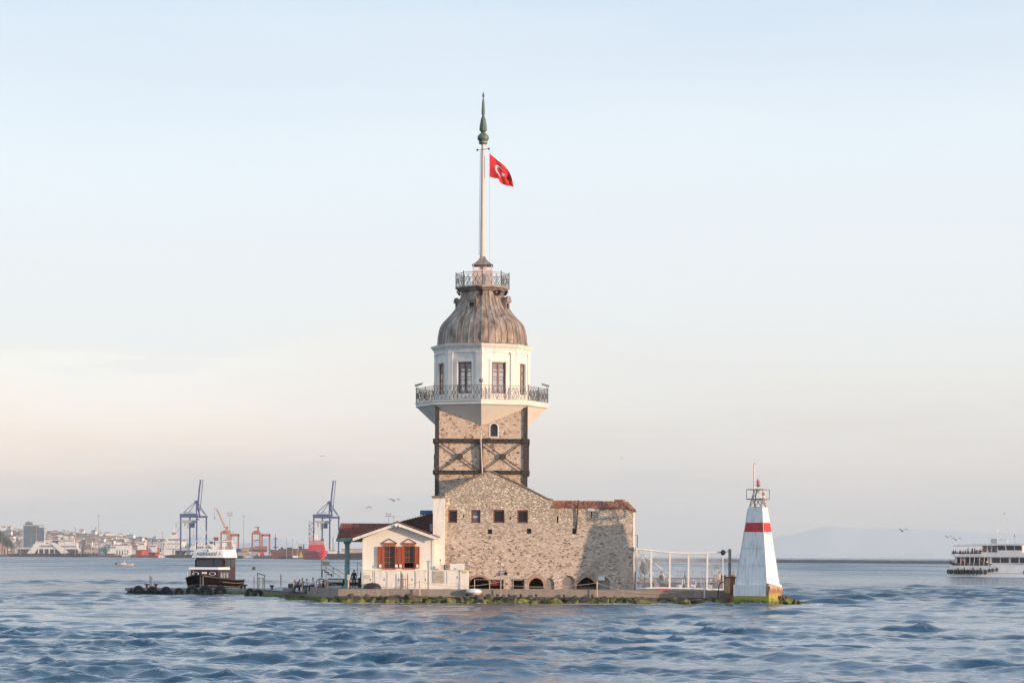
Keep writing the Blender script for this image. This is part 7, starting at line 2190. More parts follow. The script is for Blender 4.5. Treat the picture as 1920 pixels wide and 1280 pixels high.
# ---- town on the hill: each house its own object
r5 = random.Random(9)
def house(i, w, d, h, wall, roof, flat):
    mb = MB(); mb.box(-w / 2, w / 2, -d / 2, d / 2, 0, h); mb.mi = 1; nf = max(2, int(h / 3.2)); nw = max(3, int(w / 4))
    for a in range(nf):
        for b in range(nw): x = -w / 2 + w * (b + .5) / nw; z = h * (a + .35) / nf; mb.box(x - .8, x + .8, -d / 2 - .12, -d / 2 - .01, z, z + 1.6)
    o = mb.build('house', [C[wall], C['window']])
    mb = MB()
    if flat: mb.box(-w / 2 - .3, w / 2 + .3, -d / 2 - .3, d / 2 + .3, h + .01, h + .8); mb.box(-w * .2, w * .1, -1, 2, h + .81, h + 3)
    else: mb.add([(-w / 2 - .6, -d / 2 - .6, h), (w / 2 + .6, -d / 2 - .6, h), (w / 2 + .6, d / 2 + .6, h), (-w / 2 - .6, d / 2 + .6, h), (-w * .3, 0, h + 4), (w * .3, 0, h + 4)], [[0, 1, 5, 4], [1, 2, 5], [2, 3, 4, 5], [3, 0, 4], [3, 2, 1, 0]])
    mb.build('roof', C[roof], o, world=False)
    return o
def where_town(px): return ['above the trees at the left edge', 'left of the glass office', 'behind the glass office', 'above the bow half of the left ferry', 'behind the middle of the left ferry', 'near the tallest light mast', 'above the white warehouse', 'behind the red tugs', 'left of the white ship'][[i for i, v in enumerate((14, 40, 84, 120, 158, 205, 248, 292, 999)) if px < v][0]]
protos = [house(i, *a) for i, a in enumerate(((22, 14, 13, 'beige', 'brick', 0), (30, 15, 18, 'white', 'slate', 1), (18, 12, 10, 'pink', 'brick', 0), (26, 14, 16, 'beige', 'slate', 1), (16, 12, 22, 'white', 'brick', 0), (40, 16, 11, 'pink', 'slate', 1)))]
used = set()
hillx = [(-20, 997), (20, 993), (60, 996), (110, 998), (160, 1001), (210, 1004), (260, 1008), (310, 1013), (350, 1020), (400, 1030)]
def ridge(px):
    for (a, b), (c, d) in zip(hillx, hillx[1:]):
        if a <= px <= c: return b + (d - b) * (px - a) / (c - a)
    return 1030
hl = ['cream house with a red hip roof, low on the far hillside town', 'large white apartment block with a flat roof in the far hillside town', 'small pink house with a red roof in the far hillside town', 'beige flat roofed block in the far hillside town', 'tall narrow white house with a red roof in the far hillside town', 'long low pink building with a flat roof in the far hillside town']
nh = 0
for row in range(9):
    px = -6 + r5.random() * 4
    while px < 345:
        u = row / 8; py = ridge(px) + 1.5 + (1039 - ridge(px)) * u + r5.uniform(-1, 1)
        Y = 6150 - 1150 * u + r5.uniform(-40, 40)
        k = r5.randrange(6)
        o = protos[k] if k not in used else dup(protos[k]); used.add(k)
        p = P(px, py, Y); o.location = (p.x, Y, p.z - 6); o.rotation_euler = (0, 0, r5.uniform(-.5, .5)); sc_ = r5.uniform(.42, .78); o.scale = (sc_, sc_, sc_)
        tag(o, hl[k].replace('in the far hillside town', where_town(px)).replace(', low on the far hillside town', ' ' + where_town(px)), 'house', 'houses on the far hillside'); nh += 1
        px += r5.uniform(5.0, 11.5)
for k in range(6):
    if k not in used: bpy.data.objects.remove(protos[k])
# trees: far clumps between the houses, and the big trees at the left edge
def crown(mb, c, rx, rz, n, leaf, q):
    for i in range(n):
        d = Vector((q.gauss(0, 1), q.gauss(0, 1), q.gauss(0, 1))).normalized() * (q.random() ** .35)
        w = 1 + .35 * noise.noise(d * 1.8 + Vector(c) * .1)
        p = Vector((c[0] + d.x * rx * w, c[1] + d.y * rx * w, c[2] + d.z * rz * w)); a = Vector((q.gauss(0, 1), q.gauss(0, 1), q.gauss(0, 1))).normalized(); b = a.cross(Vector((q.gauss(0, 1), 1, 0))).normalized(); l = leaf * q.uniform(.6, 1.3)
        mb.add([p - a * l, p - b * l * .6, p + a * l, p + b * l * .6], [[0, 1, 2, 3]])
LEAF = [M('tree_leaves', (.055, .085, .035), .8, c2=(.03, .05, .022), scale=.5), M('tree_leaves_dark', (.035, .06, .035), .8, c2=(.02, .035, .02), scale=.5)]
def tree(px, base, top, wpx, Y, label, k=0, n=900, group='trees along the far shore'):
    s = Y / F; p = P(px, base, Y); h = (base - top) * s; t = thing('broadleaf_tree', label, 'tree', (p.x, Y, p.z), 0, group); q = random.Random(int(px * 7))
    mb = MB(); mb.tube([(0, 0, 0), (.2, 0, h * .3), (-.2, .1, h * .55)], [h * .04, h * .03, h * .015], 7)
    for a in range(4): mb.tube([(0, 0, h * .3), (math.cos(a * 1.6) * wpx * s * .25, math.sin(a * 1.6) * wpx * s * .25, h * .62)], [h * .015, h * .006], 5)
    mb.build('trunk', C['dark'], t, world=False)
    mb = MB(); r_ = wpx * s / 2
    for a in range(6): crown(mb, (math.cos(a) * r_ * .42, math.sin(a) * r_ * .4, h * (.42 + .4 * q.random())), r_ * .62, h * .24, n // 6, r_ * .085, q)
    mb.build('crown', LEAF[k], t, world=False, normals=False)
YT = YW(10, 1043) + 30
for i, (px, b, t_, w, k) in enumerate(((-8, 1036, 995, 26, 1), (4, 1036, 993.5, 22, 0), (14, 1036, 999, 16, 1), (21, 1037, 1008, 9, 0))):
    tree(px, b, t_, w, YT + i * 15, ['dark tree cut by the left picture edge', 'tallest green tree at the far left shore', 'dark tree right of the tallest one at the far left shore', 'small green tree at the right end of the left clump'][i], k, 1500)
for i, (px, b, t_, w) in enumerate(((162, 1037, 1015, 12), (170, 1037, 1018, 14), (196, 1036, 1021, 12), (208, 1036, 1020, 14), (232, 1028, 1013, 10), (298, 1034, 1018, 12), (318, 1034, 1022, 12), (76, 1024, 1008, 9), (130, 1012, 1002, 8), (250, 1018, 1008, 8), (36, 1030, 1012, 10))):
    tree(px, b, t_, w, 4700, 'dark green tree among the far shore buildings, ' + ['right of the left ferry', 'just left of the tallest light mast', 'right of the tallest light mast', 'left of the white warehouse', 'on the slope above the white warehouse', 'behind the smaller red tug', 'left of the second ferry', 'on the ridge right of the glass office', 'high on the ridge', 'on the ridge above the red tugs', 'left of the glass office'][i], i % 2, 260)
# glass tower
t, s = S('glass_office', 'blue glass office block with a rooftop sign on the far shore', 'building', 44, 1043, Y=4900, z=3)
Bx(t, 'glass_front', 'glass', [(0, 27, 0, 12, -2, 54), (27.3, 38, 1, 12, -2, 51)], s)
Bx(t, 'concrete_frame', 'grey', [(-1.4, -.02, -.3, 12, -2, 54.5), (-1.4, 38.2, -.5, 12, 54.02, 56), (38.02, 39, 0, 12, -2, 54.015)], s)
Bx(t, 'rooftop_plant', 'slate', [(2, 16, 2, 8, 56.02, 58.5), (3.5, 6.5, 3, 4, 58.52, 61.5), (7, 11, 3, 4, 58.52, 62), (11.5, 16, 3, 4, 58.52, 61)], s)
mb = MB(s)
for i in range(9): mb.box(3 * i + .1, 3 * i + .35, -.25, -.02, 0, 53.5)
for j in range(14): mb.box(.2, 26.8, -.2, -.01, 3.8 * j, 3.8 * j + .25)
mb.build('mullions', C['slate'], t, world=False)
# warehouses and sheds
def shed(px, wl, w, h, m, label, Yo=60, rm='slate'):
    Y = YW(px, wl) + Yo; t, s = S('warehouse', label, 'warehouse', px, wl, 'sheds along the port', Y=Y, z=3.45)
    Bx(t, 'shed_wall', m, [(0, w, 0, 10, 0, h)], s); Bx(t, 'shed_roof', rm, [(-.4, w + .4, -.4, 10.4, h + .02, h + .9)], s)
    mb = MB(s)
    for i in range(int(w / 5)): mb.box(i * 5 + 1.5, i * 5 + 3.5, -.1, .05, .3, h * .5)
    mb.build('shed_doors', C['window'], t, world=False)
for a in ((158, 1043.8, 22, 10, 'beige', 'cream shed behind the end of the left ferry'), (217, 1044.3, 28, 18, 'white', 'white warehouse left of the red tugs'), (152, 1043.6, 8, 28, 'slate', 'dark tall shed left of the cream shed', 160), (278, 1044.8, 26, 26, 'grey', 'grey terraced building behind the red tugs', 300), (120, 1043.4, 16, 9, 'pink', 'pink shed behind the left ferry', 120), (186, 1044, 14, 12, 'green', 'green shed near the tall light mast', 120),
          (640, 1048.2, 45, 13, 'beige', 'low port office seen under the porch roof', 40), (-4, 1042.8, 15, 22, 'corange', 'orange and white kiosk building at the left edge', 5), (340, 1045.5, 30, 14, 'beige', 'beige shed behind the second ferry', 80), (404, 1046.2, 60, 11, 'rust', 'brown shed behind the moored boat', 60, ), (700, 1048.8, 80, 10, 'rust', 'brown shed right of the porch column', 60)):
    shed(*a)

# ---- ferries
def ferry(px, wl, label, n, flip=1):
    t, s = S('car_ferry', label, 'ferry', px, wl, 'double ended car ferries in the port')
    mb = MB(s); mb.add([(a, y, z) for y in (0, 14) for a, z in ((0, 5), (6, 5.2), (22, 6.2), (150, 6.2), (178, 7.5), (186, 10.5), (184, 6), (174, -1), (10, -1))], [list(range(9)), list(range(9, 18))[::-1]] + [[i, (i + 1) % 9, (i + 1) % 9 + 9, i + 9] for i in range(9)]); mb.build('hull', C['hull_navy'], t, world=False)
    Bx(t, 'car_deck_roof', 'white', [(18, 136, .5, 13.5, 14.6, 16.4), (0 + 17, 20, .6, 2, 6.3, 14.5)], s)
    for pl in ([(39, 6.3), (53, 6.3), (86 - 18, 27), (56, 27)], [(104, 6.3), (120, 8), (92, 27), (82, 27)]): mb = MB(s); mb.prism(pl, .2, 1.2); mb.build('slanted_fin', C['white'], t, world=False)
    Bx(t, 'garage_void', 'dark', [(22, 134, 2.5, 3, 6.3, 14.5)], s)
    Bx(t, 'deck_pillars', 'white', [(60 + i * 10, 62 + i * 10, .6, 1.4, 6.3, 14.55) for i in range(4)], s)
    Bx(t, 'passenger_deck', 'white', [(50, 98, 2, 12, 16.42, 24), (98.2, 134, 2, 12, 16.42, 27)], s)
    winrow(t, s, 54, 96, 1.95, 18.5, 21.5, 12); winrow(t, s, 100, 132, 1.95, 18.5, 21, 10)
    Bx(t, 'wheelhouse', 'white', [(55, 72, 3, 11, 24.02, 29), (108, 128, 3, 11, 27.02, 32)], s); winrow(t, s, 57, 70, 2.95, 26, 28, 5); winrow(t, s, 109, 127, 2.95, 29, 31, 6)
    Bx(t, 'funnel', 'hull_navy', [(86, 96, 5, 9, 24.02, 31)], s)
    for x, h in ((56, 53), (130, 52)):
        Tb(t, 'mast', 'orange', [([(x, 6, 24), (x, 6, h)], .5), ([(x - 4, 6, h - 11), (x + 4, 6, h - 11)], .35)], s)
    Tb(t, 'deck_rails', 'white', [([(20 + 0, .6, 18.4), (134, .6, 18.4)], .12), ([(20, .6, 17.4), (134, .6, 17.4)], .1)], s, 4)
    Bx(t, 'life_rafts', 'orange', [(74 + i * 3, 75.6 + i * 3, 2, 3, 24.1, 25.3) for i in range(4)], s)
    if n: 
        t.rotation_euler = (0, 0, 0)
    return t
ferry(11, 1043.1, 'long car ferry with orange masts at the far left of the port', 0)
ferry(306, 1045.4, 'car ferry partly hidden behind the moored motor boat', 1)
# ---- blue ship-to-shore cranes
def crane(px, wl, label):
    t, s = S('container_crane', label, 'crane', px, wl, 'blue container cranes with raised booms', Y=YW(px, wl) + 25, z=3.45)
    for x, y in ((0, 0), (30, 0), (45, 26), (14, 26)): Bx(t, 'leg', 'blue', [(x - 1.3, x + 1.3, y - 1.3, y + 1.3, 0, 71)], s)
    Bx(t, 'portal_beam', 'blue', [(-1.7, 32, -1.8, 1.8, 71.02, 78), (13, 47, 24, 28, 71.02, 74.5), (-1.6, 31.6, -1.7, 1.7, 7, 9.5), (13, 46.6, 24.4, 27.8, 7, 9.5), (28.4, 31.6, 1.72, 24.3, 66, 69)], s)
    Bx(t, 'machinery_house', 'blue', [(5, 25, 3, 20, 72, 79)], s)
    Bx(t, 'trolley_floor', 'pgrey', [(2, 30, 3, 20, 61, 66), (6, 9, 4, 8, 55, 61), (12, 14, 4, 8, 50, 61)], s); Bx(t, 'cabin', 'blue', [(17.5, 25.5, 4, 9, 52, 61)], s)
    Br(t, 'apex_tower', 'blue', [((29, 2, 78), (28.5, 10, 103), 2.4), ((33, 20, 74), (29.5, 12, 103), 2.2), ((28, 4, 100), (28, 14, 100), 6, 4.5)], s)
    Br(t, 'stay', 'blue', [((28, 8, 102), (4, 8, 80), 1.2), ((28, 8, 100), (14, 8, 80), 1.1), ((31, 10, 98), (45, 24, 75), 1.2), ((33, 8, 90), (42, 22, 78), .8), ((6, 8, 81), (22, 8, 82), .8)], s)
    Br(t, 'boom', 'blue', [((31, 8, 84), (33, 8, 118), 3.0, 2.6), ((33, 8, 118), (36, 8, 141), 3.0, 2.6), ((34.5, 13, 84), (40, 13, 142), 1.2, 1.2), ((33, 8, 141), (40, 13, 141.5), .8)], s)
    Br(t, 'white_bracing', 'white', [((31, 1, 66), (45.5, 24, 43), .9), ((45.5, 24, 43), (31, 1, 18), .9)], s)
    Br(t, 'stair_tower', 'mast', [((-9 + 3 * (i % 2) * 2, -2, 14 + i * 7), (-3 - 3 * (i % 2) * 2, -2, 21 + i * 7), .7) for i in range(7)] + [((-9, -2, 10), (-9, -2, 64), .4)], s)
crane(338.5, 1045.6, 'left blue container crane with raised boom behind the white ship'); crane(588, 1047.8, 'right blue container crane with raised boom behind the red ship')
def gantry(px, wl, label):
    t, s = S('gantry_crane', label, 'crane', px, wl, 'red gantry cranes in the container yard', Y=YW(px, wl) + 160, z=3.45)
    for x, y in ((0, 0), (14, 0), (17, 12), (31, 12)): Bx(t, 'leg', 'cred', [(x - 1.4, x + 1.4, y - 1, y + 1, 0, 40)], s)
    Bx(t, 'crossbeam', 'cred', [(-1.5, 16, -1.1, 1.1, 40.02, 44), (15.4, 33, 11, 13, 36.5, 41), (-1, 1, 1.2, 12, 40, 43)], s)
    Bx(t, 'trolley', 'cred', [(2, 13, -1, 4, 44.02, 47), (9, 12, 0, 3, 47, 53)], s); Bx(t, 'jib', 'dark', [(4, 13, 0, 2, 53.02, 54.2)], s)
    Br(t, 'spreader', 'dark', [((3, 1, 28), (12, 1, 30), 1.6), ((5, 1, 30), (5, 1, 40), .3), ((10, 1, 30), (10, 1, 40), .3)], s)
gantry(414.5, 1046.5, 'red gantry crane behind the canopy of the moored boat'); gantry(473, 1047, 'red gantry crane standing clear beside the rusty freighter')
t, s = S('harbour_crane', 'pale orange mobile crane with a long slanting jib', 'crane', 428, 1046.5, Y=YW(428, 1046.5) + 60, z=3.45)
Bx(t, 'tower', 'corange', [(-3, 3, -3, 3, 0, 42), (-4, 5, -4, 4, 42.02, 47)], s); Br(t, 'jib', 'corange', [((-2, 0, 44), (-22, 0, 86), 2.4, 2.8), ((3, 0, 47), (-21, 0, 88), .35)], s)
mb = MB(s); mb.torus((-24.5, 0, 88), 1.6, .4, 'Y', 14, 6); mb.build('jib_wheel', C['corange'], t, world=False); Tb(t, 'hook', 'dark', [([(-26, 0, 87), (-26, 0, 72)], .2), ([(-26, 0, 72), (-26, 0, 68.5)], .9)], s)
# ---- containers
cs = ['cred', 'corange', 'rust', 'beige', 'pgrey', 'blue', 'white', 'red2']
cl_ = {'cred': 'red', 'corange': 'orange', 'rust': 'brown', 'beige': 'cream', 'pgrey': 'grey', 'blue': 'blue', 'white': 'white', 'red2': 'bright red'}
i = 0
for (px, z, w, h, m, where) in ((445, 6, 9, 6.5, 'pgrey', 'in the lowest tier behind the boat'), (455, 6, 7, 6.5, 'beige', 'at the left of the lowest tier'), (462.5, 6, 8, 6.5, 'white', 'second in the lowest tier'), (471, 6, 9, 6.5, 'pgrey', 'right of the white one in the lowest tier'), (475.5, 13, 25, 6, 'rust', 'in the middle tier'), (452, 14, 24, 7.5, 'corange', 'long one on top of the stack'), (443, 13, 8.5, 6.5, 'blue', 'left end of the middle tier'), (477, 19.5, 24, 4.5, 'cred', 'right of the orange one on the stack'),
                                (481, 6, 6, 6.5, 'white', 'beside the bright red one'), (487.5, 6, 8, 6.5, 'red2', 'near the rusty bow'), (632, 6, 14, 6, 'cred', 'under the right crane'), (648, 6, 20, 6, 'rust', 'under the porch roof'), (655, 12.5, 16, 6, 'beige', 'under the porch roof on the second tier'), (424, 6, 16, 7, 'cred', 'hidden beside the boat canopy')):
    Y = YW(470, 1046.8) + 45 + (i % 3) * 3; i += 1
    t, s = S('shipping_container', cl_[m] + ' shipping container ' + where, 'container', px, 1047, 'containers stacked on the quay', Y=Y, z=3.45)
    z -= 6
    Bx(t, 'container_box', m, [(0, w, 0, 3, z + .02, z + h - .1)], s); mb = MB(s)
    for k in range(int(w)): mb.box(k + .4, k + .7, -.1, -.005, z + .4, z + h - .6)
    mb.build('ribs', C[m], t, world=False)
# ---- ships
def side_hull(t, s, prof, depth, m, name='hull'):
    mb = MB(s); mb.prism(prof, 0, depth); return mb.build(name, C[m], t, world=False)
t, s = S('rusty_freighter', 'rusty brown freighter with a dark foremast moored behind the red ship', 'ship', 500, 1047)
side_hull(t, s, [(0, 18), (6, 16), (9, 4), (12, -1), (92, -1), (92, 17), (20, 16.5)], 12, 'rust')
Bx(t, 'deck_gear', 'dark', [(22, 90, 1, 11, 16.6, 19), (26, 30, 2, 8, 19, 22), (38, 48, 2, 8, 19, 21.5), (60, 66, 2, 8, 19, 24), (68, 70, 2, 4, 19, 27)], s)
Tb(t, 'foremast', 'dark', [([(16, 5, 17), (16, 5, 40)], 1.3), ([(16, 5, 40), (16, 5, 46)], .5), ([(12, 5, 38), (20, 5, 38)], .6), ([(12, 5, 22), (20, 5, 22)], 1.4)], s)
# red ship, bow toward us
t, s = S('red_ship', 'bright red offshore ship with white bridge windows and a lattice mast', 'ship', 566, 1048.2)
mb = MB(s); mb.add([(0, 4, 12), (6, 4, 12), (13, 3, 15), (30, -1, 14.5), (42, -3, 16.5), (37, -3, -1), (3, 3, -1), (0, 20, 12), (46, 20, 16), (40, 20, -1), (3, 20, -1)], [[0, 1, 2, 3, 5, 6], [3, 4, 5], [4, 8, 9, 5], [0, 7, 8, 4, 3, 2, 1], [0, 6, 10, 7], [7, 10, 9, 8]]); mb.build('hull', C['maroon'], t, world=False)
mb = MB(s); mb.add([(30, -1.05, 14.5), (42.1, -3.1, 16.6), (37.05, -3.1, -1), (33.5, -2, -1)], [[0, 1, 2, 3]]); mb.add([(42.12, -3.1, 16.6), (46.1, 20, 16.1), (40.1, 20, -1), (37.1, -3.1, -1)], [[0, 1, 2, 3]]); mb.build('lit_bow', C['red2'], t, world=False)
Bx(t, 'bridge', 'red2', [(12, 43, 2, 14, 16.6, 23), (12.5, 41.5, 2.5, 13, 23.02, 29), (12.5, 41.5, 3, 12, 33.6, 35.5)], s, .4); Bx(t, 'bridge_band', 'white', [(12.3, 41.8, 2.3, 12.5, 29.02, 33.5)], s); winrow(t, s, 13, 41, 2.25, 30, 32.6, 11)
Bx(t, 'mast_house', 'white', [(22, 29, 4, 9, 35.52, 48)], s, .5); Br(t, 'mast', 'white', [((25, 6, 48), (25, 6, 70), 2.2), ((20, 6, 62), (34, 6, 60), 1), ((27, 6, 35), (33, 6, 54), .7), ((22, 6, 56), (30, 6, 56), 1.2)], s)
Br(t, 'lattice_mast', 'dark', [((13, 6, 35), (13, 6, 72), .6), ((21, 6, 35), (21, 6, 72), .9)] + [((13 if k % 2 else 21, 6, 36 + k * 4), (21 if k % 2 else 13, 6, 40 + k * 4), .7) for k in range(9)], s)
Bx(t, 'aft_gear', 'dark', [(35, 40, 6, 10, 35.52, 39)], s)
t, s = S('deck_crane', 'yellow ochre loading crane on the quay left of the red ship', 'crane', 556, 1047.8, z=1)
Br(t, 'frame', 'yel', [((0, 3, 2), (4, 3, 26), 1.4), ((3, 3, 26), (20, 3, 26), 1.6), ((1, 3, 26), (1, 3, 32), 1.2)], s); Bx(t, 'machine', 'yel', [(5, 11, 2, 6, 1, 9), (7, 9, 3, 5, 9, 13)], s); Bx(t, 'pallets', 'white', [(-7, 3, 1, 4, 1, 5)], s)
t, s = S('black_coaster', 'dark blue hulled coaster with a cream wheelhouse under the right crane', 'ship', 611, 1048.3)
side_hull(t, s, [(-1, 12), (3, 5), (5, -1), (72, -1), (72, 13), (25, 11), (5, 11)], 9, 'hull_navy'); Bx(t, 'wheelhouse', 'white', [(3, 21, 2, 8, 11.02, 15), (5, 19, 2.5, 7, 15.02, 18.5)], s); winrow(t, s, 6, 18, 2.4, 16, 17.8, 5); Tb(t, 'mast', 'rust', [([(13, 5, 18), (13, 5, 42)], .8)], s); Bx(t, 'lifeboat', 'white', [(25, 34, 2, 4, 11.1, 14)], s, .6)
# white survey ship
t, s = S('white_ship', 'tall white ship with stepped superstructure left of the blue crane', 'ship', 305, 1044.8, Y=YW(305, 1045.1) + 20)
side_hull(t, s, [(0, 14), (40, 14), (40, -1), (4, -1)], 10, 'white'); Bx(t, 'superstructure', 'white', [(2, 40, 1, 9, 14.02, 24), (4, 37, 1.5, 9, 24.02, 31), (6, 33, 2, 8, 31.02, 37), (12, 28, 3, 7, 37.02, 43), (16, 25, 3.5, 6.5, 43.02, 49), (18, 24, 4, 6, 49.02, 54)], s, .3)
winrow(t, s, 10, 32, 1.95, 32.5, 35.5, 8); winrow(t, s, 6, 36, .95, 16, 17.5, 12); winrow(t, s, 7, 34, 1.45, 25.5, 27, 10); winrow(t, s, 17, 24, 3.4, 44, 47, 4)
Bx(t, 'deck_boxes', 'orange', [(4 + k * 7, 5.5 + k * 7, .6, 1, 20, 22) for k in range(5)], s); Tb(t, 'mast', 'white', [([(21, 5, 54), (21, 5, 60)], .5), ([(15, 5, 46), (26, 5, 46)], .4)], s)
def tug(px, wl, w, h, label, mast=1):
    t, s = S('tugboat', label, 'tugboat', px, wl, 'red tugs in the port')
    mb = MB(s); mb.add([(0, 2, h), (w * .5, -1, h * 1.05), (w, 2, h), (w * .93, 2, -1), (w * .5, -1, -1), (w * .07, 2, -1), (0, 14, h), (w, 14, h), (w * .93, 14, -1), (w * .07, 14, -1)], [[0, 1, 4, 5], [1, 2, 3, 4], [2, 7, 8, 3], [0, 5, 9, 6], [0, 6, 7, 2, 1], [6, 9, 8, 7]]); mb.build('hull', C['red'], t, world=False)
    Tb(t, 'fender', 'dark', [([(-.4, 2, h), (w * .5, -1.3, h * 1.06), (w + .4, 2, h)], .8)], s); Bx(t, 'deckhouse', 'white', [(w * .12, w * .8, 3, 10, h * 1.06, h + 9), (w * .2, w * .7, 3.5, 9, h + 9.02, h + 15)], s, .3); winrow(t, s, w * .22, w * .68, 3.4, h + 11, h + 13.6, 5)
    if mast: Tb(t, 'mast', 'dark', [([(w * .35, 5, h + 15), (w * .35, 5, h + 27)], .6), ([(w * .2, 5, h + 21), (w * .5, 5, h + 21)], .4)], s); Bx(t, 'funnel', 'red', [(w * .82, w * .95, 5, 8, h, h + 10)], s)
tug(254, 1044.6, 24, 13, 'larger red tug with a white wheelhouse and dark mast'); tug(278, 1044.9, 20, 9, 'smaller red tug right of the larger one'); tug(201, 1044.0, 26, 6, 'low red and white tug left of the white warehouse')
def launch(px, wl, w, label):
    t, s = S('moored_launch', label, 'boat', px, wl, 'white launches along the port quay')
    side_hull(t, s, [(0, 5), (w, 4), (w * .95, -1), (w * .12, -1)], 4, 'white'); Bx(t, 'deckhouse', 'white', [(w * .2, w * .75, .5, 3.5, 4.6, 8.5), (w * .3, w * .6, 1, 3, 8.52, 11)], s, .3); winrow(t, s, w * .23, w * .72, .45, 6, 7.8, 6); Tb(t, 'mast', 'mast', [([(w * .45, 2, 11), (w * .45, 2, 18)], .3)], s)
launch(228, 1044.4, 17, 'white launch between the low tug and the larger red tug'); launch(296, 1045.1, 12, 'small white launch at the bow of the second ferry'); launch(455, 1046.5, 20, 'white launch below the orange container'); launch(184, 1043.9, 15, 'white launch at the right end of the left ferry')
t, s = S('quay_tower', 'white funnel tower with a dark head above the red tugs', 'tower', 272, 1044.6, Y=YW(272, 1044.6) + 40, z=3); Bx(t, 'shaft', 'white', [(0, 2.6, 0, 2.6, 0, 30)], s); Bx(t, 'head', 'dark', [(-1, 3.4, -.5, 3, 30.02, 33.5)], s)
# ---- light masts
for i, (px, top, base, k) in enumerate(((185, 966, 1035, 0), (179.5, 989, 1034, 1), (188, 996, 1036, 1), (120.5, 993, 1036, 1), (152, 995, 1036, 1), (171, 1010, 1036, 1), (304, 997.5, 1036, 1), (430.5, 962, 1037, 2), (457, 966.5, 1040, 0), (537, 1008, 1042, 3), (728, 963, 1041, 2), (738, 968, 1041, 0), (38, 995, 1036, 1), (3.5, 996, 1036, 1), (548, 1011, 1040, 1), (58, 1010, 1036, 1), (141, 989, 1036, 1))):
    Y = YW(px, 1043 + px * .0083) + 70; b = P(px, base, Y); h = (base - top) * Y / F; s = Y / F
    t = thing('light_mast', ['tall floodlight mast with a flat ring head', 'thin grey light mast', 'tall mast with four pairs of lamps', 'slender mast with two white lamps'][k] + ['', ' nearest the left picture edge part'][0] + ' standing at ' + {0: 'the right of the left ferry', 1: 'the left of the tallest mast', 2: 'the right of the tallest mast', 3: 'the middle of the left ferry', 4: 'the right mast of the left ferry', 5: 'the end of the left ferry', 6: 'the left of the white ship', 7: 'the orange crane jib', 8: 'the gap between the red gantries', 9: 'the rusty freighter', 10: 'the annex roof, left one', 11: 'the annex roof, right one', 12: 'the left side of the glass office', 13: 'the trees by the left edge', 14: 'the left of the yellow crane', 15: 'the foot of the glass office', 16: 'the orange ferry mast'}[i], 'light mast', (b.x, Y, b.z), 0, 'light masts of the port')
    mb = MB(); mb.tube([(0, 0, -3), (0, 0, h)], [.55 * s / .8, .3 * s / .8], 6); mb.build('pole', C['mast'], t, world=False)
    mb = MB()
    if k in (0, 1): w = (3.2 if k == 0 else 1.7) * s; mb.lathe([(w * .5, -.9 * s), (w, -.6 * s), (w, -.2 * s), (.3, .6 * s)], (0, 0, h), 10)
    elif k == 2:
        for z in (0, -4.5): mb.box(-4 * s, 4 * s, -.3, .3, h + (z - .2) * s, h + (z + .1) * s); [mb.box(x * s - .8, x * s + .8, -.6, .6, h + z * s, h + (z + 1.4) * s) for x in (-4, -2.6, 2.6, 4)]
    else: mb.box(-1.6 * s, 1.6 * s, -.3, .3, h - .4, h); [mb.lathe([(0, -.8), (1.1, -.3), (0, .9)], (x * s, 0, h + .3), 8) for x in (-1.5, 1.5)]
    mb.build('lamp_head', C['mast'] if k < 3 else C['white'], t, world=False)

# ---- small boats and buoy
t, s = S('fishing_boat', 'small cream fishing boat with a helmsman on the open water', 'boat', 218, 1060.5, None); s_ = s
mb = MB(); secs2 = hull_secs(6.6, 2.2, .55, .6, .5, 12, .8, .3); loft(mb, secs2); mb.add([secs2[0][k] for k in range(11)], [list(range(11))]); m2 = MB(); m2.add([(v[0] + 3.3, v[1], v[2]) for v in mb.v], mb.f); m2.build('hull', C['beige'], t, smooth=True, world=False)
mb = MB(); mb.box(1.9, 3.6, -.6, .6, .5, 1.15, .1); mb.build('cabin', C['white'], t, world=False); mb = MB(); mb.box(-.3, .3, -.4, .4, .3, 1.2, .06); mb.tube([(.6, 0, .5), (.6, 0, 2.4)], .04, 5); mb.lathe([(0, -.2), (.15, 0), (0, .2)], (.6, 0, 2.4), 6); mb.build('outboard', C['dark'], t, world=False)
mb = MB(); mb.tube([(4.9, 0, .8), (4.9, 0, 2.6)], .03, 5); mb.tube([(3.0, -.55, 1.1), (3.0, -.5, 2.0), (3.0, .5, 2.0), (3.0, .55, 1.1)], .04, 5); mb.build('frame', C['white'], t, world=False)
person('sit', (t.location.x + 2.2, t.location.y - .1, .75), 1.2, 'navy', 'black', 'person in dark clothes steering the small fishing boat', hair=HAIR)
Yb = YW(476, 1067.5); bu = thing('buoy', 'small dark mooring buoy alone on the water', 'buoy', (PX(476, Yb), Yb, -.25)); mb = MB(); mb.lathe([(.2, -.2), (.5, .2), (.55, .55), (.2, .7)], (0, 0, 0), 10); mb.build('float', C['dark'], bu, world=False); mb = MB(); mb.tube([(0, 0, .7), (0, 0, 1.0)], .3, 8); mb.bar((-.6, 0, .95), (.6, 0, .95), .25); mb.build('top_mark', C['dark'], bu, world=False)
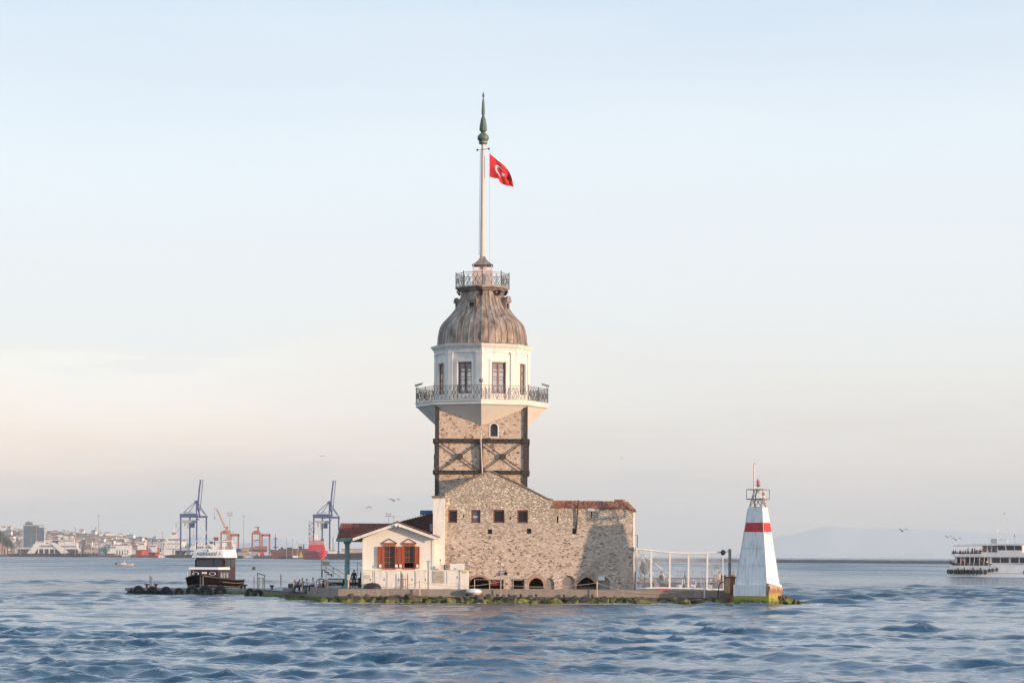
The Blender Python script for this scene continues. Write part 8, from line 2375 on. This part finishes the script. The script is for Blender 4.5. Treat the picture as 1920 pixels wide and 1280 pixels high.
# ================================================================ PASSENGER FERRY
t, s = S('passenger_ferry', 'white two deck passenger ferry with a row of tyres along its hull', 'ferry', 1777, 1080.5); FX, FYY = t.location.x, t.location.y; FR = R(-20); t.rotation_euler = (0, 0, FR); s *= 1.05
def fpos(x, y, z): a, b = rot2((x * s, y * s), FR); return (FX + a, FYY + b, z * s)
D = 44
mb = MB(s); prof = [(4, 1), (4, 13), (4, 19.5), (74, 20), (80, 23), (110, 22.5), (176, 21), (172, 10), (168, -2), (4, -2)]
secA = [(x, 0, z) for x, z in prof]
mb.add([(x, 0, z) for x, z in prof] + [(x, D, z) for x, z in prof], [list(range(10)), list(range(10, 20))[::-1]] + [[i, (i + 1) % 10, (i + 1) % 10 + 10, i + 10] for i in range(10)])
hull_f = mb.build('hull', C['white'], t, world=False)
mb = MB(s); mb.prism([(134, 5), (142, 5), (143.5, 11), (133.5, 11)], -.25, -.02); mb.lathe([(1.2, 0), (1.2, .2)], (75, -.3, 18.5), 8); mb.build('anchor_pocket', C['dark'], hull_f, world=False)
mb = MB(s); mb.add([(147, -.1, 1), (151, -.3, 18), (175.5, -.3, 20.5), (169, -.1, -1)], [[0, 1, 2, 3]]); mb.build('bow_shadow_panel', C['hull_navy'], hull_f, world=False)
Bx(t, 'rubbing_strake', 'pgrey', [(4, 80, -.5, -.02, 12.2, 13), (4, 146, -.5, -.02, 6, 6.8)], s)
Bx(t, 'main_deck', 'grey', [(3, 175, .5, D - .5, 22, 22.6)], s) if 0 else None
Bx(t, 'saloon', 'white', [(10, 74, 14, D - 6, 20.02, 35.5), (74.02, 176, 4, D - 4, 23.02, 35.5)], s)
for i, (a, b) in enumerate(((78, 92), (93.5, 108), (111, 125), (127, 141), (143, 156), (158, 172))):
    mb = MB(s); mb.box(a, b, 3.8, 3.98, 25, 34); mb.build('saloon_window', C['window'], t, world=False)
for i in range(7): mb = MB(s); mb.box(14 + i * 8, 20.5 + i * 8, 13.8, 13.98, 24, 34); mb.build('saloon_window', C['window'], t, world=False)
Bx(t, 'deck_edge', 'white', [(9, 178, -.3, D + .3, 35.52, 37.2)], s)
mb = MB(s); mb.add([(22 + 10, -.2, 37.22), (178, -.2, 37.22), (178, -.2, 43.2), (60, -.2, 44), (32, -.2, 41.5), (32, 1, 37.22), (178, 1, 37.22), (178, 1, 43.2), (60, 1, 44), (32, 1, 41.5)], [[0, 1, 2, 3, 4], [9, 8, 7, 6, 5], [4, 3, 8, 9], [3, 2, 7, 8], [0, 4, 9, 5], [1, 6, 7, 2]]); mb.build('bulwark', C['white'], t, world=False)
Bx(t, 'upper_deck_panel', 'dark', [(7, 60, -.3, .3, 41, 43.6)], s); Bx(t, 'upper_deck_floor', 'white', [(6, 60, -.2, D, 37.3, 38.5)], s)
Bx(t, 'wheelhouse', 'white', [(87, 132, 3, D - 6, 43.3, 56)], s)
for (a, b) in ((89, 102), (104, 118), (119, 131)): mb = MB(s); mb.add([(a, 2.9, 47.5), (b, 2.9, 47.5), (b - 1.5, 2.9, 55.5), (a - 1, 2.9, 55.5)], [[0, 1, 2, 3]]); mb.build('wheelhouse_window', C['window'], t, world=False)
Bx(t, 'upper_cabin', 'grey', [(58, 86.9, 16, D - 8, 43.3, 56)], s)
mb = MB(s); mb.add([(8, -1, 54.3), (132, -1, 57.0), (137, -1, 57.2), (137, -1, 59.2), (60, -1, 58.6), (8, -1, 55.4), (8, D, 54.3), (132, D, 57), (137, D, 57.2), (137, D, 59.2), (60, D, 58.6), (8, D, 55.4)], [[0, 1, 2, 3, 4, 5], [11, 10, 9, 8, 7, 6], [5, 4, 10, 11], [4, 3, 9, 10], [3, 2, 8, 9], [0, 6, 7, 1], [1, 7, 8, 2], [0, 5, 11, 6]]); mb.build('top_roof', C['white'], t, world=False)
for x in (8.5, 18, 28, 38, 46, 54, 62, 70, 78): Tb(t, 'roof_post', 'white', [([(x, .3, 37.3 if x < 33 else 43), (x, .3, 55)], .32)], s)
for x in (14, 22, 30, 38, 46, 56, 64, 72): Tb(t, 'deck_post', 'white', [([(x, .4, 20), (x + (1.5 if x % 3 else -1), .4, 35.4)], .35)], s)
Tb(t, 'handrail', 'dark', [([(3, .2, 22.5), (70, .2, 22.8)], .22), ([(4, .2, 21.5), (70, .2, 21.6)], .18), ([(6, 0, 44.6), (86, 0, 45.2)], .22)], s, 4)
Bx(t, 'bench_row', 'rust', [(8, 70, 5, 8, 20.1, 23)], s)
Tb(t, 'mast', 'white', [([(85, 10, 59), (87.5, 10, 88)], .6), ([(87, 10, 66), (103, 10, 67), (105, 10, 59)], .55), ([(81, 10, 79), (94, 10, 79)], .35), ([(91, 10, 76), (91, 10, 66)], .5)], s)
Tb(t, 'radar', 'white', [([(84.5, 9, 78), (85.5, 9, 86)], 1.0), ([(91, 10, 68), (95.5, 10, 68)], .9)], s); Bx(t, 'flag_box', 'pgrey', [(75, 86, 8, 8.4, 59, 68)], s)
Tb(t, 'dome_aerial', 'beige', [([(117.5, 10, 59), (117.5, 10, 71)], .4), ([(117.5, 10, 71), (117.5, 10, 74), (117.5, 10, 77)], [1.9, 1.9, .3]), ], s, 10)
for i, (x, z) in enumerate(((0.5, 9.2), (6, 9.2), (13, 9.2), (17.5, 9.2), (22.5, 9), (28, 9), (34, 9.2), (39, 9), (45, 9), (51.5, 8.9), (58, 8.9), (66, 8.3), (73, 11.5), (79, 12), (86.5, 13))):
    m0 = MB(); m0.torus((0, 0, 0), 2.9 if i < 12 else 2.2, 1.45 if i < 12 else 1.1, 'Y', 16, 8); mb = MB(s); mb.add([(x + 1 + v[0] * .5 - v[1] * .87, -2.2 + v[0] * .6 + v[1] * .5, z + v[2]) for v in m0.v], m0.f); mb.build('tyre_fender', MT['tyre'], t, smooth=True, world=False)
for x in (18, 29, 44.5, 58): Bx(t, 'fender_chain', 'dark', [(x, x + 1.6, -.6, -.05, 12, 16.5)], s)
side_hull(t, s, [(150, 23), (176, 23.5), (176, 32), (151, 31.5)], 1, 'beige', 'side_gate')
# passengers
r6 = random.Random(4)
tops = ['white', 'black', 'navy', 'red', 'tan', 'pale', 'blue', 'grey', 'pink']
def pax(x, z, pose, k, lb, dy=6): person(pose, fpos(x, dy, z), r6.uniform(-1.5, 1.5), tops[k % 9], 'black' if k % 2 else 'navy', lb, 'passengers on the ferry')
names = ['white', 'black', 'navy', 'red', 'tan', 'pale', 'blue', 'grey', 'pink']
for i, x in enumerate((9, 13, 21, 27, 31, 35, 40, 43, 47, 51, 55, 58, 63, 66, 70, 76, 80)):
    pose = 'stand' if i in (5, 7, 8, 12, 13, 15, 16) else 'sit'
    pax(x, 38.6 if pose == 'stand' else 41.5 + (1 if x > 33 else 0), pose, i * 5 + 2, 'passenger in %s %s on the upper ferry deck, %s' % (names[(i * 5 + 2) % 9], {'stand': 'standing', 'sit': 'seated'}[pose], 'near the stern' if x < 33 else 'amidships' if x < 60 else 'close to the wheelhouse'))
for i, x in enumerate((4, 8, 12, 15, 26, 29, 53, 56, 60, 65, 69)):
    pose = 'stand' if i in (4, 6, 7) else 'sit'; pax(x, 20.1 if pose == 'stand' else 23.1, pose, i * 4 + 1, 'passenger in %s %s on the lower ferry deck, %s' % (names[(i * 4 + 1) % 9], {'stand': 'standing', 'sit': 'seated'}[pose], 'at the stern rail' if x < 20 else 'amidships' if x < 58 else 'by the saloon'), 4)
# ---- gulls
def gull(px, py, Y, span, flap, rz, label, perched=False):
    p = P(px, py, Y); t = thing('seagull', label, 'gull', p, rz, 'gulls over the water' if not perched else 'gulls perched on the ferry roof')
    k = span / 1.6; mb = MB(k)
    mb.tube([(0, -.27, .0), (0, -.20, .02), (0, -.05, .0), (0, .12, -.01), (0, .24, .0), (0, .32, .0)], [.012, .05, .075, .065, .03, .05], 8); mb.build('body', MT['flag_white'], t, smooth=True, world=False)
    mb = MB(k)
    for sg in (1, -1):
        if perched: mb.add([(sg * .06, -.1, .05), (sg * .09, .1, .03), (sg * .02, .38, .02), (sg * .03, .0, .09)], [[0, 1, 2, 3]])
        else: mb.add([(sg * .04, -.08, .03), (sg * .32, -.14, .03 + flap * .28), (sg * .66, .02, .02 + flap * .12), (sg * .30, .06, flap * .26), (sg * .04, .12, .02)], [[0, 1, 3, 4], [1, 2, 3]])
    o = mb.build('wings', MT['conc'] if not perched else MT['galv'], t, world=False); so = o.modifiers.new('t', 'SOLIDIFY'); so.thickness = .015
for a in ((739, 938, 190, 1.3, .5, .4, 'gull with raised wings above the annex roof'), (692, 949, 210, .8, -1.2, .5, 'gull banking left of the annex roof ridge'), (604.5, 855, 260, .7, .3, .3, 'dark gull high above the right blue crane'), (1166, 858, 240, .5, .4, .2, 'tiny gull between the tower and the beacon'), (1692, 995, 330, 2.0, .8, .3, 'gull gliding left of the ferry'), (1777, 1007, 420, 1.9, .8, .2, 'left gull of the pair above the ferry stern'), (1793, 1012, 420, 2.4, .9, .1, 'right gull of the pair above the ferry stern'), (1883, 963, 300, .7, .7, 1, 'gull high above the ferry mast')):
    gull(*a)
for x, z in ((18, 55.7 + .4), (21.5, 56.1), (35, 56.9), (42.5, 57.5), (48, 57.8), (66, 58.8)):
    g = gull(0, 0, 100, 1.5, 0, 1.2, 'white gull perched on the ferry roof', True)
gs = [o for o in bpy.data.objects if o.get('group') == 'gulls perched on the ferry roof']
for g, (x, z, nm) in zip(gs, ((18, 56.0, 'leftmost'), (21.5, 56.1, 'second'), (35, 56.9, 'third'), (42.5, 57.5, 'fourth'), (48, 57.8, 'fifth'), (66, 58.9, 'sixth'))):
    g.location = Vector(fpos(x, 3, z)) + Vector((0, 0, .1)); g['label'] = nm + ' white gull from the left perched on the ferry roof'

# ================================================================ HAZE
mb = MB(); mb.box(-16000, 16000, -300, 31500, -4, 395)
hz_ = mb.build('haze', None) if 0 else None
hm = bpy.data.materials.new('evening_haze'); hm.use_nodes = True; nt = hm.node_tree; nt.nodes.clear()
ho = nt.nodes.new('ShaderNodeOutputMaterial'); pv = nt.nodes.new('ShaderNodeVolumePrincipled'); pv.inputs['Color'].default_value = (.84, .94, 1.0, 1); pv.inputs['Density'].default_value = 5.0e-5; pv.inputs['Anisotropy'].default_value = 0.0
nt.links.new(pv.outputs[0], ho.inputs['Volume'])
hz_ = mb.build('haze', hm); hz_['kind'] = 'stuff'; hz_['label'] = 'thin pale evening haze over the strait'
